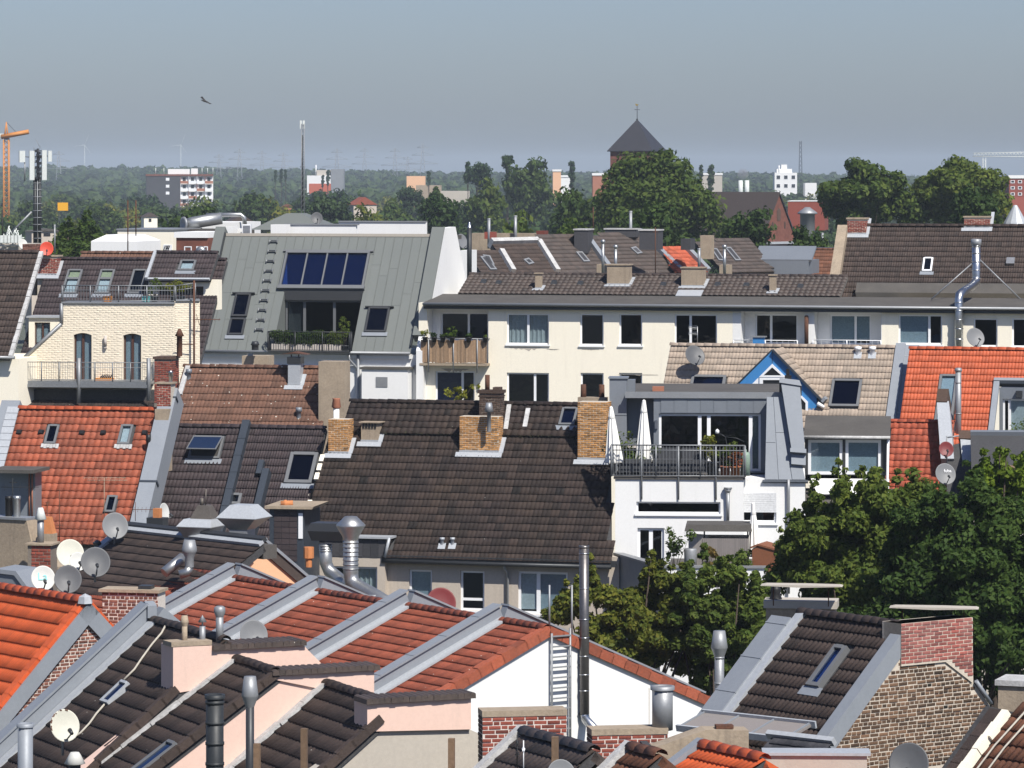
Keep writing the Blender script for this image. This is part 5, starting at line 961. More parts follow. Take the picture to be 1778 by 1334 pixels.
    b=MB(); b.box(B,q[0]-.05,q[1],q[3]+.003,q[3]+.07,-.6,.14); z0=B.pt(q[1]-.05,q[3]+.05,.1); b.tube(z0,P(668,968,z0.y),.06,None,6); T.part('zinc_edge',b,M_['zincl'],bay)
    return rp,ru,F
DRP,DRU,DF=dark_house()

# ================================================================ white house with zinc penthouse
def white_house():
    al=4; F=fac(1068,832,139,al); T=Thing('white_penthouse_house','white rendered house with blue grey zinc penthouse and roof terrace','house',gbase(F.o)); Hh=F.hit; zb=-F.o.z
    xt=Hh(1291,832)[0]; sp=[((1105,872,1251,892),dict(mull=(),gl='dark',fw=.06)),((1107,917,1153,990),dict(mull=(.5,),gl='dark',fw=.09))]; specs=[(rect(F,r),k)for r,k in sp]
    b=MB(); b.shell(F,0,xt,zb,0,6,[s for s,_ in specs],.14); wl=T.part('wall',b,M_['white']); wins(T,wl,F,specs)
    b=MB(); b.box(F,-.05,xt+.05,.003,.08,-6,.06); T.part('terrace_floor',b,M_['felt'])
    G=F.off(-1.0); xr0,xr1=G.hit(1286,850)[0],G.hit(1398,850)[0]; w=rect(G,(1287,856,1348,908)); b=MB(); b.shell(G,xr0,xr1,zb,-.02,5,[w],.14); wr=T.part('wall',b,M_['white']); window(T,G,w,mull=(.36,),gl='dark',fw=.08,parent=wr)
    n=9; yt,yb_=w[3],G.hit(1300,890)[1]
    for k in range(n):b=MB(); h_=(yt-yb_)/n; b.box(G,w[0],w[1],yb_+k*h_+.006,yb_+(k+1)*h_,-.04,.01+.0); T.part('shutter_slat',b,M_['shutter'],wr)
                          
    H_=F.off(-2.6); a=H_.hit(1135,700); c=H_.hit(1331,700); top=H_.hit(1200,690)[1]; w=rect(H_,(1144,719,1321,826)); w=(w[0],w[1],.1,w[3])
    b=MB(); b.shell(H_,a[0],c[0],.05,top,3.5,[w],.12); pf=T.part('penthouse_wall',b,M_['zincb']); window(T,H_,w,mull=(.40,.49,.90),gl='dark',fw=.085,curtain=(3,),sill=None,parent=pf,name='sliding_window')
    n=8
    for k in range(n):x0,x1=a[0]+.25+(c[0]-a[0]-.25)*k/n,a[0]+.25+(c[0]-a[0]-.25)*(k+1)/n; b=MB(); b.box(H_,x0+.005,x1-.005,w[3]+.03,top-.01,.004,.022+.005*(k%2)); T.part('panel',b,M_['zincb'],pf)
    q=H_.hit(1139,737); b=MB(); b.box(H_,q[0]-.04,q[0]+.06,q[1]-.15,q[1]+.15,.02,.1); T.part('wall_lamp',b,M_['steel'],pf)
    K=F.off(-3.6); p0,p1=K.hit(1084,720)[0],K.hit(1137,720)[0]; b=MB(); b.shell(K,p0,p1+.3,.05,K.hit(1100,688)[1],2); pl_=T.part('side_wall',b,M_['zincb']); 
    for k in range(3):b=MB(); b.box(K,p0+.1+k*.38,p0+.46+k*.38,1.0,K.hit(1100,690)[1],.004,.02+.004*(k%2)); T.part('panel',b,M_['zincb'],pl_)
    b=MB(); r=rect(K,(1090,745,1108,780)); b.box(K,r[0],r[1],r[2],r[3],.02,.06); T.part('hatch',b,M_['zincb'],pl_)
                                 
    C=F.off(-2.9); r=rect(C,(1058,658,1088,776)); b=MB(); b.box(C,r[0],r[1],r[2]-1,r[3],-.9,0); cl=T.part('zinc_stack',b,M_['zincb']); b=MB(); b.box(C,r[0]-.04,r[1]+.05,r[3]+.003,r[3]+.05,-.95,.05); T.part('cap',b,M_['zincb'],cl); b=MB(); b.box(C,r[1]+.003,r[1]+.28,r[3]-.6,r[3]-.05,-.9,-.3); T.part('box',b,M_['zincb'],cl)
    b=MB(); b.box(C,r[0]-.006,r[1]+.006,r[3]-1.3,r[3]-1.28,-.5,.006); T.part('seam',b,M_['zincd'],cl)
                    
    tp=flat(H_.pt(0,top),al); x0=H_.hit(1087,690)[0]; x1=H_.hit(1362,690)[0]; b=MB(); b.box(tp,x0,x1,-.03,6.2,.003,.16); fr=T.part('flat_roof',b,M_['felt']); b=MB(); b.box(tp,x0-.03,x1+.02,-.09,-.032,-.03,.19); T.part('edge_trim',b,M_['galv'],fr); b=MB(); b.box(tp,x0+.9,x0+1.3,.8,1.2,.162,.32); T.part('roof_vent',b,M_['terra'],fr)
                                          
    rp=roof(1330,834,139.6,al,68); P4=rp.poly([(1328,834),(1399,836),(1366,690),(1331,690)]); yt=P4[2][1]; b=MB(); b.prism(rp,P4,-2.5,0); ms=T.part('mansard',b,M_['zincb'])
    e4,d4=axes(al)
    n=3
    for k in range(n):
        lo=[P4[0][0]+(P4[1][0]-P4[0][0])*(k+t)/n for t in(.0,1.)]; hi=[P4[3][0]+(P4[2][0]-P4[3][0])*(k+t)/n for t in(.0,1.)]; m=.45+.12*(k%2)
        mid=[lo[i]+(hi[i]-lo[i])*m for i in(0,1)]; ym=yt*m
        for q in([(lo[0]+.01,.02),(lo[1]-.02,.02),(mid[1]-.02,ym-.01),(mid[0]+.01,ym-.01)],[(mid[0]+.01,ym+.005),(mid[1]-.02,ym+.005),(hi[1]-.02,yt),(hi[0]+.01,yt)]):b=MB(); b.prism(rp,q,.004,.022+.004*k); T.part('panel',b,M_['zincb'],ms)
    b=MB(); b.box(rp,P4[0][0]-.08,P4[1][0]+.08,-.08,-.005,-.1,.06); T.part('edge_trim',b,M_['zincd'],ms)
    f=rp.off(.15); q=f.poly([(1375,787),(1398,789),(1389,672),(1356,666)]); b=MB(); b.prism(rp,q,-.6,.32); fn=T.part('zinc_fin',b,M_['zincb']); q2=f.poly([(1374,806),(1399,808),(1399,790),(1374,788)]); b=MB(); b.prism(rp,q2,-.2,.16); T.part('fin_foot',b,M_['zincb'],fn); q3=f.poly([(1372,788),(1400,790),(1400,783),(1372,781)]); b=MB(); b.prism(rp,q3,.2,.36); T.part('seam',b,M_['zincb'],fn)
    q4=f.poly([(1353,668),(1392,674),(1388,664),(1354,660)]); b=MB(); b.prism(rp,q4,-.7,.38); T.part('cap',b,M_['zincb'],fn)
    c=P(1368,668,141); b=MB(); b.box(facp(c,al),-.11,.13,-.1,.32,-.25,0); T.part('chimney_pot',b,M_['black'],fn); b=MB(); b.box(facp(c,al),-.06,.06,.323,.55,-.16,-.05); T.part('chimney_cowl',b,M_['black'],fn)
             
    e,d=axes(al); k0=F.pt(-.12,.1,.1)
    railing(T,[k0-d*-2.4,k0,F.pt(xt+.05,.1,.1)],1.08,'rail',gap=.115,posts=1.32,br=.010,pr=.026,tops=(1.,.84),low=.03,drop=.0,name='terrace_railing')
    for u in(1114,1178,1243):x=Hh(u,840)[0]; b=MB(); b.bar(F.pt(x,-.7,.05),F.pt(x,1.15,.1),.05); T.part('long_post',b,M_['rail'])
           
    x=Hh(1264,870)[0]; b=MB(); b.tube(F.pt(x,-1.4,.12),F.pt(x,-.45,.12),.055,.07,10); b.tube(F.pt(x,-.45,.12),F.pt(x,-.3,.12),.07,.14,10); b.tube(F.pt(x,-.3,.12),F.pt(x,-.26,.12),.15,None,10); T.part('flue',b,M_['galv'])
    x=G.hit(1369,880)[0]; b=MB(); b.pipe([G.pt(x,-.05,.12),G.pt(x,-.5,.1),G.pt(x,-4,.1)],.055,8); T.part('downpipe',b,M_['galv'])
                         
    L=fac(1146,986,133,al); Lr=L.hit(1330,986)[0]; b=MB(); b.shell(L,0,Lr,-L.o.z,0,.25); T.part('lower_wall',b,M_['white']); b=MB(); b.box(L,-.05,Lr,.003,.07,-.3,.06); T.part('coping',b,M_['galv'])
    a0,a1=F.pt(-.02,Hh(1068,963)[1],.02),L.pt(0,-.0,0); hz=a1-a0; hz2=Vector((hz.x,hz.y,0)); S=Pl(a0,hz2,UP); Ln=hz2.length; b=MB(); b.prism(S,[(0,-a0.z),(Ln,-a0.z),(Ln,hz.z),(0,0)],-.22,.0); T.part('side_parapet',b,M_['zincb']); b=MB(); b.prism(S,[(0,.005),(Ln,hz.z+.005),(Ln,hz.z+.07),(0,.07)],-.28,.05); T.part('coping',b,M_['galv'])  # parapet face in blue grey, the wall's shade put into its colour
    b=MB(); b.box(flat(L.pt(0,-.25),al),.2,Lr,.26,6,-.2,0); T.part('lower_floor',b,M_['felt'])
    return F,L
WF,WL=white_house()
def parasol(label,base,h,r,lean=(0,0),group='closed white parasols'):
    base=Vector(base); T=Thing('parasol',label,'parasol',base,group); ax=Vector((lean[0],lean[1],1)).normalized(); b=MB(); b.tube(base,base+ax*(h+.05),.022,None,8); T.part('pole',b,M_['galv'])
    N=20; prof=[(.05,.42),(r,.45),(r*1.05,.5),(r*.8,h*.45),(r*.55,h*.7),(r*.33,h*.9),(.06,h+.02),(0,h+.06)]; vs=[]
    x=ax.cross(Vector((0,1,0))).normalized(); y=ax.cross(x); b=MB()
    for q,z in prof:
        for k in range(N):a=6.28318*k/N; rr=q*(1+(.22 if k%2 else-.08)*(1 if q>.07 else 0)); vs.append(base+ax*z+x*rr*math.cos(a)+y*rr*math.sin(a))
    b.add(vs,[(i*N+k,i*N+(k+1)%N,(i+1)*N+(k+1)%N,(i+1)*N+k)for i in range(len(prof)-1)for k in range(N)]); T.part('canopy',b,M_['parasol'])
    b=MB(); b.lathe(base+ax*(h*.84),ax,[(r*.42,0),(r*.50,.02),(r*.2,.22),(0,.3)],10); T.part('vent_cap',b,M_['parasol'])
q=WF.off(-.4).hit(1068,830); c0=WF.pt(q[0],.09,-.4); parasol('closed white parasol leaning at the terrace corner by yellow chimney',c0,2.35,.26,(-.06,0))
q=WF.off(-.9).hit(1118,830); parasol('closed upright white parasol in front of zinc side wall',WF.pt(q[0],.09,-.9),2.55,.25,(0,0))
q=WL.off(-1.5).hit(1311,985); parasol('faded closed parasol beside the grey garden shed below shutter window',WL.pt(q[0],-.2,-1.5),2.2,.2,(-.03,0))
              
c=WF.pt(WF.off(-.5).hit(1084,828)[0],.09,-.9); T=Thing('sofa','charcoal outdoor sofa behind the white house terrace railing','sofa',c); F=facp(c,4); wS=2.9
b=MB(); b.box(F,0,wS,.12,.42,-.1,.5); T.part('base',b,M_['cushion'])
for k in range(3):b=MB(); b.box(F,.03+k*wS/3,(k+1)*wS/3-.03,.425,.56,-.08,.5); T.part('seat_cushion',b,M_['cushion'])
for k in range(3):b=MB(); b.box(F,.03+k*wS/3,(k+1)*wS/3-.03,.50,.92,-.3,-.1); T.part('back_cushion',b,M_['cushion'])
b=MB(); b.box(F,-.2,-.01,.1,.75,-.3,.5); T.part('arm',b,M_['cushion']); b=MB(); b.box(F,-.22,.7,.93,1.0,-.32,.1); T.part('throw',b,M_['potw'])
for i,(u,hh,lm,pt,nm,w_)in enumerate(((1080,1.35,'mid','pot','large bush in planter behind the parasols on white terrace',1.3),(1102,1.15,'hedge','pot','second bush right of the leaning parasol',.9),(1238,1.2,'olive','pot','broad plant in grey planter left of two clay pots',.8),(1259,1.15,'mid','terra','green plant in pale clay pot on white terrace',.5),(1277,.8,'red','clay','orange clay pot with dark reddish plant at terrace railing',.45))):
    q=WF.off(-.45).hit(u,828); plant(nm,WF.pt(q[0],.09,-.45-(.5 if i<2 else 0)),hh-.3,w_,LEAF[lm],60+i,n=600,leaf=.06,pot=pt,potr=.24 if i==2 else .18,poth=.5 if i==2 else .34)
q=WF.off(-.6).hit(1294,826); c=WF.pt(q[0],.09,-.7); b=MB(); b.lathe(c,UP,[(0,0),(.17,0),(.17,.7),(.14,.8),(.05,.82),(.05,.9),(0,.9)],14); single('gas_bottle',b,M_['teal']if 0 else mat('sage_paint',(.22,.30,.24),.5,patch=.1),'sage green gas bottle behind railing at the big window','gas bottle',c)
q=WF.off(-.6).hit(1265,770); c=WF.pt(WF.off(-.5).hit(1262,826)[0],.09,-.5); T=Thing('bird_feeder','thin bird feeder stand with small hanging arm over the pots','bird feeder',c); b=MB(); b.pipe([c,c+Vector((.05,0,.8)),c+Vector((-.05,0,1.35)),c+Vector((-.3,0,1.5))],.014,6); b.pipe([c+Vector((-.05,0,1.35)),c+Vector((.35,0,1.3)),c+Vector((.6,0,1.18))],.014,6); T.part('stand',b,M_['dkmetal']); b=MB(); b.lathe(c+Vector((-.33,0,1.45)),UP,[(.0,0),(.07,.03),(.07,.12),(.0,.18)],8); T.part('feeder',b,M_['frwhite'])
             
def shed():
    c=WL.pt(WL.off(-.9).hit(1220,986)[0],-.25,-.9); F=facp(c,4); T=Thing('garden_shed','grey brown clad garden shed with flat roof on lower terrace','shed',c); s_=FL/c.y; w_=80/s_; h_=60/s_
    b=MB(); b.box(F,0,w_,0,h_,-1.4,-.02); T.part('body',b,M_['shed']); n=22
    for k in range(n):b=MB(); b.box(F,w_*k/n+.004,w_*(k+1)/n-.004,.05,h_,-.016,.012); T.part('plank',b,M_['shed'])
    S=Pl(F.pt(0,0,0),F.a*-.8-F.n*1.,UP); S=Pl(F.pt(-.48,0,-.35),(F.pt(0,0,0)-F.pt(-.48,0,-.35)),UP); b=MB(); b.box(S,0,.58,0,h_+.1,-.3,0); T.part('door',b,M_['potw'])
    for x in(.03,w_-.06):b=MB(); b.box(F,x,x+.05,h_,h_+.24,-.1,-.04); T.part('post',b,M_['dkmetal'])
    b=MB(); b.frustum(flat(F.pt(0,h_+.24),4),-.6,w_+.1,-.15,1.5,0,-.55,w_+.05,-.1,1.45,.22); T.part('roof',b,M_['felt'])
shed()
c=WL.pt(WL.off(-.5).hit(1306,986)[0],-.25,-.5); T=Thing('hot_tub_cover','brown covered box leaning beside shed and tree leaves','storage box',c); F=facp(c,20); b=MB(); b.prism(F,[(0,0),(1.0,0),(1.0,.75),(.2,.95),(0,.85)],-1.0,0); T.part('body',b,M_['corten']); b=MB(); b.prism(F,[(-.04,.86),(.2,.96),(1.04,.76),(1.04,.82),(.2,1.02),(-.04,.92)],-1.05,.04); T.part('lid',b,M_['corten'])
for i,(u,hh,w_,lm,lf,nm)in enumerate(((1172,1.55,.7,'mid',.07,'young tree with loose leaves left of the garden shed'),(1230,.8,.5,'grass',.08,'tuft of dry grass in front of shed planks'),(1290,.9,.6,'mid',.06,'green bush in front of the shed corner'),(1264,.5,.3,'yel',.05,'small yellow green shoot before shed planks'))):
    plant(nm,WL.pt(WL.off(-.5).hit(u,986)[0],-.2,-.45),hh,w_,LEAF[lm],80+i,n=420 if i!=3 else 120,leaf=lf)
c=WL.pt(WL.off(-.6).hit(1199,986)[0],-.25,-.55); b=MB(); b.lathe(c,UP,[(0,0),(.2,0),(.22,.8),(.2,.84),(0,.84)],14); single('rain_barrel',b,M_['galv'],'grey rain barrel standing left of the garden shed','barrel',c)

# ================================================================ grey beige roof with blue dormer
def grey_house():
    rp=roof(1140,730,166,AL,46); T=Thing('grey_roofed_house','house with grey beige tiled roof and bright blue gabled dormer','house',gbase(rp.o)); H=rp.hit; x0,x1,y1=H(1148,690)[0],H(1538,728)[0],H(1300,602)[1]; y0=-.3
    k1=(H(1194,698)[0],H(1262,655)[0],H(1194,698)[1],H(1262,655)[1]); k2=(H(1439,708)[0],H(1498,662)[0],H(1439,708)[1],H(1498,662)[1])
    poly=[(x0,y0),(x1,y0),(x1,y1),(x0,y1)]; b=MB(); b.prism(rp,poly,-.2,0); r_=T.part('roof',b,M_['feltd']); tiles(T,r_,rp,poly,M_['tgrey'],.30,.335,'double',skip=[k1,k2]); ridge(T,r_,rp.pt(x0,y1,.03),rp.pt(x1,y1,.03),.13,M_['tgrey'])
    skylight(T,rp,k1,'frgrey','blue',fw=.12); skylight(T,rp,k2,'frgrey','navy',fw=.11,inner='blindb',apron=None)
    b=MB(); b.box(rp,x1+.02,x1+.42,y0,y1+.15,-.3,.16); b.box(rp,x1+.42,x1+.98,y0,y1+.1,-.3,.10); rm=T.part('rim',b,M_['zinc']); 
    for k in range(4):b=MB(); yy=y1*(k+.5)/4; b.box(rp,x1+.41,x1+.99,yy,yy+.025,.05,.115); T.part('seam',b,M_['zincl'],rm)
    for u in(1490,1515):x,y=H(u,617); b=MB(); b.lathe(rp.pt(x,y,.03),UP,[(.11,-.1),(.11,.2),(.15,.21),(.15,.33),(.0,.35)],10); o=T.part('roof_vent',b,M_['frwhite'],r_); b=MB(); b.box(rp,x-.16,x+.16,y-.25,y+.1,.06,.085); T.part('flashing',b,M_['zincl'],o)
                 
    D=facp(rp.pt(*H(1345,706)),AL).off(.15); ph=[D.hit(*p)for p in((1341,609),(1271,679),(1271,730),(1418,733),(1418,689))]; b=MB(); b.prism(D,ph,-1.6,0); dm=T.part('dormer',b,M_['blue'])
    def frame(pts,hole):
        b=MB(); n=len(pts); 
        for i in range(n):
            p,q,r,s2=D.hit(*pts[i]),D.hit(*pts[(i+1)%n]),D.hit(*hole[(i+1)%n]),D.hit(*hole[i]); b.prism(D,[p,q,r,s2],.003,.05)
        o=T.part('window_frame',b,M_['frwhite'],dm); b=MB(); b.prism(D,[D.hit(*p)for p in hole],.004,.018); T.part('pane',b,G2['pane'],dm)
    frame([(1341,632),(1318,655),(1365,655)],[(1341,638),(1326,652),(1357,652)])
    frame([(1317,656),(1287,686),(1287,702),(1317,702)],[(1312,666),(1294,686),(1294,699),(1312,699)]); frame([(1319,656),(1365,656),(1365,710),(1319,710)],[(1325,660),(1360,660),(1360,706),(1325,706)]); frame([(1390,685),(1403,698),(1403,727),(1390,727)],[(1391,691),(1399,700),(1399,723),(1391,723)])
    e,d=axes(AL); A,Bq=D.pt(*ph[0]),D.pt(*D.hit(1418,688)); C_=D.pt(*D.hit(1268,681)); sl=(Bq-A); rr=Pl(A+d*-.1,(Bq-A),d)
    if rr.n.z<0:rr=Pl(A+d*-.1,d,(Bq-A)); ax='d'
    else:ax='s'
    L=2.4; S=sl.length+.25; rt=Pl(A-d*.12,d,(A-Bq));
    rt=Pl(Bq-d*.12+(Bq-A).normalized()*.25,d,(A-Bq)); b=MB(); b.box(rt,0,L,0,S,.0,.05); dr=T.part('dormer_roof',b,M_['feltd'],dm); sgn=1 if rt.n.z>0 else-1
    if sgn<0:rt=Pl(rt.o+d*L,-d,rt.b)
    tiles(T,dr,rt.off(.03),[(0,0),(L,0),(L,S),(0,S)],M_['tgrey'],.3,.3,'double'); b=MB(); b.box(rt,-.03,.05,0,S,.0,.09)if sgn>0 else b.box(rt,L-.05,L+.03,0,S,.0,.09); T.part('verge',b,M_['zincd'],dr)
    b=MB(); b.box(rt,0,L,-.12,.02,.0,.2); T.part('gutter',b,M_['zinc'],dr)
    lt=Pl(C_-d*.03,A-C_,d); b=MB(); b.box(lt,-.1,(A-C_).length,0,L,.01,.06); T.part('dormer_roof',b,M_['zincd'],dm)
    b=MB(); q=D.hit(1420,690); b.tube(D.pt(q[0],q[1]-.25,.1),D.pt(q[0]+.28,q[1]-.4,.1),.09,.06,8); T.part('rain_spout',b,M_['frwhite'],dm)
    b=MB(); q=D.hit(1341,632); b.box(D,q[0]-.008,q[0]+.008,q[1]+.03,D.hit(1341,611)[1],.003,.012); T.part('joint',b,M_['zincd'],dm)
    W=facp(rp.pt(0,y0),AL).off(-.3); b=MB(); b.shell(W,x0,x1+.9,-W.o.z,-.1,6); T.part('wall',b,M_['cream'])
    return rp
_g2=mat('dark_pane',(.02,.022,.026),.05,patch=0,bump=0,grain=0,spec=.6); G2=dict(pane=_g2)
GRP=grey_house()
# ================================================================ bright orange roof at right, red roof and felt dormer below
def right_orange():
    rp=roof(1545,785,161.4,AL,46); T=Thing('bright_orange_house','house with bright orange tiled roof and cut in loggia','house',gbase(rp.o)); H=rp.hit; x0,x1,y1=H(1563,728)[0],H(1990,738)[0],H(1650,607)[1]
    k1=(H(1621,745)[0],H(1664,654)[0],H(1621,745)[1],H(1664,654)[1]); lg=(H(1724,752)[0],H(1800,752)[0],H(1724,780)[1]-1,H(1738,666)[1])
    poly=[(x0,-.3),(x1,-.3),(x1,y1),(x0,y1)]; b=MB(); b.holes(rp,x0,x1,-.3,y1,[lg],.2); r_=T.part('roof',b,M_['feltd']); tiles(T,r_,rp,poly,M_['torangen'],.27,.335,'double',skip=[k1,lg]); ridge(T,r_,rp.pt(x0,y1,.03),rp.pt(x1,y1,.03),.12,M_['torangen'])
    skylight(T,rp,k1,'frgrey','clear',fw=.1,split=.35,inner='blindb')
    b=MB(); b.box(rp,lg[0]-.18,lg[0]+.05,lg[2],lg[3]+.1,0,.16); b.box(rp,lg[0]-.18,lg[1],lg[3],lg[3]+.14,0,.2); lo=T.part('loggia_frame',b,M_['zinc']); D=facp(rp.pt(lg[0],lg[3]-.15),AL).off(.15); w=(.2,2.4,-2.9,-.5); b=MB(); b.shell(D,.06,2.6,-3,-.05,1.2,[w],.1); T.part('loggia_wall',b,M_['zincb'],lo); window(T,D,w,mull=(.12,),blind={1:('blindw',1.)},sill=None,parent=lo); b=MB(); b.box(D,.75,1.0,-.42,-.16,.02,.2); T.part('lamp',b,M_['dkmetal'],lo)
    b=MB()
    for k in range(9):b.box(D,.0,2.5,-3.0+k*.11,-2.93+k*.11,.25,.3+.02*(k%2))
    T.part('woven_screen',b,M_['wood'],lo,kind='stuff')
    W=facp(rp.pt(0,-.3),AL).off(-.3); b=MB(); b.shell(W,x0,x1,-W.o.z,-.1,6); T.part('wall',b,M_['cream'])
    return rp,D
RRP,RLOG=right_orange()
plant('green grassy plant in the loggia of bright orange roof',RLOG.pt(1.3,-2.1,.35),.9,1.6,LEAF['mid'],33,n=500,leaf=.05,stem=False)
x,y=RRP.hit(1664,752); c=P(1664,752,RRP.pt(x,y).y); hood_pipe('grey vent pipe standing against the bright orange tiles',c,108*c.y/FL,.12,'galv',.16,.12,'dbl',bands=2)
def red_house():
    rp=roof(1540,890,150,AL,48); T=Thing('red_roofed_house','small house with weathered red roof and felt topped window dormer','house',gbase(rp.o)); H=rp.hit
    poly=rp.poly([(1540,845),(1668,898),(1622,730),(1396,731),(1396,760),(1549,760)]); y1=H(1500,732)[1]; xr=H(1650,800)[0]; poly=[(H(1541,838)[0],-.35),(xr,-.35),(xr,y1),(H(1400,735)[0],y1),(H(1400,735)[0],y1-.3),(H(1549,745)[0],y1-.3)]
    b=MB(); b.prism(rp,poly,-.2,0); r_=T.part('roof',b,M_['feltd']); tiles(T,r_,rp,poly,M_['tredw'],.235,.32,'pan'); ridge(T,r_,rp.pt(H(1400,735)[0],y1,.03),rp.pt(xr,y1,.03),.11,M_['tredw'])
    D=fac(1399,868,147.5,6); q=rect(D,(1398,760,1541,825)); w1,w2=rect(D,(1403,764,1463,824)),rect(D,(1468,764,1530,824)); b=MB(); b.shell(D,q[0],q[1],q[2],q[3],3,[w1,w2],.08); dm=T.part('dormer',b,M_['frdark']); window(T,D,w1,fw=.11,dep=.06,blind={0:('blindb',1.)},gl='clear',sill=None,parent=dm); window(T,D,w2,fw=.11,dep=.06,gl='dark',blind={0:('blindb',1.)},sill=None,parent=dm)
    t=roofp(D.pt(q[0],q[3]+.03,.25),6,14); b=MB(); b.box(t,-.05,q[1]-q[0]+.1,0,2.4,-.1,.05); T.part('felt_roof',b,M_['felt'],dm); b=MB(); b.tube(t.pt(-.05,-.06),t.pt(q[1]-q[0]+.1,-.06),.06,None,8); T.part('gutter',b,M_['lead'],dm)
    b=MB(); p=q[1]; b.tube(D.pt(p+.03,q[3],.2),D.pt(p-.05,-1.4,.1),.05,None,6); T.part('downpipe',b,M_['frwhite'],dm)
    pn=[D.hit(*k)for k in((1408,827),(1532,827),(1532,856),(1420,856))]; S=Pl(D.pt(pn[3][0],pn[3][1],.55),D.a,(D.pt(0,pn[0][1],.08)-D.pt(0,pn[3][1],.55))); b=MB(); b.prism(S,[(0,0),(2.6,0),(2.6,.68),(-.25,.68)],-.06,0); T.part('white_panel',b,M_['white'],dm)
    fl=roofp(D.pt(q[0],D.hit(1400,872)[1],.8),6,18); b=MB(); b.box(fl,-.1,4.7,0,1.5,-.12,0); T.part('felt_eave',b,M_['felt'],dm); b=MB(); b.tube(fl.pt(-.1,-.05,-.04),fl.pt(4.7,-.05,-.04),.06,None,8); T.part('eave_gutter',b,M_['dkmetal'],dm)
    w=rect(D,(1420,877,1452,935)); b=MB(); b.shell(D,q[0]-.02,q[1]+1.5,-D.o.z,D.hit(1400,868)[1],3,[w],.12); wl=T.part('wall',b,M_['mortard']); bricks(T,wl,D,q[0],w[0],D.hit(1400,945)[1],D.hit(1400,874)[1],M_['brickm']); bricks(T,wl,D,w[1],q[1],D.hit(1400,945)[1],D.hit(1400,874)[1],M_['brickm'],n_ind=60); window(T,D,w,blind={0:('blindb',1.)},gl='clear')
    return rp
RED=red_house()
                                                                    
def right_block():
    c=P(1680,800,146); T=Thing('dark_flat_roofed_house','dark felt roofed block with zinc capped brick stacks at the picture edge','house',gbase(c)); F=RED.off(.75)
    q=[F.hit(*p)for p in((1642,905),(1706,905),(1694,758),(1672,768),(1646,775))]; b=MB(); b.prism(F,q,-.9,0); T.part('fire_wall',b,M_['feltd'])
    for(pts,nm,bk)in((((1634,800),(1657,800),(1648,700),(1627,700)),'zinc_slab',(1627,680,1648,702)),(((1671,802),(1692,806),(1688,768),(1668,766)),'zinc_slab',(1666,752,1688,766))):
        q=[F.hit(*p)for p in pts]; b=MB(); b.prism(F,q,-.9,.12); o=T.part(nm,b,M_['zincl']); r=rect(F,bk); b=MB(); b.box(F,r[0]-.02,r[1],r[2],r[3],-.9,.16); T.part('brick_stack',b,M_['brickd'],o)
    G=fac(1692,838,145,6); xr=G.hit(1960,838)[0]; rp=roofp(G.pt(0,0),6,16); b=MB(); b.box(rp,-.1,xr,0,5.0,-.2,0); T.part('flat_roof',b,M_['feltd']); b=MB(); b.shell(G,-.3,xr,-G.o.z,-.25,4); T.part('wall',b,M_['greige']); b=MB(); b.tube(rp.pt(0,-.05,-.05),rp.pt(xr,-.05,-.05),.06,None,8); T.part('gutter',b,M_['galv'])
    b=MB(); b.box(rp,-.1,xr,5.0,5.2,-.1,.15); T.part('parapet',b,M_['zincb']); return F,rp
FW,FRP=right_block()
x,y=FRP.hit(1750,812); b=MB(); pl=Pl(FRP.pt(x,y,.02),FRP.a*.85-FRP.b*.5,FRP.a*.5+FRP.b*.85); b.box(pl,-.45,.45,-.1,.1,0,.05); single('plank',b,M_['wood'],'loose wooden plank lying on the dark felt roof','plank',FRP.pt(x,y,0))
                                     
x,y=GRP.hit(1212,640); dish('grey satellite dish on the grey beige roof left of blue dormer',P(1207,617,GRP.pt(x,y).y-.6),.46,'dish',22,28,mast=.45)
dish('light grey satellite dish above the bright orange ridge',P(1694,586,166.5),.42,'dishl',18,24,mast=.4)
dish('small dark red satellite dish on fire wall above grey dish',P(1643,780,147.4),.29,'dishred',5,20,mast=.3)
Tt,pl=dish('grey satellite dish with white lettering over the right tree',P(1642,823,147.2),.41,'dishl',12,22,mast=.35)
def text_part(T,pl,s_,size,mt,x=0,y=0,h=.01,name='lettering'):
    cu=bpy.data.curves.new(name,'FONT'); cu.body=s_; cu.size=size; cu.align_x='CENTER'; cu.align_y='CENTER'; cu.extrude=.002
    tmp=bpy.data.objects.new('tmp',cu); COL.objects.link(tmp); dg=bpy.context.evaluated_depsgraph_get(); me=bpy.data.meshes.new_from_object(tmp.evaluated_get(dg)); bpy.data.objects.remove(tmp); me.name=name
    me.materials.clear(); me.materials.append(M_[mt]); M=pl.M(x,y,h); M.translation=M.translation-T.base; o=bpy.data.objects.new(name,me); COL.objects.link(o); o.parent=T.o; o.matrix_local=M; return o
text_part(Tt,pl,'fuba',.17,'frwhite',.1,.12,-.03)
dish('orange red satellite dish on top of the red brick chimney',P(81,432,185),.33,'dishbr',8,15,mast=.3)
c=P(1643,768,147.9); b=MB(); b.tube(P(1665,757,147.9),P(1644,760,147.9),.03,None,6); b.tube(P(1644,757,147.9),P(1644,805,147.9),.03,None,6); single('dish_bracket',b,M_['galv'],'steel bracket tube carrying the dark red and grey dishes','bracket',c)
                         
aerial('yagi aerial standing above grey dish on beige roof ridge',1211,567,604,168.5,((569,-16,0,7,4),(579,-16,0,7,3)),'steeld',.02)
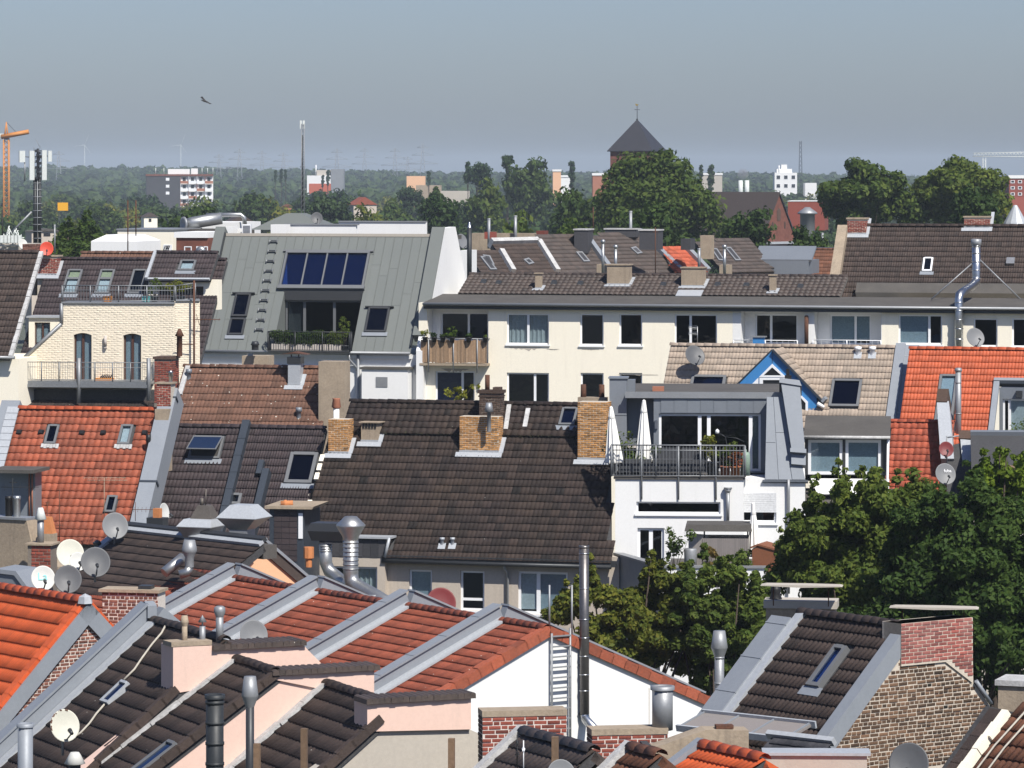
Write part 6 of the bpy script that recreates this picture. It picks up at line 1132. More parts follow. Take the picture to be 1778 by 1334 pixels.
# ================================================================ row of small red roofed houses with zinc party walls
def rback(o,al,th):
    e,d=axes(al); return Pl(o,-e,-d*math.cos(rad(th))+UP*math.sin(rad(th)))
def red_row():
    al,th=55,23; rp=roof(952,1093,103,al,th); T=Thing('red_roofed_terrace','terrace of small houses with red lichen roofs and zinc party walls','terrace',gbase(rp.o)); e,d=axes(al)
    L=6.6; xk=[rp.off(.5).hit(u,v)[0]for u,v in((395,979),(540,1000),(700,1022),(865,1045))]; xs=[rp.hit(246,979)[0]]+xk+[0]
    for i in range(5):
        a,c=xs[i]+(.1 if i else 0),xs[i+1]-.1 if i<4 else xs[5]; b=MB(); b.prism(rp,[(a,-L),(c,-L),(c,0),(a,0)],-.15,0); r_=T.part('roof',b,M_['feltd']); tiles(T,r_,rp,[(a,-L),(c,-L),(c,-.02),(a,-.02)],M_['tred'],.21,.375,'fine',n_ind=300,jit=.7); ridge(T,r_,rp.pt(a,-.02,.04),rp.pt(c,-.02,.04),.13,M_['tred'],L=.3)
    q=rback(rp.o,al,th); b=MB(); b.prism(q,[(.0,-7),(-xs[0],-7),(-xs[0],0),(.0,0)],-.15,.03); T.part('rear_slope',b,M_['tred'])
    for x in xk:
        b=MB(); b.box(rp,x-.13,x+.13,-L,.06,-.3,.42); w_=T.part('party_wall',b,M_['zinc']); b=MB(); b.box(q,-x-.13,-x+.13,-7,.0,-.3,.43); T.part('rear_wall',b,M_['zinc'],w_)
        b=MB(); b.box(rp,x-.19,x+.19,-L,.1,.425,.475); T.part('coping',b,M_['zinc'],w_); b=MB(); b.box(q,-x-.19,-x+.19,-7,.02,.436,.485); T.part('coping',b,M_['zinc'],w_)
        for k in range(6):b=MB(); b.box(rp,x-.195,x+.195,-L*(k+.6)/6,-L*(k+.6)/6+.03,.43,.487); T.part('seam',b,M_['zinc'],w_)
        b=MB(); b.box(rp,x+.133,x+.38,-L,-.1,.07,.115); b.box(rp,x+.133,x+.16,-L,0,.115,.17); T.part('flashing',b,M_['zincl'],w_)
           
    S=sidep(rp.o,al); t=math.tan(rad(th)); zb=-rp.o.z; b=MB(); b.prism(S,[(-6.4,zb),(7,zb),(7,-7*t-.02),(0,-.02),(-6.4,-6.4*t-.02)],-.3,0); g=T.part('gable_wall',b,M_['white'])
    n=16
    for k in range(n):
        y0,y1=-6.3*(k+1)/n,-6.3*k/n; b=MB(); b.box(rp,-.16,.09+.012*(k%2),y0-.03,y1,.05,.09+.022*(k%2)); b.box(rp,.05,.10,y0-.03,y1,-.16,.05); T.part('verge_tile',b,M_['torangew'],g)
        y0,y1=-6.9*(k+1)/n,-6.9*k/n; b=MB(); b.box(q,-.09-.012*(k%2),.16,y0-.03,y1,.05,.09+.022*(k%2)); b.box(q,-.10,-.05,y0-.03,y1,-.16,.05); T.part('verge_tile',b,M_['torangew'],g)
    b=MB(); x=S.hit(1127,1230)[0]; b.box(S,x-.012,x+.012,-9,S.hit(1127,1195)[1],.002,.006); T.part('joint',b,M_['greige'],g)
    return rp,S
RR,RS=red_row()
def ladder():
    S=RS.off(.12); c=S.pt(*S.hit(958,1315)); T=Thing('roof_ladder','galvanised steel ladder fixed to the white gable wall','ladder',c)
    xa,xb=S.hit(958,1150)[0],S.hit(990,1150)[0]; zt,zb=S.hit(958,1100)[1],S.hit(958,1316)[1]
    for x in(xa,xb):b=MB(); b.bar(S.pt(x,zb),S.pt(x,zt+(.0 if x==xa else .1)),.045); T.part('rail',b,M_['galv'])
    n=12; 
    for k in range(n):z=zt-.1-(zt-zb)*k/n; b=MB(); b.box(S,xa,xb,z,z+.035,-.02,.03); T.part('rung',b,M_['galv'])
    for u,v1 in((954,1095),(993,1125)):x,z=S.off(-.3).hit(u,1016); z1=S.off(-.3).hit(u,v1)[1]; b=MB(); b.tube(S.pt(x,z,-.3),S.pt(x,z1,-.3),.026,None,8); T.part('handrail',b,M_['galv'])
ladder()
c=RS.pt(*RS.hit(1014,1245),.22); Y=c.y; T=Thing('steel_chimney_flue','tall dark stainless flue rising in front of white gable wall','flue',c); b=MB(); b.tube(P(1015,1240,Y),P(1014,950,Y),.125,None,18); T.part('pipe',b,M_['flue'])
for v in(1200,1172,1140,1108,1076,1022,962):b=MB(); b.tube(P(1014.5,v,Y),P(1014.5,v-1.6,Y),.133,None,18); T.part('band',b,M_['steel'])
b=MB(); b.lathe(P(1014,951,Y),UP,[(.126,-.02),(.138,0),(.138,.05),(.11,.05),(.11,-.2)],18); T.part('rim',b,M_['flue']); b=MB(); b.pipe([P(1015,1240,Y),P(1017,1250,Y),P(1037,1272,Y-.8)],.12,14); T.part('elbow',b,M_['steel'])
for v in(1155,1240):b=MB(); b.bar(P(1006,v,Y),P(1006,v,Y+.4),.05); T.part('bracket',b,M_['dkmetal'])
# ================================================================ orange house at the left edge with brick gable
def coping_row(T,parent,pl,x0,x1,y,wd,mt,n,h=.11):
    for k in range(n):
        a=x0+(x1-x0)*k/n; c=x0+(x1-x0)*(k+1)/n; m=(a+c)/2; b=MB()
        b.prism(Pl(pl.pt(0,y,0),pl.a,pl.b),[(a,0),(c,0),(c-.004,h*.8),(m+(c-a)*.2,h),(m-(c-a)*.2,h),(a+.004,h*.8)],-wd,.12+.02*R.random()); T.part('coping_tile',b,M_[mt],parent)
def left_orange():
    al,th=53,45; rp=roof(152,1047,90,al,th); T=Thing('left_orange_house','house with bright orange roof and red brick gable at the left edge','house',gbase(rp.o)); x0=rp.hit(8,1022)[0]-.3; L=6.5
    b=MB(); b.prism(rp,[(x0,-L),(0,-L),(0,0),(x0,0)],-.2,0); r_=T.part('roof',b,M_['feltd']); tiles(T,r_,rp,[(x0,-L),(-.22,-L),(-.22,0),(x0,0)],M_['torange'],.2,.345,'fine',jit=.5); ridge(T,r_,rp.pt(x0,0,.04),rp.pt(-.1,0,.04),.14,M_['torange'],L=.33)
    q=rback(rp.o,al,th); b=MB(); b.prism(q,[(0,-3),(-x0,-3),(-x0,0),(0,0)],-.2,.04); T.part('rear_slope',b,M_['torange'])
    n=19
    for k in range(n):y0,y1=-L*(k+1)/n,-L*k/n; b=MB(); b.box(rp,-.22,.0,y0-.03,y1,.05,.10); b.box(rp,-.03,.03,y0-.03,y1,-.08,.05); T.part('verge_tile',b,M_['torange'],r_)
    for k in range(4):y0,y1=-.36*(k+1),-.36*k; b=MB(); b.box(q,.0,.22,y0-.03,y1,.05,.10); T.part('verge_tile',b,M_['torange'],r_)
    S=sidep(rp.o,al); t=math.tan(rad(th)); zb=-rp.o.z; g=[(-6.5,zb),(1.6,zb),(1.6,-1.6*t-.1),(0,-.1),(-6.5,-6.5*t-.1)]; b=MB(); b.prism(S,g,-.3,0); gw=T.part('gable_wall',b,M_['mortarl']); clip=[(-4.6,-6),(1.6,-6),(1.6,-1.6*t-.2),(0,-.2),(-4.6,-4.6*t-.2)]; bricks(T,gw,S,-4.4,1.6,-5.2,-.2,M_['brickm'],L=.22,H=.062,J=.016,clip=clip,bond='cross')
    zp=rp.off(0); b=MB(); b.box(rp,.035,.09,-L,.02,-.32,.02); T.part('barge_board',b,M_['zinc'],gw); b=MB(); b.box(q,-.09,-.035,-1.9,.02,-.36,.02); T.part('barge_board',b,M_['zinc'],gw); b=MB(); b.lathe(rp.pt(-.02,.03,.1),UP,[(.18,-.1),(.15,.05),(.0,.12)],6,True); T.part('ridge_cap',b,M_['zincl'],gw)
    return rp,S
LO,LOS=left_orange()
c=P(178,1118,93); T=Thing('brick_chimney','weathered red brick chimney with stone cap behind orange roof apex','chimney',c-UP*3); F=facp(c,12); s_=FL/c.y; w_=100/s_; h_=90/s_; b=MB(); b.box(F,0,w_,-2,h_,-.6,0); o=T.part('stack',b,M_['mortarl']); bricks(T,o,F,0,w_,-1.2,h_,M_['brickm'],L=.2,H=.058,J=.022,bond='cross',wob=2.); bricks(T,o,Pl(F.pt(0,0,-.6),F.n,UP),0,.6,0,h_,M_['brickm'],n_ind=60); b=MB(); b.box(F,-.08,w_+.05,h_+.003,h_+.07,-.66,.06); T.part('cap',b,M_['conc']); b=MB(); b.box(F,w_*.62,w_*.85,h_+.073,h_+.15,-.4,-.1); T.part('tile',b,M_['dkmetal'])
# ================================================================ stepped pink houses with dark roofs
def pink_houses():
    al=64; rp=roof(268,1079,83,al,39.5); T=Thing('pink_stepped_house','stepped pink rendered gables with dark ribbed tile roofs between them','house',gbase(rp.o)); H=rp.hit; xv=H(300,1203)[0]; L=6.2
    def slope(rp,x0,x1,L,mt,top=0,prof='fine',tw=.2,tg=.345,flash=True,sk=(),yv=0.):
        b=MB(); b.prism(rp,[(x0,-L),(x1,-L),(x1,top),(x0,top)],-.18,0); r_=T.part('roof',b,M_['feltd']); tiles(T,r_,rp,[(x0,-L),(x1,-L),(x1,top),(x0,top)],M_[mt],tw,tg,prof,skip=sk,jit=.6); ridge(T,r_,rp.pt(x0,top,.03),rp.pt(x1,top,.03),.115,M_[mt],L=.3)
        n=round(L/tg)
        for k in range(n):
            y0,y1=top-(L+top)*(k+1)/n,top-(L+top)*k/n
            if y0>yv:continue
            b=MB(); b.box(rp,x1-.08,x1+.07,y0-.05,y1,.05,.09+.014*(k%2)); b.box(rp,x1+.04,x1+.07,y0-.05,y1,-.07,.05); T.part('verge_tile',b,M_[mt],r_)
        if flash:
            b=MB(); m=9
            for k in range(m):b.box(rp,x0-.02,x0+R.uniform(.16,.24),-L*(k+1)/m,-L*k/m-.01,.06,.11+.03*R.random())
            T.part('flashing',b,M_['lead'],r_,kind='stuff')
        return r_
    sk=(H(172,1228)[0],H(214,1186)[0]-.1,H(172,1228)[1],H(214,1186)[1]); sk=(H(186,1226)[0]-.24,H(186,1226)[0]+.2,H(186,1226)[1],H(212,1187)[1])
    r1=slope(rp,.0,xv,L,'twarm',flash=False,tw=.30,sk=[sk],yv=H(300,1203)[1]); q=rback(rp.o,al,39.5)
    skylight(T,rp,sk,'zincl','navy',fw=.06,apron=None)
    b=MB(); b.box(rp,-.34,-.02,-L,.1,-.3,.34); b.box(q,.02,.34,-2,.0,-.3,.345); rm=T.part('rim',b,M_['zinc']); b=MB(); b.box(rp,-.40,.02,-L,.13,.344,.39); T.part('rim_coping',b,M_['zinc'],rm); b=MB(); b.box(rp,.0,.33,-L,-.03,.06,.10); T.part('flashing',b,M_['zincl'],rm); b=MB(); b.prism(Pl(rp.pt(-.15,0,.1),*axes(al)[:1],UP),[(-.2,0),(.2,0),(.2,.25),(0,.33),(-.2,.25)],-.1,.1); T.part('rim_apex',b,M_['zinc'],rm)
    b=MB(); b.prism(q,[(0,-2.5),(-xv,-2.5),(-xv,0),(0,0)],-.2,.03); T.part('rear_slope',b,M_['twarm'])
    def block(Sp,px,g):
        b=MB(); b.prism(Sp,[Sp.hit(*p)for p in px],-.6,.05); T.part('stack',b,M_['pink'],g)
    def gable(Sp,px,mt,name='gable_wall'):
        pts=[Sp.hit(*p)for p in px]; b=MB(); b.prism(Sp,pts,-.34,0); return T.part(name,b,M_[mt])
    S1=sidep(rp.pt(xv-.02,H(300,1203)[1]),al); g1=gable(S1,[(302,1122),(524,1118),(620,1215),(620,1420),(60,1420),(60,1402),(302,1207)],'pink'); block(S1,[(299,1122),(524,1118),(562,1162),(299,1204)],g1)
    h=S1.hit; a,c=h(300,1123),h(366,1121); b=MB(); b.box(S1,a[0]-.05,c[0],a[1],a[1]+.09,-.42,.06); T.part('mortar_cap',b,M_['conc'],g1); c2=h(528,1118); coping_row(T,g1,S1,c[0],c2[0],c2[1]-.02,.65,'tshade',16)
    p=S1.hit(411,1147); rp2=roofp(S1.pt(p[0],p[1],.02),66,34); x2=rp2.hit(472,1176)[0]; y2=rp2.hit(472,1176)[1]; sk2=(rp2.hit(250,1330)[0],rp2.hit(250,1330)[0]+.5,rp2.hit(230,1345)[1],rp2.hit(290,1290)[1]); r2=slope(rp2,0,x2,6.5,'twarm',tw=.36,tg=.35,sk=[sk2],yv=y2); skylight(T,rp2,sk2,'frgrey','blue',fw=.07,apron=None)
    S2=sidep(rp2.pt(x2-.02,y2),66); g2=gable(S2,[(482,1165),(648,1160),(648,1420),(200,1420),(200,1388),(474,1181)],'pink'); block(S2,[(476,1165),(648,1160),(648,1215),(476,1180)],g2); h=S2.hit; a,c=h(470,1166),h(656,1160); coping_row(T,g2,S2,a[0],c[0],(a[1]+c[1])/2-.05,.5,'tshade',17)
    p=S2.hit(567,1189); rp3=roofp(S2.pt(p[0],p[1],.02),66,38); x3=rp3.hit(640,1268)[0]; x3=max(x3,rp3.hit(628,1205)[0]); y3=rp3.hit(642,1268)[1]; r3=slope(rp3,0,x3,5.5,'twarm',tw=.36,tg=.35,yv=y3)
    S3=sidep(rp3.pt(x3-.02,y3),66); g3=gable(S3,[(640,1214),(816,1210),(816,1267),(640,1271)],'pink'); block(S3,[(636,1215),(816,1210),(816,1266),(636,1270)],g3); h=S3.hit; a,c=h(632,1216),h(822,1210); coping_row(T,g3,S3,a[0],c[0],(a[1]+c[1])/2-.04,.5,'tshade',18)
    g4=gable(S3.off(-.03),[(646,1271),(816,1267),(834,1275),(834,1440),(400,1440)],'greige','lower_wall')
    return rp,S1,rp2,S2,rp3,S3
K1,KS1,K2,KS2,K3,KS3=pink_houses()
b=MB(); pts=[K1.pt(*K1.hit(u,v),.09)for u,v in((296,1084),(285,1105),(268,1125),(250,1150),(238,1168),(220,1186))]; b.pipe(pts,.022,6); single('roof_cable',b,M_['cable'],'upper pale cable from dark ridge down to the small skylight','cable',pts[0]); b=MB(); pts=[K1.pt(*K1.hit(u,v),.09)for u,v in((186,1229),(172,1245),(160,1262),(145,1278),(128,1290))]; b.pipe(pts,.022,6); single('roof_cable',b,M_['cable'],'lower pale cable from small skylight down to the rusty dish','cable',pts[0])
for i,(u,v0,v1,r,mt,kd,nm)in enumerate(((327,1070,1120,.055,'conc','dbl','slim brownish vent pipe, left of three above pink coping'),(358,1076,1120,.06,'galv','hat','grey vent pipe with flat hat, middle of three above pink coping'),(388,1056,1113,.075,'galv','drum','taller grey vent pipe with double drum, right of three above coping'))):
    c=KS1.pt(*KS1.hit(u,v1),-.2); hood_pipe(nm,c,(v1-v0)*c.y/FL-.15,r,mt,r*1.5,.14,kd,group='vent pipes above the pink coping',low=.1)
c=P(373,1350,70); T=hood_pipe('thick black flue pipe rising at the lower edge before pink gable',c,1.42,.155,'antl',None,0,'tube',low=1.5,bands=4)
c=P(434,1350,71); hood_pipe('slim grey pipe with tall conical cowl beside black flue',c,1.42,.075,'dkmetal',.15,.36,'dbl',low=1.5,capmat='galv')
c=P(44,1345,74); hood_pipe('pale zinc pipe with wide collar at lower left corner',c,.92,.14,'zinc',None,0,'tube',low=1.5)
c=P(130,1345,76); hood_pipe('small white cone cowl under the rusty dish',c,.2,.11,'dkmetal',.2,.22,'cone',low=1.,capmat='dishw')
T,pl=dish('white satellite dish with rusty rim at lower left',P(113,1260,77),.315,'dishr',28,16,mast=.55); b=MB()
for k in range(26):
    a=1.2+2.3*R.random(); q=.93+.05*R.random(); b.lathe(pl.pt(.315*q*.94*math.cos(a),.315*q*math.sin(a),.0),pl.n,[(.008+.012*R.random(),.0),(0,.004)],6,True)
T.part('rust_patch',b,M_['rust'],kind='stuff')
dish('grey satellite dish half hidden behind first pink coping',P(441,1102,95),.36,'dishl',20,20,mast=.4)
# ================================================================ lower middle: brick chimneys, small roofs
def brick_stack(label,u0,u1,vt,vb,Y,al,dep,mt='brickr',cap=.10,group=None):
    c=P(u0,vb,Y); T=Thing('brick_chimney',label,'chimney',c-UP*2,group); F=facp(c,al); s_=FL/Y; w_=(u1-u0)/s_/math.cos(rad(al)); h_=(vb-vt)/s_; b=MB(); b.box(F,0,w_,-2,h_,-dep,0); o=T.part('stack',b,M_['mortarl']); bricks(T,o,F,0,w_,-.6,h_-cap,M_[mt],L=.228,H=.062,J=.016,bond='mix',wob=1.); bricks(T,o,Pl(F.pt(0,0,-dep),F.n,UP),0,dep,-.4,h_-cap,M_['brickd'],n_ind=80); b=MB(); b.box(F,-.01,w_+.01,h_-cap+.003,h_+.01,-dep-.01,.02); T.part('cap',b,M_['conc']); return F,w_,h_  # left face laid in darker brick, its shade put into the colour
brick_stack('red brick chimney with pale joints, left one below white gable',838,984,1236,1330,73,-9,.5)
CB,cbw,cbh=brick_stack('red brick chimney right of the steel flue foot',1028,1160,1268,1345,72,-9,.5)
c=CB.pt(1.32,cbh,-.2); hood_pipe('tapered grey chimney pipe on right red brick chimney',c,.72,.19,'galv',None,0,'tube',low=.05)
def small_house(label,name,u,v,Y,al,th,x1px,mt,tw,rimmat,L=3.,prof='rib',tg=.34,wall='greige'):
    rp=roof(u,v,Y,al,th); T=Thing(name,label,'house',gbase(rp.o)); x1=rp.hit(*x1px)[0]; b=MB(); b.prism(rp,[(0,-L),(x1,-L),(x1,0),(0,0)],-.15,0); r_=T.part('roof',b,M_['feltd']); tiles(T,r_,rp,[(0,-L),(x1,-L),(x1,0),(0,0)],M_[mt],tw,tg,'fine'); ridge(T,r_,rp.pt(0,0,.03),rp.pt(x1,0,.03),.13,M_[mt],L=.3)
    q=rback(rp.o,al,th); b=MB(); b.prism(q,[(-x1,-3),(0,-3),(0,0),(-x1,0)],-.15,.02); T.part('rear_slope',b,M_[mt]); b=MB(); b.box(rp,-.2,-.01,-L,.05,-.1,.14); b.box(q,.01,.2,-3,.0,-.1,.143); T.part('rim',b,M_[rimmat],r_); S=sidep(rp.pt(.0,0),al); t=math.tan(rad(th)); zb=-rp.o.z; b=MB(); b.prism(S,[(-2.5,zb),(2.5,zb),(2.5,-2.5*t-.2),(0,-.2),(-2.5,-2.5*t-.2)],-.2,-.01); T.part('end_wall',b,M_[wall]); return rp
SH1=small_house('small dark ribbed roof with pale mortar edge before left brick chimney','small_dark_roofed_house',913,1275,68,62,38,(1030,1310),'tshade',.3,'lead')
SH2=small_house('dark roof corner with white mortared verge before right brick chimney','corner_roofed_house',1100,1302,66,62,38,(1150,1315),'trust',.3,'lead')
SH3=small_house('small bright orange tiled roof with zinc edge at bottom','small_orange_roofed_house',1224,1298,67,60,30,(1335,1318),'torange',.26,'zinc')
for i,(u,v0,Y,nm)in enumerate(((783,1283,66,'weathered wooden post in front of beige wall bottom'),(445,1292,66,'short wooden post left of the grey cone capped pipe foot'),(527,1266,66,'wooden post standing before the lowest dark pink house roof'),(963,1280,64,'wooden post before small dark roof near the ladder foot'))):
    c=P(u,1350,Y); b=MB(); b.box(facp(c,10),-.05,.05,-1,(1350-v0)*Y/FL,-.1,0); single('wooden_post',b,M_['wood'],nm,'post',c,'wooden posts along the lower edge')
aerial('two dark aerial rods at small roof apex before brick chimney',898,1276,1345,66,((1290,-3,3,2,2),(1310,-4,4,2,3)),'cabled',.012)
aerial('short white aerial rod beside dark rod at small roof apex',909,1286,1345,66,((1301,-3,3,2,2),),'frwhite',.010)
dish('grey satellite dish cut off by the lower picture edge',P(975,1345,62),.24,'dishl',15,20,mast=.3)
def beige_stack():
    c=P(1130,1330,69); T=Thing('rendered_chimney','broad stained beige rendered chimney with stepped black left end','chimney',c-UP*2); F=facp(c,-6); w_=172*69/FL; b=MB(); b.prism(F,[(0,-2),(w_,-2),(w_,.58),(.95,.60),(.7,.52),(.05,.30),(0,.30)],-.5,0); T.part('stack',b,M_['conc']); b=MB(); b.box(F,-.12,.0,-1,.36,-.5,.02); T.part('dark_side',b,M_['feltd']); b=MB(); b.box(F,1.15,1.45,.6,.66,-.3,-.1); T.part('cover',b,M_['rust']); b=MB(); b.box(F,-.08,.75,.43,.47,-.5,.05); 
beige_stack()
                                
c=P(1180,1262,79); rp_=roofp(c,40,14); T=Thing('glass_lean_to','low zinc framed glass lean to roof beside the dark roof','canopy',c); b=MB(); b.box(rp_,0,2.6,0,.8,-.05,0); T.part('panes',b,M_['shed'])
for k in range(4):b=MB(); b.box(rp_,k*.85,k*.85+.03,0,.8,.002,.03); T.part('glazing_bar',b,M_['zinc'])
b=MB(); b.box(rp_,-.05,2.7,-.06,-.002,-.08,.05); b.box(rp_,-.05,2.7,.802,.85,-.08,.06); T.part('frame',b,M_['zincl'])
# ================================================================ dark roof with brown brick gable, lower right
def gable_house():
    al,th=52.6,43.5; rp=roof(1393,1066,82,al,th); T=Thing('brick_gable_house','dark tiled house with brown brick gable and red brick chimney','house',gbase(rp.o)); H=rp.hit; x1=H(1563,1092)[0]; L=4.6
    k=(H(1414,1195)[0]-.16,H(1414,1195)[0]+.22,H(1402,1195)[1],H(1440,1124)[1]); b=MB(); b.prism(rp,[(0,-L),(x1,-L),(x1,0),(0,0)],-.2,0); r_=T.part('roof',b,M_['feltd']); tiles(T,r_,rp,[(0,-L),(x1,-L),(x1,0),(0,0)],M_['twarm'],.27,.31,'fine',skip=[k],jit=.5); ridge(T,r_,rp.pt(0,0,.03),rp.pt(x1,0,.03),.13,M_['twarm'],L=.25); skylight(T,rp,k,'frgrey','blue',fw=.09,inner='blindb')
    q=rback(rp.o,al,th); b=MB(); b.prism(q,[(-x1,-5),(0,-5),(0,0),(-x1,0)],-.2,.03); T.part('rear_slope',b,M_['twarm'])
    b=MB(); b.box(rp,-.62,-.02,-L-2,-.25,-.3,.16); rm=T.part('rim',b,M_['zinc']); b=MB(); b.box(rp,-.02,.2,-L,-.05,.05,.13); T.part('flashing',b,M_['zincl'],rm)
    for j in range(5):b=MB(); b.box(rp,-.63,-.01,-L*(j+.5)/5,-L*(j+.5)/5+.03,.1,.172); T.part('seam',b,M_['zinc'],rm)
    b=MB(); b.box(rp,x1+.0,x1+.30,-L-1.5,-.1,-.2,.13); T.part('verge_coping',b,M_['zinc'],r_)
    S=sidep(rp.pt(x1+.28,-.1),al); px=[(1562,1100),(1688,1097),(1690,1185),(1718,1224),(1718,1450),(1300,1450),(1395,1318)]; pts=[S.hit(*p)for p in px]; b=MB(); pts[0]=S.hit(1566,1122); pts[6]=S.hit(1398,1342); b.prism(S,pts,-.35,0); g=T.part('gable_wall',b,M_['mortar'])
    cp=[S.hit(*p)for p in((1564,1150),(1640,1154),(1688,1190),(1714,1226),(1714,1400),(1384,1400),(1402,1318))]; xs=[p[0]for p in cp]; bricks(T,g,S,min(xs),max(xs),S.hit(1500,1345)[1],max(p[1]for p in cp),M_['brickb'],L=.23,H=.062,J=.017,clip=cp,bond='cross',wob=1.6)
    C=S.off(.04); r=(C.hit(1565,1130)[0],C.hit(1689,1130)[0],C.hit(1600,1152)[1],C.hit(1600,1080)[1]); b=MB(); b.box(C,r[0],r[1],r[2]-.02,r[3],-.55,0); ch=T.part('chimney',b,M_['mortar']); cpp=[(r[0],r[2]),(r[0],r[3]),(r[1],r[3]),(r[1],C.hit(1690,1186)[1]),(C.hit(1640,1156)[0],r[2])]; bricks(T,ch,C,r[0],r[1],C.hit(1690,1186)[1],r[3],M_['brickp'],L=.215,H=.06,J=.012,clip=[cpp[1],cpp[2],cpp[3],cpp[4],cpp[0]]); b=MB(); b.prism(C,cpp,-.5,-.003); T.part('chimney_foot',b,M_['mortar'],ch)
                                                                    
    F,w_,h_,o=chimney(T,None,1330,1448,1056,1130,.6,'conc',8,base=P(1330,1130,84),flash=None,low=1.,cap=.16,capmat='greige'); c=F.pt(.18,h_+.16,-.3); b=MB(); b.lathe(c,UP,[(.14,0),(.10,.12),(.12,.2),(.08,.28),(0,.28)],10); T.part('chimney_pot',b,M_['black'],o)
    for(u0,u1,v,Y)in((1320,1462,1019,83.5),(1544,1698,1057.5,80.5)):
        D=fac(u0,v,Y,8); w2=(u1-u0)*Y/FL; b=MB(); b.prism(D,[(0,.02),(w2*.5,-.01),(w2,.015),(w2-.05,.03),(w2*.6,.04),(.1,.04)],-.45,.0); sl=T.part('stone_slab',b,M_['greige'])
        for x in(.25,w2-.3):b=MB(); b.tube(D.pt(x,.0,-.3),D.pt(x,-.42,-.3),.012,None,5); T.part('stay',b,M_['rust'],sl)
    b=MB(); p0,p1=S.hit(1690,1182),S.hit(1716,1221); b.bar(S.pt(*p0,.08),S.pt(*p1,.08),.07); T.part('edge_trim',b,M_['zinc'],g)
    return rp,S
GH,GHS=gable_house()
dish('large grey satellite dish before the brown brick gable',P(1578,1326,70),.37,'dish',-12,18,mast=.5)
hood_pipe('dull grey flue with double cone cowl before the trees',P(1249,1215,96),1.22,.115,'galv',.2,.42,'dbl',bands=2)
c=P(1320,1312,74); T=Thing('slate_corner_roof','slate clad corner with pale zinc rail below brick gable house','roof corner',c); rp_=roofp(c,40,40); b=MB(); b.box(rp_,0,1.3,-1,.45,-.1,0); o=T.part('deck',b,M_['feltd']); V0,F0=tile_geo('flat',.16,.15); tiles(T,o,rp_,[(0,-1),(1.3,-1),(1.3,.45),(0,.45)],M_['slate'],.16,.14,'flat',stag=1,nx=2); b=MB(); b.box(rp_,-.1,1.4,.45,.55,-.05,.1); T.part('rail',b,M_['zincl'])
c=P(1328,1318,68); b=MB(); b.box(facp(c,2),0,1.72,-1,.06,-.5,0); T=Thing('parapet_wall','low beige parapet with light zinc capping at bottom right','wall',c); T.part('body',b,M_['greige']); b=MB(); b.box(facp(c,2),-.04,1.78,.063,.11,-.55,.05); T.part('coping',b,M_['zincl'])
def corner_house():
    al,th=52,42; rp=roof(1760,1243,71,al,th); T=Thing('rust_roofed_corner_house','rusty brown tiled roof with broken white mortar verge at bottom right','house',gbase(rp.o)); L=3.2; b=MB(); b.prism(rp,[(0,-L),(2.5,-L),(2.5,.3),(0,.3)],-.2,0); r_=T.part('roof',b,M_['feltd']); tiles(T,r_,rp,[(0,-L),(2.5,-L),(2.5,.3),(0,.3)],M_['trust'],.3,.33,'fine')
    n=10
    for k in range(n):b=MB(); b.box(rp,-.52,-.2,-L*(k+1)/n-.03,-L*k/n,.02,.10+.02); T.part('verge_tile',b,M_['twarm'],r_); b=MB(); b.box(rp,-.2,-.05+R.uniform(-.03,.05),-L*(k+1)/n,-L*k/n,.0,.13+R.uniform(0,.05)); T.part('mortar_verge',b,M_['cream' if k<6 else 'white'],r_)
    for dx in(.0,.25):b=MB(); b.pipe([rp.pt(.35+dx,.3,.1),rp.pt(.2+dx,-.8,.12),rp.pt(.15+dx,-1.8,.1),rp.pt(.05+dx,-L,.1)],.018,5); T.part('cable',b,M_['cable'],r_)
    F,w_,h_,o=chimney(T,None,1733,1800,1190,1245,.8,'conc',20,base=P(1733,1245,73),flash=None,low=1.2,cap=.1,capmat='lead'); S=sidep(rp.pt(-.5,0),al); b=MB(); b.prism(S,[(-3,-8),(2,-8),(2,-.4),(0,.1),(-3,-2.7)],-.2,-.05); T.part('end_wall',b,M_['feltd'])
corner_house()
# ================================================================ left middle: dishes, chimneys, dark roof with kitchen hoods
def hood_roof():
    al,th=48,31; rp=roof(216,921,122,al,th); T=Thing('kitchen_extract_house','low dark tiled house with bright flashings carrying metal extract hoods','house',gbase(rp.o)); x1=rp.hit(445,958)[0]; L=4.2; b=MB(); b.prism(rp,[(0,-L),(x1,-L),(x1,0),(0,0)],-.2,0); r_=T.part('roof',b,M_['feltd']); tiles(T,r_,rp,[(0,-L),(x1,-L),(x1,0),(0,0)],M_['tshade' if 0 else 'twarm'],.2,.345,'flat')
    e,d=axes(al); b=MB(); b.box(flat(rp.pt(0,0),al),-.05,x1,.0,.5,-.4,.0); T.part('felt_top',b,M_['felt']); b=MB(); b.box(rp,.1,x1,-.12,.06,.05,.14); b.box(rp,-.2,.1,-L,.05,.03,.12); T.part('flashing',b,M_['zincl'],r_); b=MB(); b.box(rp,.0,x1,.062,.2,.05,.2); T.part('edge',b,M_['dkmetal'],r_)
    for k in range(4):b=MB(); b.box(rp,-.22,-.02,-.5-k*.55,-.35-k*.55,.12,.25); T.part('clip',b,M_['dkmetal'],r_)
    return rp
HR=hood_roof()
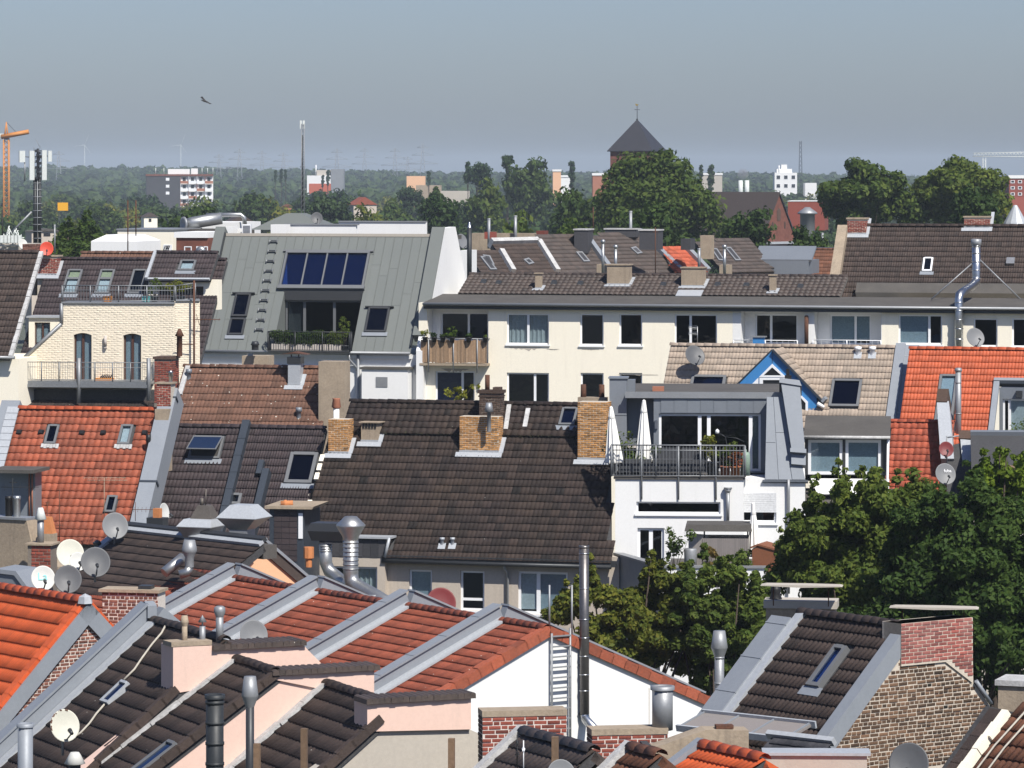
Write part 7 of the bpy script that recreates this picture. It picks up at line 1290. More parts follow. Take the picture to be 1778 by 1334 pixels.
def hood(label,u0,u1,vt,vm,vb,Y,uc,wc,duct,topw=.35):
    c=P(uc,vb,Y); T=Thing('extract_hood',label,'extract hood',c,'kitchen extract hoods'); s_=Y/FL; w_=(u1-u0)*s_; f=flat(c,22); x0=(u0-uc)*s_; hm=(vb-vm)*s_; ht=(vb-vt)*s_; m=x0+w_/2; k=wc*s_/2; dp=w_*.8
    b=MB(); b.frustum(f,m-k,m+k,0,dp*.6,0,x0,x0+w_,-.15,dp,hm); T.part('lower_cone',b,M_['steeld']); b=MB(); b.frustum(f,x0-.01,x0+w_+.01,-.16,dp+.01,hm+.003,m-w_*topw,m+w_*topw,dp*.15,dp*.7,ht); T.part('upper_cone',b,M_['zincl']); b=MB(); b.box(f,m-k,m+k,.02,dp*.58,-duct,.0); T.part('duct',b,M_['galv']); b=MB(); b.box(f,x0-.02,x0+w_+.02,-.17,dp+.02,hm-.012,hm+.006); T.part('seam',b,M_['galv']); return T
hood('broad low metal extract hood with blackened stub on top',307,372,903,915,934,119.3,340,46,.6,.42); hood('tall pyramidal metal extract hood right of the blackened one',376,450,878,900,920,118.6,412,34,.9,.26)
c=P(351,903,119.6); b=MB(); b.frustum(flat(c,22),-.42,.30,0,.6,0,-.22,.12,.15,.45,.42); b.tube(c+Vector((-.03,.3,.4)),c+Vector((-.03,.3,.62)),.06,None,8); b.tube(c+Vector((.08,.2,.4)),c+Vector((.10,.2,.9)),.02,None,6); single('hood_stub',b,mat('sooty_steel',(.16,.14,.12),.6,metal=.4,patch=.6,alt=(.08,.07,.06)),'sooty tapered stub on top of the broad extract hood','cowl',c)
c=P(329,985,116); T=Thing('extract_cowl','round grey cowl with bent stainless duct before dark roof','vent pipe',c); b=MB(); s_=106/FL; b.lathe(c,UP,[(.13,0),(.13,.28),(.20,.42),(.22,.46),(.22,.52),(.16,.78),(0,.78)],14); T.part('cowl',b,M_['galv']); b=MB(); b.pipe([P(329,985,116),P(325,994,116),P(312,998,116)],.13,12); b.pipe([P(318,968,116.8),P(303,980,116.6),P(285,995,116.4)],.15,12); T.part('duct',b,M_['steeld'])
c=P(262,905,124); T=Thing('orange_pot_chimney','square orange clay pot on black base before plum roof','chimney',c); F=facp(c,20); b=MB(); b.box(F,-.15,.4,-.2,.1,-.4,0); T.part('base',b,M_['dkmetal']); b=MB(); b.box(F,.03,.24,.1,.38,-.3,-.08); T.part('pot',b,M_['clay'])
dish('narrow white dish seen from the side near orange pot',P(286,889,125.5),.28,'dishw',62,10,mast=.35)
dish('grey satellite dish before orange pantiles left of flashing edge',P(200,913,121),.42,'dishl',16,22,mast=.5)
dish('cream white satellite dish at upper left of the dish cluster',P(122,961,101),.37,'dishr',14,22,mast=.5); dish('white dish mostly hidden behind the dark grey one',P(136,975,100),.24,'dishw',20,22,mast=.3); dish('dark grey satellite dish at right of the dish cluster',P(166,976,99),.39,'dish',12,24,mast=.45)
T,pl=dish('white satellite dish with turquoise letters',P(75,1004,97),.31,'dishw',16,20,mast=.4); text_part(T,pl,'La',.27,'teal',-.01,.04,-.03)
dish('dark grey satellite dish lowest of the dish cluster',P(118,1006,96),.35,'dish',10,22,mast=.4)
def left_walls():
    c=P(0,1000,104); F=facp(P(-30,1010,104),30); T=Thing('rendered_fire_wall','cracked beige fire wall at the left edge below orange roof','wall',gbase(F.o)); b=MB(); q=[F.hit(*p)for p in((-30,900),(45,900),(55,945),(100,985),(100,1200),(-30,1200))]; b.prism(F,q,-.5,0); T.part('body',b,M_['conc']); b=MB(); b.box(F,q[0][0],q[1][0]+.02,q[0][1]+.003,q[0][1]+.06,-.55,.04); T.part('coping',b,M_['galv'])
    for u,mt in((3,'black'),(17,'steeld')):x,y=F.hit(u,900); b=MB(); b.lathe(F.pt(x,y,-.3),UP,[(.09,0),(.09,.45),(.10,.46),(.10,.55),(0,.55)],12); T.part('flue',b,M_[mt])
    c=P(48,1025,102); F=facp(c,10); T=Thing('brick_chimney','small red brick chimney with slab cap left of the dishes','chimney',c); b=MB(); h_=78*102/FL; b.box(F,0,.6,-1,h_,-.6,0); o=T.part('stack',b,M_['mortard']); bricks(T,o,F,.1,.6,0,h_,M_['brickr'],L=.2); b=MB(); b.box(F,-.06,.66,h_+.003,h_+.05,-.66,.06); T.part('cap',b,M_['conc']); hood_pipe('grey pipe with yellowed cowl on small brick chimney',F.pt(.25,h_+.05,-.3),.58,.085,'galv',.15,.3,'cone',low=.05,capmat='antw')
    c=P(-6,1026,98); F=facp(c,20); T=Thing('zinc_dormer','small zinc clad dormer at left edge behind orange ridge','dormer',c-UP); b=MB(); b.prism(F,[(0,-.6),(.8,-.6),(.8,.05),(.5,.42),(0,.46)],-1,0); T.part('body',b,M_['zincb']); b=MB(); b.prism(F,[(-.02,.44),(.5,.40),(.82,.03),(.9,.08),(.55,.5),(-.02,.54)],-1.05,.06); T.part('edge',b,M_['zinc'])
    c=P(73,935,103); F=facp(c,15); T=Thing('yellow_stack_cowl','ochre clay cowl block beside the yellowed pipe cowl','chimney',c); b=MB(); b.box(F,-.05,.30,-1.2,.12,-.3,0); T.part('body',b,M_['conc']); b=MB(); b.frustum(flat(F.pt(0,.12,0),15),-.08,.28,0,.3,0,.02,.18,.05,.25,.42); T.part('cowl',b,M_['clay'])
left_walls()
def peach():
    al=52; S=side(449,939,120.5,al); T=Thing('peach_gable_house','peach rendered gable with dark verge and zinc edge','house',gbase(S.o)); zb=-S.o.z; q=[S.hit(*p)for p in((392,985),(436,941),(456,938),(540,1010))]; b=MB(); b.prism(S,[(q[0][0],zb)]+[(q[0][0],q[0][1]),q[1],q[2],q[3]]+[(q[3][0],zb)],-3,0); T.part('gable_wall',b,M_['peach'])
    for i in range(3):a,c=S.pt(*q[i],.06),S.pt(*q[i+1],.06); b=MB(); pl=Pl(a,(c-a),S.n.cross(c-a)); Ln=(c-a).length; b.box(pl,-.05,Ln+.05,-.30,-.02,-.1,.02); T.part('dark_verge',b,M_['tshade']); b=MB(); b.box(pl,-.08,Ln+.08,-.015,.07,-3,.08); T.part('zinc_edge',b,M_['zinc'])
peach()
                                   
def bent_flue(label,pts,r,mt,kind):
    p=[P(*k)for k in pts]; T=Thing('extract_flue',label,'flue',p[0],'bent extract flues'); b=MB(); b.pipe(p,r,14); T.part('duct',b,M_[mt]); t=p[-1]
    for k in range(7 if kind=='cone' else 3):a=p[-1].lerp(p[-2],(k+.4)/7.5); b=MB(); b.tube(a,a-UP*.035,r*1.06,None,14); T.part('band',b,M_[mt])
    b=MB()
    if kind=='cone':b.lathe(t,UP,[(r,0),(r*1.1,.12),(r*1.9,.42),(r*1.95,.46),(r*.8,.72),(0,.74)],18); T.part('cowl',b,M_['steeld'])
    else:f=flat(t+Vector((-.55,-.2,.12)),16); b.frustum(f,.1,1.1,.1,.7,0,0,1.2,0,.8,.3); b.frustum(f,0,1.2,0,.8,.303,.08,1.12,.05,.75,.55); T.part('cowl',b,M_['dkmetal'])
bent_flue('dull flue with square dark cowl, left of the two bent flues',((655,1045,122),(620,1020,124),(592,1008,125),(572,992,125.5),(566,978,125.5),(565,945,125.5)),.2,'steeld','box')
bent_flue('ribbed steel flue with conical cowl, right of the two bent flues',((690,1060,121),(650,1035,122.5),(622,1020,123),(611,1010,123.2),(609,995,123.2),(609,938,123.2)),.235,'steeld','cone')
T,pl=dish('red satellite dish half hidden behind the zinc party wall',P(766,1047,116),.46,'dishred',8,22,mast=.6)
b=MB(); c=P(536,985,124); b.lathe(c,UP,[(.1,0),(.1,.25),(.16,.28),(.16,.62),(.0,.62)],8,True); single('clay_chimney_pot',b,M_['clay'],'small orange clay pot between peach gable and bent flues','chimney pot',c)
# ================================================================ garden trees
def tree(label,name,u,v,Y,ru,rv,n,leaf,lm,seed,K=70,group=None,depth=None,shell=.45,r0=.22,r1=.4,extra=None,rag=.35,kf=1,spikes=0):
    c=P(u,v,Y); s_=Y/FL; base=Vector((c.x,c.y,0)); T=Thing(name,label,'tree',base,group); rx,rz=ru*s_,rv*s_; ex=None
    if extra:ex=[((a-u)*s_,0,-(b_-v)*s_,r*s_)for a,b_,r in extra]
    rs=random.Random(seed); ex=ex or[]
    for k in range(spikes):
        a=rs.uniform(.2,2.94); q=rs.uniform(.9,1.02); l=rs.uniform(.25,.6)
        for j in range(4):ex.append((rx*q*math.cos(a)+rs.uniform(-.05,.05),rs.uniform(-.8,.8),rz*q*math.sin(a)+l*j*.5,.26-.05*j))
    ex=ex or None
    tree_parts(T,base,(c.x,c.y,c.z),(rx,depth or rx*.7,rz),n,leaf,LEAF[lm],seed,K=int(K*kf),trunk_r=.22,shell=shell,r0=r0,r1=r1,rag=rag,extra=ex); return T
tree('dark green leafy tree filling the garden right of white house','garden_tree',1500,1000,118,150,150,90000,.09,'mid',1,120,kf=1.8,spikes=26,r0=.12,r1=.26,rag=.5,depth=2.2,extra=[(1515,850,26),(1500,880,34),(1470,890,36),(1540,880,40),(1590,870,40),(1600,850,28),(1585,822,14),(1517,828,12),(1630,905,40),(1380,985,40),(1352,1000,30),(1410,940,36),(1440,905,28),(1340,1020,26)])
tree('large dark tree at right edge behind the brick gable','garden_tree',1690,1020,114,150,170,90000,.09,'dark',2,120,kf=1.8,spikes=20,r0=.12,r1=.26,rag=.5,depth=2.2,extra=[(1760,900,50),(1700,870,40),(1620,960,50),(1760,1120,60),(1650,1140,60),(1550,1080,60),(1480,1100,60),(1600,1060,60),(1745,1180,40)])
tree('yellow green sunlit tree top at the right edge','garden_tree',1738,868,117,46,50,13000,.085,'lime',3,40,kf=1.5,spikes=10,depth=1.,extra=[(1712,812,14),(1708,835,20),(1770,900,30),(1700,860,22)])
tree('olive tinged tree in the courtyard between flue and white house','courtyard_tree',1105,1100,113,130,95,58000,.085,'olive',4,80,kf=1.7,spikes=22,depth=1.8,r0=.12,r1=.25,rag=.5,extra=[(985,1050,26),(960,1070,22),(1010,1030,20),(1050,1035,26),(1100,1040,24),(1130,1020,22),(1150,1005,16),(1170,1050,26),(1190,1150,30)])
tree('green tree beside the olive one in front of white lower wall','courtyard_tree',1250,1100,112,80,105,50000,.085,'mid',5,70,kf=1.7,spikes=18,depth=1.6,r0=.12,r1=.25,rag=.5,extra=[(1215,1020,18),(1275,1030,26),(1240,1010,14),(1300,1060,30),(1320,1120,34),(1270,1190,40),(1230,1180,34)])
# ================================================================ roofs of the block behind
def block_roof(label,px,Y,al,th,mt,tw=.3,tg=.36,sky=(),rimx=None,name='rear_house'):
    """Roof given by its four photo corners: low left, low right, top right, top left."""
    rp=roof(*px[0],Y,al,th); T=Thing(name,label,'house',gbase(rp.o),None); poly=rp.poly(px); b=MB(); b.prism(rp,poly,-.3,0); r_=T.part('roof',b,M_['feltd']); ks=[(rp.hit(*a)[0],rp.hit(*c)[0],rp.hit(*a)[1],rp.hit(*c)[1])for a,c in sky]
    tiles(T,r_,rp,poly,M_[mt],tw,tg,'double',skip=ks,nx=4,n_ind=150)
    for a,c in sky:
        p,q=rp.hit(*a),rp.hit(*c); ax=Vector((q[0]-p[0],q[1]-p[1],0)); L=ax.length; pl=Pl(rp.pt(p[0],p[1],.05),rp.a*(ax.y/L)-rp.b*(ax.x/L),rp.a*(ax.x/L)+rp.b*(ax.y/L)); b=MB(); b.box(pl,-.25,.25,0,L,0,.1); o=T.part('skylight',b,M_['galv']); b=MB(); b.box(pl,-.14,.14,.12,L-.12,.1,.108); T.part('pane',b,M_['slate'],o)
    n=len(poly)
    for i,m_ in(rimx or()):
        a,c=poly[i],poly[(i+1)%n]; p,q=rp.pt(*a),rp.pt(*c); ax=(q-p); pl=Pl(p,ax,rp.n.cross(ax)); b=MB(); b.box(pl,0,ax.length,-.18,.14,-.3,.3); T.part('rim',b,M_[m_],r_)
    b=MB(); F=facp(rp.o,14); b.box(F,-.5,8,-12,-.4,-3,-1); T.part('wall',b,M_['conc']); return T,rp
RA,RT=-38,38
for nm,px,Y,mt,sk,rims in(
    ('dark brown rear roof with white framed skylights beside black flue',((835,474),(889,474),(868,438),(812,436)),238,'twarm',[((856,471),(838,448)),((851,462),(843,446))],[(1,'lead')]),
    ('dark brown rear roof with pale rim, one small skylight, left of the row',((893,474),(966,474),(933,421),(852,423)),240,'twarm',[((922,461),(912,452))],[(1,'lead'),(2,'lead')]),
    ('wide brown rear roof sloping right with single long skylight',((972,474),(1060,474),(1012,407),(930,409)),243,'tshade',[((1018,457),(1004,440))],[(1,'zinc')]),
    ('grey brown lichen rear roof with three ball capped flues before it',((1045,474),(1182,474),(1108,404),(1020,409)),247,'tshade',[((1110,443),(1098,432))],[(1,'zinc')]),
    ('small faded orange red rear roof among the brown ones',((1170,473),(1228,473),(1187,430),(1147,429)),250,'tredw',[],[(1,'zinc')]),
    ('brown rear roof with two long narrow skylights and beige shaft',((1262,474),(1345,472),(1300,414),(1205,420)),255,'tshade',[((1252,455),(1238,434)),((1281,455),(1262,432))],[])):
    block_roof(nm,px,Y,RA,RT,mt,sky=sk,rimx=rims)
def boxthing(label,name,cat,u0,u1,v0,v1,Y,mt,dep=1.,al=14,top=None,group=None):
    c=P(u0,v1,Y); T=Thing(name,label,cat,c,group); F=facp(c,al); s_=Y/FL; w_=(u1-u0)*s_; h_=(v1-v0)*s_; b=MB(); b.box(F,0,w_,0,h_,-dep,0); T.part('body',b,M_[mt])
    if top:b=MB(); b.box(F,-.06,w_+.06,h_+.003,h_+.09,-dep-.06,.06); T.part('cap',b,M_[top])
    return T,F,w_,h_
boxthing('dark slate clad chimney stack, leftmost on grey rear ridge','chimney','chimney',997,1021,400,440,246,'slate',top='lead',dep=1.5); boxthing('long low dark slate stack with pale cap on rear ridge','chimney','chimney',1050,1106,399,412,252,'slate',top='lead'); boxthing('dark slate chimney stack at right end of grey rear ridge','chimney','chimney',1110,1143,401,434,246,'slate',top='lead',dep=1.5); boxthing('dark slate block above the small orange red rear roof','chimney','chimney',1182,1199,415,434,249,'slate',dep=1.5)
boxthing('tall beige rendered shaft on the brown rear roof','chimney','chimney',1216,1235,409,450,253,'conc'); boxthing('square beige chimney low on the brown rear roof carrying a ball cowl','chimney','chimney',1249,1266,460,478,236,'conc'); boxthing('low beige chimney with two ball capped flues','chimney','chimney',1036,1056,459,478,232,'conc'); 
boxthing('long beige rear fire wall with broken top behind the dark roofs','fire_wall','wall',818,935,405,440,252,'conc'); boxthing('short red brick chimney on beige rear fire wall, left one','chimney','chimney',841,856,403,415,250,'brickr'); boxthing('short red brick chimney on beige rear fire wall, right one','chimney','chimney',931,946,401,411,251,'brickr')
boxthing('white narrow wall with dish beside the zinc house gable','wall','wall',797,812,435,515,214,'white',dep=2)
hood_pipe('tall black flue pipe with steel cap beside the zinc house gable',P(815,478,212),2.5,.13,'antl',.1,.3,'cone',capmat='steel')
dish('grey white satellite dish on narrow wall behind zinc gable',P(803,419,216),.42,'dishl',50,18,mast=.5)
for i,(u,v0,v1,nm)in enumerate(((1047,418,460,'ball capped double flue on the low beige chimney, left of pair'),(1069,427,462,'ball capped flue behind the broad beige chimney, right of pair'),(1258,427,460,'ball capped steel flue on square beige chimney at right'))):c=P(u,v1,231); hood_pipe(nm,c,(v1-v0)*231/FL-.2,.09,'steeld',.14,.2,'ball',group='ball capped flues'); 
hood_pipe('plain thin grey pipe above the right broad chimney',P(1214,466,206),1.0,.08,'galv',None,0,'tube',low=.1)
for i,(u,v0,Y,nm)in enumerate(((849,380,250,'thin grey pipe left above beige rear wall'),(895,375,251,'thin grey pipe before bright green tree crown'),(1095,367,252,'tall grey pipe on grey rear ridge before the big tree'),(1428,405,300,'white thin vent pipe before the dark church roofs'))):hood_pipe(nm,P(u,415,Y),(415-v0)*Y/FL,.10,'galv',None,0,'tube')
for u,v0,v1,Y,nm in((1138,395,476,233,'rusty aerial pole standing before the grey lichen rear roof'),(1030,360,405,250,'thin dark aerial pole left on rear ridge'),(222,348,440,215,'left rusty mast of two beside white rear block'),(236,348,410,216,'right rusty mast of two beside white rear block')):aerial(nm,u,v0,v1,Y,((v0+8,-5,5,3,2),)if u>500 else((v0+30,-8,8,4,3),),'rust',.035)
                                                 
T,F,w_,h_=boxthing('low grey metal roof with dormer row right of brown rear roofs','metal_roofed_house','house',1320,1405,452,476,258,'zincb',dep=4); rp_=roofp(F.pt(-.4,h_,0),14,25); b=MB(); b.box(rp_,0,w_+.6,0,2,-.1,.05); T.part('roof',b,M_['zincb'])
rp_=roof(1400,476,262,10,40); T=Thing('rust_speckled_house','rust red speckled roof in front of the brown gable wall','house',gbase(rp_.o)); quad_roof(T,rp_,[(1395,478),(1460,478),(1460,434),(1402,436)],'trust',.3,.36,'double',nx=4,n_ind=80)
boxthing('long brown roofed shed with rail beyond rust red roof','brown_shed','shed',1310,1395,434,452,285,'trust',dep=6); boxthing('dark brown low hall between rear trees and rust roof','low_hall','hall',1395,1460,432,440,290,'slate',dep=6)
                                                             
T,F,w_,h_=boxthing('white boxy roof structure with hipped white top left of zinc house','white_block','building',158,242,419,440,222,'white',dep=4); b=MB(); b.frustum(flat(F.pt(0,h_,0),14),0,w_,0,4,0,.6,w_-.6,.8,3,.35); T.part('roof',b,M_['white'])
T,F,w_,h_=boxthing('cream white rear building with black framed graffiti panel','white_building','building',204,306,400,440,232,'cream',dep=5,top='galv'); r=rect(F,(284,425,299,439)); b=MB(); b.box(F,r[0],r[1],r[2],r[3],.004,.03); T.part('panel',b,M_['frwhite']); b=MB()
for k in range(5):b.tube(F.pt(r[0]+.08*k,r[2]+.05,.05),F.pt(r[0]+.12+.07*((k*3)%5),r[3]-.05,.05),.025,None,4)
T.part('graffiti',b,M_['black'])
T,F,w_,h_=boxthing('red brick rear house with white eaves and small windows','brick_house','house',306,365,413,442,226,'churchb',dep=4); b=MB(); b.box(F,-.1,w_,h_+.002,h_+.32,-4,.1); T.part('eaves',b,M_['white'])
for u0,u1 in((320,333),(341,350),(354,361)):window(T,F,rect(F,(u0,428,u1,441)),fw=.05,dep=.0,room=False,gl='dark',sill=None)
T,F,w_,h_=boxthing('pale flat roofed plant room under silver ducts','plant_room','building',326,412,386,408,238,'white',dep=5); boxthing('dark flat roof edge beneath the silver ducts','flat_roof','roof',302,420,398,410,234,'felt',dep=3)
b=MB(); Yd=236; b.pipe([P(323,391,Yd),P(335,387,Yd),P(385,379,Yd)],.36,14); b.pipe([P(358,374,Yd+2),P(418,373,Yd+2),P(424,378,Yd+2),P(425,390,Yd+2)],.13,12); single('ventilation_duct',b,M_['steeld'],'silver ventilation ducts on the rear flat roof','duct',P(323,395,Yd))
b=MB(); b.lathe(P(323,389,Yd-.2),Vector((-1,-.6,0)),[(.2,0),(.42,.1),(.42,.2),(.3,.22),(0,.1)],16); single('duct_fan',b,M_['galv'],'round grey fan housing at the end of silver duct','fan',P(323,389,Yd))
bk=P(470,390,226); T=Thing('grey_penthouse','grey hipped roof lantern rising behind zinc house parapet','roof lantern',bk); b=MB(); b.frustum(flat(bk,14),-1.2,3.6,0,3,-.3,.6,1.5,1,2,.62); T.part('roof',b,M_['zincg']); dish('dark satellite dish behind the zinc house parapet',P(550,379,224),.35,'dish',10,20,mast=.4)
                                                             
def panel_mast():
    Y=268; c=P(65,425,Y); T=Thing('antenna_mast','black mobile phone mast with white antenna panels at left','antenna mast',c); s_=Y/FL
    for u in(61,69):b=MB(); b.tube(P(u,430,Y),P(u,308,Y),.13 if u==61 else .11,None,10); T.part('pole',b,M_['antl'])
    b=MB(); b.tube(P(66,315,Y),P(66,258,Y),.09,None,8)
    for v in(262,272,282,292):b.tube(P(58,v,Y),P(74,v,Y),.03,None,5)
    for k in range(14):q=P(63+(k*5)%8,262+k*3.6,Y-.15); b.box(facp(q,0),-.08,.1,-.1,.08,-.1,.1)
    T.part('cable_bundle',b,M_['dkmetal'])
    for u,v0,v1,w_ in((55,262,313,9.5),(76.5,261,313,9),(86.5,262,281,7),(38,262,282,11)):
        b=MB(); q=P(u-w_/2,v1,Y-.2); F=facp(q,0); W=w_*s_; b.prism(Pl(q,Vector((1,0,0)),Vector((0,1,0))),[(0,0),(W*.15,-.08),(W*.85,-.08),(W,0),(W,.12),(0,.12)],0,(v1-v0)*s_); T.part('panel',b,M_['antw'])
    b=MB(); b.tube(P(43,280,Y),P(43,314,Y),.05,None,6); b.tube(P(43,272,Y),P(66,275,Y),.04,None,6); b.tube(P(65,270,Y),P(90,272,Y),.04,None,6); b.tube(P(70,257,Y),P(62,242,Y),.015,None,4); b.tube(P(59,260,Y),P(59,256,Y),.02,None,4); T.part('arms',b,M_['galv'])
    b=MB()
    for k in range(9):v=318+k*12; b.tube(P(57,v,Y-.12),P(73,v,Y-.12),.025,None,5)
    b.tube(P(65,312,Y-.14),P(65,425,Y-.14),.03,None,5); T.part('ladder',b,M_['galv']); b=MB(); b.bar(P(55,368,Y),P(14,410,Y),.1); T.part('strut',b,M_['galv'])
panel_mast()
T,F,w_,h_=boxthing('pale flat roof with cluttered white equipment at left edge','equipment_roof','building',-20,40,424,440,245,'greige',dep=4); b=MB(); rr_=random.Random(3)
for k in range(26):q=P(rr_.uniform(0,36),rr_.uniform(408,428),244); b.tube(q,q+Vector((rr_.uniform(-.3,.3),0,rr_.uniform(.2,.6))),.03,None,4)
for v in(414,421,427):b.tube(P(0,v,244.5),P(42,v-1,244.5),.03,None,5)
for k in range(6):q=P(4+k*6,416,244); b.box(facp(q,0),-.12,.12,-.2,.25,-.1,.1)
T.part('railing_and_kit',b,M_['antw'],kind='stuff'); dish('small white dish behind brown brick chimney at left',P(40,424,240),.34,'dishw',40,20,mast=.4)
aerial('thin lattice like pole at left edge below the crane',4,365,425,255,((372,-3,3,2,2),),'cabled',.04); aerial('grey slim mast right of red dish',95,390,440,230,((392,-2,2,2,1),),'galv',.05)
def lattice(T,name,c,h,w0,w1,mt,n=14,r=.05):
    b=MB(); c=Vector(c)
    def cr(z,k):q=w0+(w1-w0)*z/h; return c+Vector((q*(-.5,.5,.5,-.5)[k],q*(-.5,-.5,.5,.5)[k],z))
    for k in range(4):b.tube(cr(0,k),cr(h,k),r,None,4)
    for i in range(n):
        for k in range(4):b.tube(cr(h*i/n,k),cr(h*(i+1)/n,(k+1)%4),r*.7,None,3,False)
    return T.part(name,b,M_[mt])
Y=420; c=P(526,370,Y); T=Thing('lattice_mast','slender lattice radio mast rising above tree tops','antenna mast',c); lattice(T,'lattice',c-UP*2,(370-215)*Y/FL+2,.34,.26,'galv',22,.035); b=MB(); b.tube(P(525.2,362,Y),P(525,235,Y),.10,None,6); T.part('feeder',b,M_['antl'])
for u in(522.5,527.5):b=MB(); b.box(facp(P(u,222,Y),0),-.10,.10,-.1,.75,-.15,.05); T.part('panel',b,M_['antw'])
b=MB(); b.tube(P(520,329,Y),P(531,329,Y),.08,None,6); b.tube(P(521,290,Y),P(530,290,Y),.06,None,6); T.part('brackets',b,M_['galv'])
# ================================================================ church
def church():
    Y=640; c=P(1108,262,Y); s_=Y/FL; T=Thing('church_tower','brick church tower with dark slate tent roof and gilded cross','church',gbase(c)); F=flat(Vector((c.x,c.y+5,c.z)),20); w_=3.4
    b=MB(); b.box(F,-w_,w_,-w_,w_,-c.z,0); T.part('tower',b,M_['churchb']); b=MB(); b.frustum(F,-w_-.4,w_+.4,-w_-.4,w_+.4,.003,-.06,.06,-.06,.06,5.0); b.frustum(F,-w_-.4,w_+.4,-w_-.4,w_+.4,-.12,-w_-.4,w_+.4,-w_-.4,w_+.4,.0); T.part('spire_roof',b,M_['slatec'])
    p=F.pt(0,0,4.9); b=MB(); b.tube(p,p+UP*2.3,.06,None,6); b.tube(p+UP*1.7-Vector((.42,0,0)),p+UP*1.7+Vector((.42,0,0)),.05,None,6); b.lathe(p,UP,[(.06,0),(.2,.15),(.06,.3)],8); T.part('cross',b,M_['dkmetal']); b=MB(); b.prism(Pl(p+UP*2.3,Vector((1,0,0)),UP),[(-.25,.05),(.05,.0),(.28,.3),(.1,.22),(-.1,.32),(-.28,.4)],-.03,.03); T.part('weathercock',b,M_['gold'])
    W=facp(F.pt(-w_,-w_,0),20); b=MB()
    for x in(.8,2.8,4.8):b.prism(W,[(x,-5),(x+1.2,-5),(x+1.2,-2.6),(x+.6,-2),(x,-2.6)],.003,.05)
    T.part('belfry_opening',b,M_['interior'])  # raised dark panels, the shade inside the openings put into their colour
    Y=520; S=side(1352,335,Y,38); T=Thing('church_nave','brick gabled church nave with slate roof and arched niches','church',gbase(S.o)); e,d=axes(38); zb=-S.o.z; b=MB(); b.prism(S,[(-3.6,zb),(3.6,zb),(3.6,-5.5),(0,0),(-3.6,-5.5)],-.3,0); g=T.part('gable_wall',b,M_['churchb'])
    for k in(-1,1):a,c=S.pt(0,.1,.2),S.pt(k*4,-6,.2); b=MB(); b.add([a,c,c-e*14,a-e*14,a-UP*.25,c-UP*.25,c-e*14-UP*.25,a-e*14-UP*.25],[(0,1,2,3),(0,1,5,4),(1,2,6,5),(4,5,6,7)]); T.part('roof',b,M_['slatec']if k>0 else M_['tshade'])
    b=MB(); b.prism(S,[(-.4,-3.6),(.4,-3.6),(.4,-2.3),(0,-1.9),(-.4,-2.3)],.003,.06); T.part('niche',b,M_['brickd']); 
    for x in(-1.4,1.4):b=MB(); b.prism(S,[(x-.15,-4.6),(x+.15,-4.6),(x+.15,-3.9),(x,-3.7),(x-.15,-3.9)],.003,.06); T.part('niche',b,M_['brickd'])
    b=MB(); b.box(S,-3.7,3.7,-6.6,-6.3,.003,.3); T.part('ledge',b,M_['zincl'])
church()
T,F,w_,h_=boxthing('red clad hall with round silver silo before it','red_hall','hall',1368,1432,350,400,560,'brickr',dep=8,al=8,top='white'); c=P(1402,392,545); b=MB(); b.lathe(c,UP,[(1.0,-3),(1.0,1.5),(1.35,1.6),(1.35,1.75),(.3,2.5),(0,2.5)],18); single('silo',b,M_['galv'],'round silver silo before the red hall','silo',c)
c=P(1763,393,330); b=MB(); b.lathe(c,UP,[(1.1,-22),(1.1,-.5),(1.25,-.5),(.95,.3),(.16,1.7),(.0,1.75)],12,True); single('turret_roof',b,M_['zincl'],'pale metal conical turret roof at the right edge','turret',c)
# ================================================================ far buildings
def far_building(label,u0,u1,v0,v1,Y,mt,rows=0,cols=0,dep=12,al=0,top=None,name='far_building',wmat='dark_pane',roofh=0,balc=None):
    T,F,w_,h_=boxthing(label,name,'building',u0,u1,v0,v1,Y,mt,dep=dep,al=al,top=None); b=MB(); b.box(F,0,w_,-14,-.01,-dep,-.02); T.part('base',b,M_[mt])
    if top:b=MB(); b.box(F,-.2,w_+.2,h_+.005,h_+.7,-dep,.2); T.part('parapet',b,M_[top])
    for r in range(rows):
        for k in range(cols):
            q=(w_*(k+.22)/cols,w_*(k+.78)/cols,h_-(r+.78)*h_/rows,h_-(r+.3)*h_/rows); b=MB(); b.box(F,q[0],q[1],q[2],q[3],.01,.06); o=T.part('window',b,M_['frwhite']); b=MB(); b.box(F,q[0]+.15,q[1]-.15,q[2]+.15,q[3]-.1,.061,.09); T.part('pane',b,_g2,o)
            if balc and(k%1==0):b=MB(); b.box(F,w_*k/cols+.15,w_*(k+.92)/cols,h_-(r+1.)*h_/rows,h_-(r+.72)*h_/rows,.1,1.2); T.part('balcony',b,M_[balc[(r+k)%len(balc)]])
    return T,F,w_,h_
Yh=1480
T,F,w_,h_=far_building('dark slab end of the far apartment tower with three small windows',254,313,306,352,Yh,'slate',0,0,16,-6,'churchb','apartment_tower')
for r in range(3):q=rect(F,(288,309+r*12,294,314+r*12)); b=MB(); b.box(F,*q,.01,.06); T.part('window',b,M_['frwhite'])
F2=facp(F.pt(w_+.01,0,0),-6).off(.01); w2=57*Yh/FL; b=MB(); b.box(F2,0,w2,-14,h_,-12,-1.2); T.part('balcony_wing',b,M_['white']); b=MB(); b.box(F2,0,w2,h_+.005,h_+.7,-12,-.2); T.part('parapet',b,M_['churchb'])
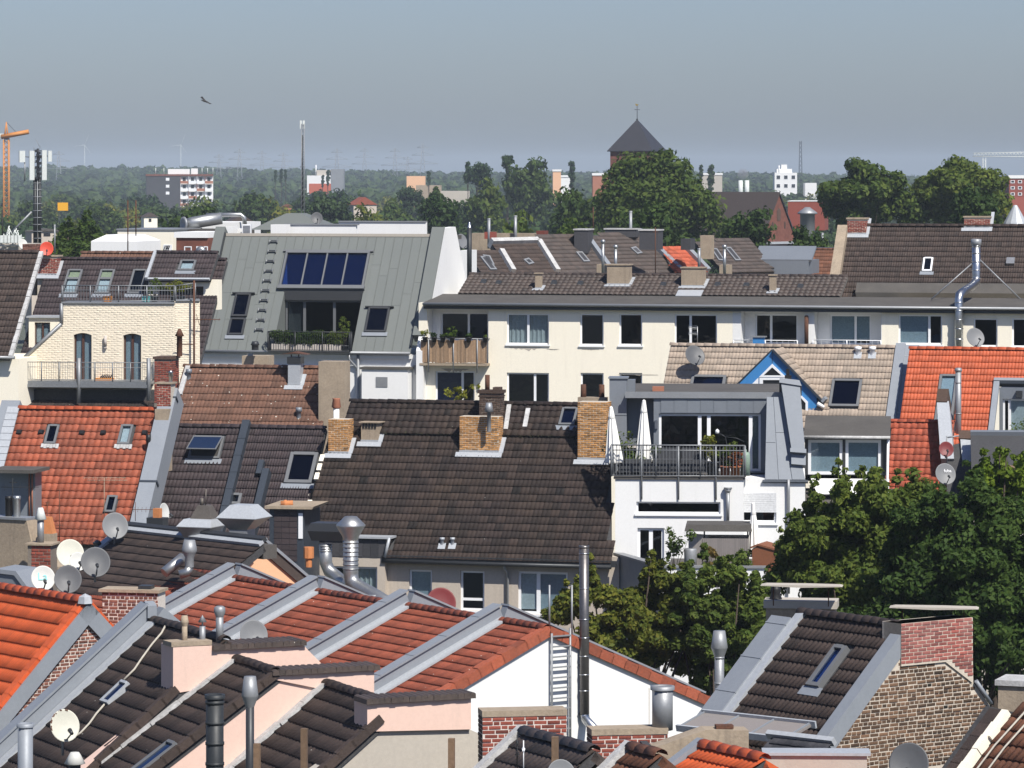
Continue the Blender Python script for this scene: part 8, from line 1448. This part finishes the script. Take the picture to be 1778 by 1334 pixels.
for r in range(4):
    for k in range(4):x0,x1=w2*k/4,w2*(k+1)/4; z=h_-(r+1)*2.75; b=MB(); b.box(F2,x0+.9,x1-1.0,z+1.0,z+2.3,-1.19,-1.1); T.part('window',b,_g2); b=MB(); b.box(F2,x0+.1,x1-.1,z,z+.95,-.3,-.1); b.box(F2,x0,x0+.12,z,z+2.7,-1.2,-.1); T.part('balcony',b,M_['frwhite' if(r+k)%3 else 'terra'])
b=MB(); b.box(F,w_-4.5,w_+3.5,h_+.7,h_+2.6,-6,-3); b.box(F,w_+4,w_+6.5,h_+.7,h_+2.8,-6,-3); T.part('roof_house',b,M_['white']); b=MB()
for x in(-9,-6,8,10,12):b.tube(F.pt(w_+x,h_+.7,-2),F.pt(w_+x,h_+3,-2),.12,None,5)
T.part('roof_aerial',b,M_['antw'])
T,F,w_,h_=far_building('far white factory block with orange band and grey tower',533,584,305,326,1900,'white',0,0,14,0,None,'factory'); b=MB(); b.box(F,1,w_,-3,h_*.33,.02,.15); T.part('orange_band',b,M_['torangen']); b=MB(); b.box(F,w_-2.5,w_+3.5,-10,h_+3,-12,.3); T.part('tower',b,M_['galv']); b=MB(); b.box(F,4.5,w_-3,h_,h_+2.6,-12,-3); T.part('penthouse',b,M_['greige']); b=MB(); b.tube(F.pt(4,h_,-5),F.pt(4,h_+5,-5),.3,None,6); T.part('chimney',b,M_['white'])
for a in(('far tan round roofed hall among the trees',706,738,306,321,1500,'peach'),('long low grey roofed hall among far trees',722,766,322,334,1300,'conc'),('far pale grey flat building behind conifer',765,815,332,346,1150,'greige'),('far salmon coloured building left of poplar',960,974,298,326,1350,'peach'),('white low far building beside the poplar',970,990,308,316,1400,'white'),('far pink brown block left of the church tower',1029,1058,305,330,1150,'terra'),('far white and pink building right of the church tree',1219,1254,304,312,1500,'greige'),('far red brick block with white windows at right edge',1752,1790,310,342,900,'brickr')):
    T,F,w_,h_=far_building(a[0],*a[1:7],rows=3 if a[1]>1700 else 0,cols=2 if a[1]>1700 else 0,top='white' if a[1]>900 else None)if a[1]!=1752 else far_building(a[0],*a[1:7],rows=3,cols=3,top='white')
T,F,w_,h_=far_building('far white works tower with stepped roof plant',1345,1384,300,330,1700,'white',2,3,10,0,None,'works_tower'); b=MB(); b.box(F,1,w_-2,h_,h_+1.6,-8,-2); b.box(F,3,w_-4,h_+1.6,h_+3.4,-7,-3); b.tube(F.pt(2,h_,-2),F.pt(2,h_+3,-2),.3,None,6); T.part('roof_plant',b,M_['white']); far_building('low white annex right of far works tower',1398,1418,318,330,1700,'white')
for u in(1286,1297):c=P(u,332,1500); b=MB(); b.tube(c-UP*4,c+UP*4.0,.85,None,10); single('works_chimney',b,M_['antw'],'left of two short white works chimneys' if u==1286 else 'right of two short white works chimneys','chimney',c,'white works chimneys')
vs=bpy.data.materials.new('steam'); vs.use_nodes=True; t=vs.node_tree; t.nodes.clear(); o_=t.nodes.new('ShaderNodeOutputMaterial'); v_=t.nodes.new('ShaderNodeVolumePrincipled'); v_.inputs['Density'].default_value=.28; v_.inputs['Color'].default_value=(.55,.55,.58,1); t.links.new(v_.outputs[0],o_.inputs[1])
b=MB(); c=P(1290,302,1500); b.lathe(c-UP*2.2,UP,[(0,0),(1.2,.4),(2.2,1.6),(2.1,3.0),(1.2,3.9),(0,4.2)],14); single('steam',b,vs,None,None,c,None,'stuff')
for i,(u,v,w_,mt,rm,nm)in enumerate(((262,375,24,'cream','tshade','far cream gabled house right of the rusty masts'),(96,402,36,'greige','felt','tan flat roofed house behind the conifers at left'),(85,400,60,'beige','felt','low beige house behind the black phone mast'),(635,354,42,'beige','tred','far red roofed house among central trees'),(420,384,40,'beige','tshade','far grey roofed house above the zinc parapet'),(500,357,14,'terra','trust','tiny far reddish house below the lattice mast'))):
    Y=(640,560,470,800,420,900)[i]; c=P(u-w_/2,v+14,Y); T=Thing('far_house',nm,'house',gbase(c)); F=facp(c,-20); s_=Y/FL; W=w_*s_; h_=12*s_; b=MB(); b.box(F,0,W,-c.z,h_,-W*.8,0); T.part('wall',b,M_[mt]); b=MB(); b.prism(F,[(-.2,h_),(W+.2,h_),(W*.5,h_+W*(.08 if rm=='felt' else .32))],-W*.85,.2); T.part('roof',b,M_[rm]); q=(W*.35,W*.55,h_*.3,h_*.75); b=MB(); b.box(F,*q,.01,.05); T.part('window',b,_g2)
c=P(100,366,600); T=Thing('orange_sign','square yellow orange rooftop sign above trees','sign',c); F=facp(c,0); s_=600/FL; b=MB(); b.box(F,0,18*s_,0,14*s_,-.3,0); T.part('board',b,M_['yellow']); b=MB()
for x in(.2,1.2):b.tube(F.pt(x,-4,-.2),F.pt(x,0,-.2),.06,None,5)
T.part('posts',b,M_['dkmetal'])
                                
Y=900; c=P(11,420,Y); T=Thing('tower_crane','orange tower crane at the left picture edge','crane',c); lattice(T,'mast',c,(420-243)*Y/FL,1.15,1.15,'orange',20,.13); s_=Y/FL
b=MB(); b.box(facp(P(8,243,Y),0),-.1,1.0,0,.9,-.8,0); T.part('cab',b,M_['dkmetal']); b=MB(); a,q=P(8,240,Y),P(11,212,Y); b.tube(a,q,.25,.1,6); b.tube(P(14,240,Y),q,.2,.1,6); T.part('apex',b,M_['orange']); b=MB(); p=[P(2,238,Y),P(50,229,Y)]; b.bar(p[0],p[1],.75); T.part('jib',b,M_['orange']); b=MB(); b.tube(q,P(30,232,Y),.05,None,4); T.part('stay',b,M_['dkmetal']); b=MB(); b.box(facp(P(-6,236,Y),0),0,1.6,-.3,.5,-.8,0); T.part('counterweight',b,M_['antw'])
Y=1300; c=P(1709,330,Y); T=Thing('tower_crane','white lattice crane jib reaching in from the right','crane',c); lattice(T,'mast',c-UP*8,8+(330-274)*Y/FL,.9,.9,'antw',14,.08); a,q=P(1690,272,Y),P(1850,273,Y); b=MB(); b.tube(a,q,.13,None,5); b.tube(a+UP*1.1,q+UP*1.8,.13,None,5); n=26
for k in range(n):z0,z1=a.lerp(q,k/n),a.lerp(q,(k+1)/n); m=z0.lerp(z1,.5)+UP*(1.1+.7*(k+.5)/n); b.tube(z0,m,.08,None,4); b.tube(m,z1,.08,None,4)
T.part('jib',b,M_['antw'])
def pylon(u,vt,Y,nm):
    c=P(u,320,Y); c.z=terrain_h(c.x,c.y); h=CZ-(vt-VH)*Y/FL-c.z; T=Thing('pylon',nm,'pylon',c,'far power pylons'); lattice(T,'tower',c,h,5.5,.8,'galv',9,.13); b=MB()
    for z,w_ in((h*.62,11),(h*.78,8),(h*.92,4)):b.tube(c+Vector((-w_,0,z)),c+Vector((w_,0,z)),.14,None,4); b.tube(c+Vector((-w_,0,z)),c+Vector((0,0,z+2.2)),.09,None,4); b.tube(c+Vector((w_,0,z)),c+Vector((0,0,z+2.2)),.09,None,4)
    T.part('crossarms',b,M_['galv'])
for i,(u,vt)in enumerate(((734,249),(686,257),(633,257),(585,258),(492,265),(455,262),(416,258),(380,268),(708,272),(102,262))):
    pylon(u,vt,2900+(i%3)*250,f'hazy far power pylon, {["tallest, near the treeline centre", "second left of the tallest", "third left of the tallest", "left of white factory", "right of apartment tower and lattice mast", "over gap right of apartment tower", "nearest right of apartment tower", "small, directly behind apartment tower", "small, between the two tallest", "at far left beside phone mast"][i]}')
for u,nm in((147,'faint far wind turbine left of the bird'),(314,'faint far wind turbine behind the apartment tower')):
    Y=4200; c=P(u,292,Y); T=Thing('wind_turbine',nm,'wind turbine',c,'far wind turbines'); b=MB(); b.tube(c-UP*20,c+UP*24,.28,.16,8); T.part('tower',b,M_['antw'])
    for k in range(3):a=.4+k*2.094; q=c+UP*24+Vector((0,-1.5,0)); b=MB(); b.tube(q,q+Vector((math.sin(a)*12,0,math.cos(a)*12)),.16,.06,5); T.part('blade',b,M_['antw'])
Y=2600; c=P(1390,300,Y); T=Thing('far_mast','faint tall lattice mast behind the hazy right hill','mast',c); lattice(T,'lattice',c-UP*14,14+(300-245)*Y/FL,2.4,1.2,'dkmetal',12,.16)
c=P(356,176,160); T=Thing('bird','dark bird gliding in the sky at upper left','bird',c); b=MB(); b.pipe([c+Vector((-.16,0,.05)),c+Vector((-.05,0,.02)),c+Vector((.08,0,-.03)),c+Vector((.2,0,-.08))],[.01,.04,.035,.008],8); b.add([c+Vector((-.05,0,.03)),c+Vector((.06,0,.0)),c+Vector((-.12,.1,.20)),c+Vector((-.2,.15,.16))],[(0,1,2,3)]); b.add([c+Vector((-.03,0,.0)),c+Vector((.08,0,-.02)),c+Vector((.28,-.1,-.1)),c+Vector((.2,-.1,-.12))],[(0,1,2,3)]); T.part('body',b,M_['feltd'])

# ================================================================ trees beyond the roofs
def proto(seed,rx,rz,n,leaf,lm,K=55,poplar=False,**kw):
    T=Thing('background_tree','x','tree',(0,0,0)); tree_parts(T,(0,0,-12),(0,0,rz*1.1+1.5),(rx,rx,rz),n,leaf,LEAF[lm],seed,K=K,trunk_r=.3,limbs=3,shell=.35 if not poplar else .1,r0=.25,r1=.45 if not poplar else .8,rag=.3,**kw); b=MB(); b.tube((0,0,-48),(0,0,-11.9),.4,.3,7); T.part('trunk',b,M_['bark']); return T.o
PR=[proto(11,5.2,5.5,2600,.55,'far'),proto(12,5.8,5.0,2600,.55,'bluegreen'),proto(13,4.6,6.0,2400,.55,'mid'),proto(14,6.2,5.2,2800,.55,'far'),proto(15,5.0,5.6,2400,.5,'olive')]
PO=proto(16,1.5,7.5,1400,.5,'bluegreen',30,True)
used=set()
def put(o,u,vtop,Y,label,wpx=None,group='trees beyond the roofs',name=None):
    p=P(u,vtop,Y); x,y=p.x,p.y; g=terrain_h(x,y); h=p.z-g; hz=max(v.co.z for v in o.children[0].data.vertices)if 'hz' not in o else o['hz']; o['hz']=hz; sz=h/hz; rx=o.get('rx')or max(v.co.x for v in o.children[0].data.vertices); o['rx']=rx; sx=sz if wpx is None else wpx*Y/FL/2/rx; sz=min(sz,sx*1.25)if wpx else sz
    if o.name in used:c=copy_tree(o)
    else:c=o; used.add(o.name)
    c.location=(x,y,p.z-hz*sz); c.scale=(sx,sx,sz); c.rotation_euler=(0,0,R.uniform(0,6.28)); c['label']=label; c['group']=group
    if name:c.name=name
    return c
GEN='leafy green tree in the wooded belt between rear roofs and hills'
rt=random.Random(21)
for k in range(240):
    Y=420+1150*rt.random()**.8; u=rt.uniform(-60,1840); h=rt.uniform(13.,18.8)+(Y-420)/1150*1.5; vt=VH+(CZ-h)*FL/Y
    if 200<u<620 and vt<345 and Y<1480:vt=352+rt.uniform(-4,14)if u<400 else vt+10
    if 1000<u<1330 and vt<330:vt+=25
    put(PR[k%5],u,max(vt,322),Y,GEN,wpx=None)
                          
for o,u,vt,Y,w_,nm in((PR[1],828,280,900,62,'tall blue green tree with narrow top left of the dense crown'),(PR[1],880,268,820,30,'tall narrow tree at left shoulder of dense crown'),(PR[3],918,270,820,95,'dense dark tree crown left of the church'),(PR[2],845,305,700,90,'bright rounded tree in front of the blue green one'),(PR[2],905,362,380,130,'bright green tree right above the dark rear roofs'),(PR[3],1005,322,480,110,'dark broad tree left beneath the church tower'),(PR[0],760,332,520,90,'dark broad tree above the zinc house parapet'),(PR[0],1300,356,360,105,'dark tree in front of the church nave'),(PR[4],645,350,560,90,'olive green tree behind the zinc parapet'),(PR[4],1745,355,370,70,'yellowish tree left of the metal turret'),(PR[3],1400,388,300,80,'green tree below the red hall'),(PR[1],575,336,650,100,'broad tree right of the lattice mast'),(PR[0],440,330,800,110,'broad tree below the apartment tower right side'),(PR[2],345,338,900,90,'light green tree before the apartment tower'),(PR[0],330,352,420,120,'dark tree behind silver ducts'),(PR[0],1690,318,330,110,'lower dark tree between the two big right trees'),(PR[3],1135,345,340,120,'tree base crown under the big church tree'),(PR[2],980,375,300,90,'low green tree right above the rear ridge'),(PR[1],715,322,900,60,'blue green tree before the tan hall'),(PR[0],752,338,800,70,'dark tree before the long low grey hall'),(PR[3],795,345,750,70,'rounded dark tree before the pale grey flat building'),(PR[2],690,340,760,80,'light green tree left of the tan hall'),(PR[3],600,325,1000,90,'tree before the white factory right end'),(PR[0],540,328,1000,80,'tree below the white factory left end'),(PR[4],480,338,800,90,'olive tree left of the lattice mast foot'),(PR[1],240,335,1100,90,'cool green tree before dark apartment slab'),(PR[0],180,352,800,80,'dark tree left of the two rusty masts'),(PR[3],60,345,900,90,'tree behind the phone mast')):
    put(o,u,vt,Y,nm,w_,'named trees beyond the roofs')
for u,vt,Y,w_,nm in((488,292,1500,9,'leftmost poplar of the trio left of lattice mast'),(496,293,1500,8,'rightmost poplar of the trio left of lattice mast'),(478,294,1520,8,'short poplar of the trio left of lattice mast'),(569,294,1600,10,'poplar in front of the white factory'),(560,303,1600,8,'small poplar in front of the orange band'),(994,278,1050,17,'tall twin topped poplar left of the church tower'),(1217,285,1100,11,'small poplar left of the rounder one by church tree'),(1234,284,1100,18,'rounder poplar right of church tree'),(882,269,900,14,'slim poplar behind the dense crown'),(812,279,1000,14,'slim poplar at left of blue green tree'),(745,296,1300,10,'slim poplar right of tan hall')):put(PO,u,vt,Y,nm,w_,'poplars')
tree('huge round chestnut tree hiding the church tower foot','chestnut_tree',1140,370,430,108,105,30000,.30,'mid',31,90,depth=6,extra=[(1095,290,36),(1140,285,30),(1180,320,40),(1225,360,40),(1240,395,36),(1060,360,40),(1075,320,34),(1160,268,14),(1085,292,24),(1112,284,22),(1150,274,20),(1130,292,26),(1068,306,18)])
tree('big round tree, left of the two by the white crane','garden_tree',1500,345,400,85,62,22000,.28,'mid',32,70,depth=5,extra=[(1450,340,34),(1555,345,40),(1497,300,28),(1585,370,34)]); tree('bigger round tree, right of the two under the white crane','garden_tree',1662,340,400,76,68,22000,.28,'mid',33,70,depth=5,extra=[(1660,290,26),(1722,315,30),(1610,330,30),(1735,350,26)])
for u,vt,w_,nm in((152,366,84,'dark conifer, right of two behind white block'),(118,378,74,'dark conifer, left of two behind white block'),(757,325,22,'small dark conifer poking above central trees')):
    Y=300 if vt>350 else 700; p=P(u,vt,Y); T=Thing('conifer',nm,'tree',(p.x,p.y,0),'dark conifers'); h=p.z; rng=np.random.default_rng(int(u)); n=26; zz=np.linspace(1-9./h,.995,n); C=[]; rc=[]
    for z in zz:
        for k in range(5):a=rng.uniform(0,6.28); r=min(w_*Y/FL/2,.16+.5*(h-h*z)); C.append((p.x+r*.7*math.cos(a),p.y+r*.7*math.sin(a),h*z)); rc.append(max(.16,r*.55))
    V,Fq=leafcloud(rng,np.array(C),np.array(rc),14000,.18 if Y<400 else .3); T.part('crown',npmesh('crown',V,Fq,T.base),LEAF['dark']); b=MB(); b.tube((p.x,p.y,0),(p.x,p.y,h*.95),.25,.05,8); T.part('trunk',b,M_['bark'])
                           
def woods():
    rng=np.random.default_rng(5); n=2600; Vs=[]; Fs=[]; k=0; bm_=[(x,y,z)for x,y,z in((0,0,1),(.72,.52,.45),(-.28,.85,.45),(-.9,0,.45),(-.28,-.85,.45),(.72,-.52,.45),(.28,.85,-.45),(-.72,.52,-.45),(-.72,-.52,-.45),(.28,-.85,-.45),(.9,0,-.45),(0,0,-1))]
    for i in range(n):
        Y=1550+2600*rng.random()**.75; x=rng.uniform(-.15,.15)*Y; g=terrain_h(x,Y); h=rng.uniform(13,18); r=rng.uniform(4.5,8); m=52; d=rng.normal(size=(m,3)); d/=np.linalg.norm(d,axis=1)[:,None]; d[:,2]=np.abs(d[:,2])*1.0-.15
        c=d*np.array([r,r,h*.42])*rng.uniform(.75,1.1,m)[:,None]+np.array([x,Y,g+h*.58]); nn=d+rng.normal(size=(m,3))*.35; nn/=np.linalg.norm(nn,axis=1)[:,None]; t=np.cross(nn,rng.normal(size=(m,3))); t/=np.linalg.norm(t,axis=1)[:,None]; b_=np.cross(nn,t); q=r*.36
        Vs.append(np.stack([c-t*q,c-b_*q,c+t*q,c+b_*q],1).reshape(-1,3))
    V=np.concatenate(Vs); o=bpy.data.objects.new('far_woods',npmesh('far_woods',V,np.arange(len(V)).reshape(-1,4))); o.data.materials.append(LEAF['far']); COL.objects.link(o); o['kind']='stuff'; o['label']='hazy wooded belt running along the horizon'
woods()
# ================================================================ air
hm=bpy.data.materials.new('haze'); hm.use_nodes=True; t=hm.node_tree; t.nodes.clear(); o_=t.nodes.new('ShaderNodeOutputMaterial'); v_=t.nodes.new('ShaderNodeVolumePrincipled'); v_.inputs['Density'].default_value=.00013; v_.inputs['Color'].default_value=(.55,.645,.75,1); v_.inputs['Anisotropy'].default_value=-.25; t.links.new(v_.outputs[0],o_.inputs[1])
b=MB(); b.box(GROUND,-1490,1490,-50,8900,-2,62); single('haze',b,hm,None,None,Vector((0,0,0)),None,'stuff')
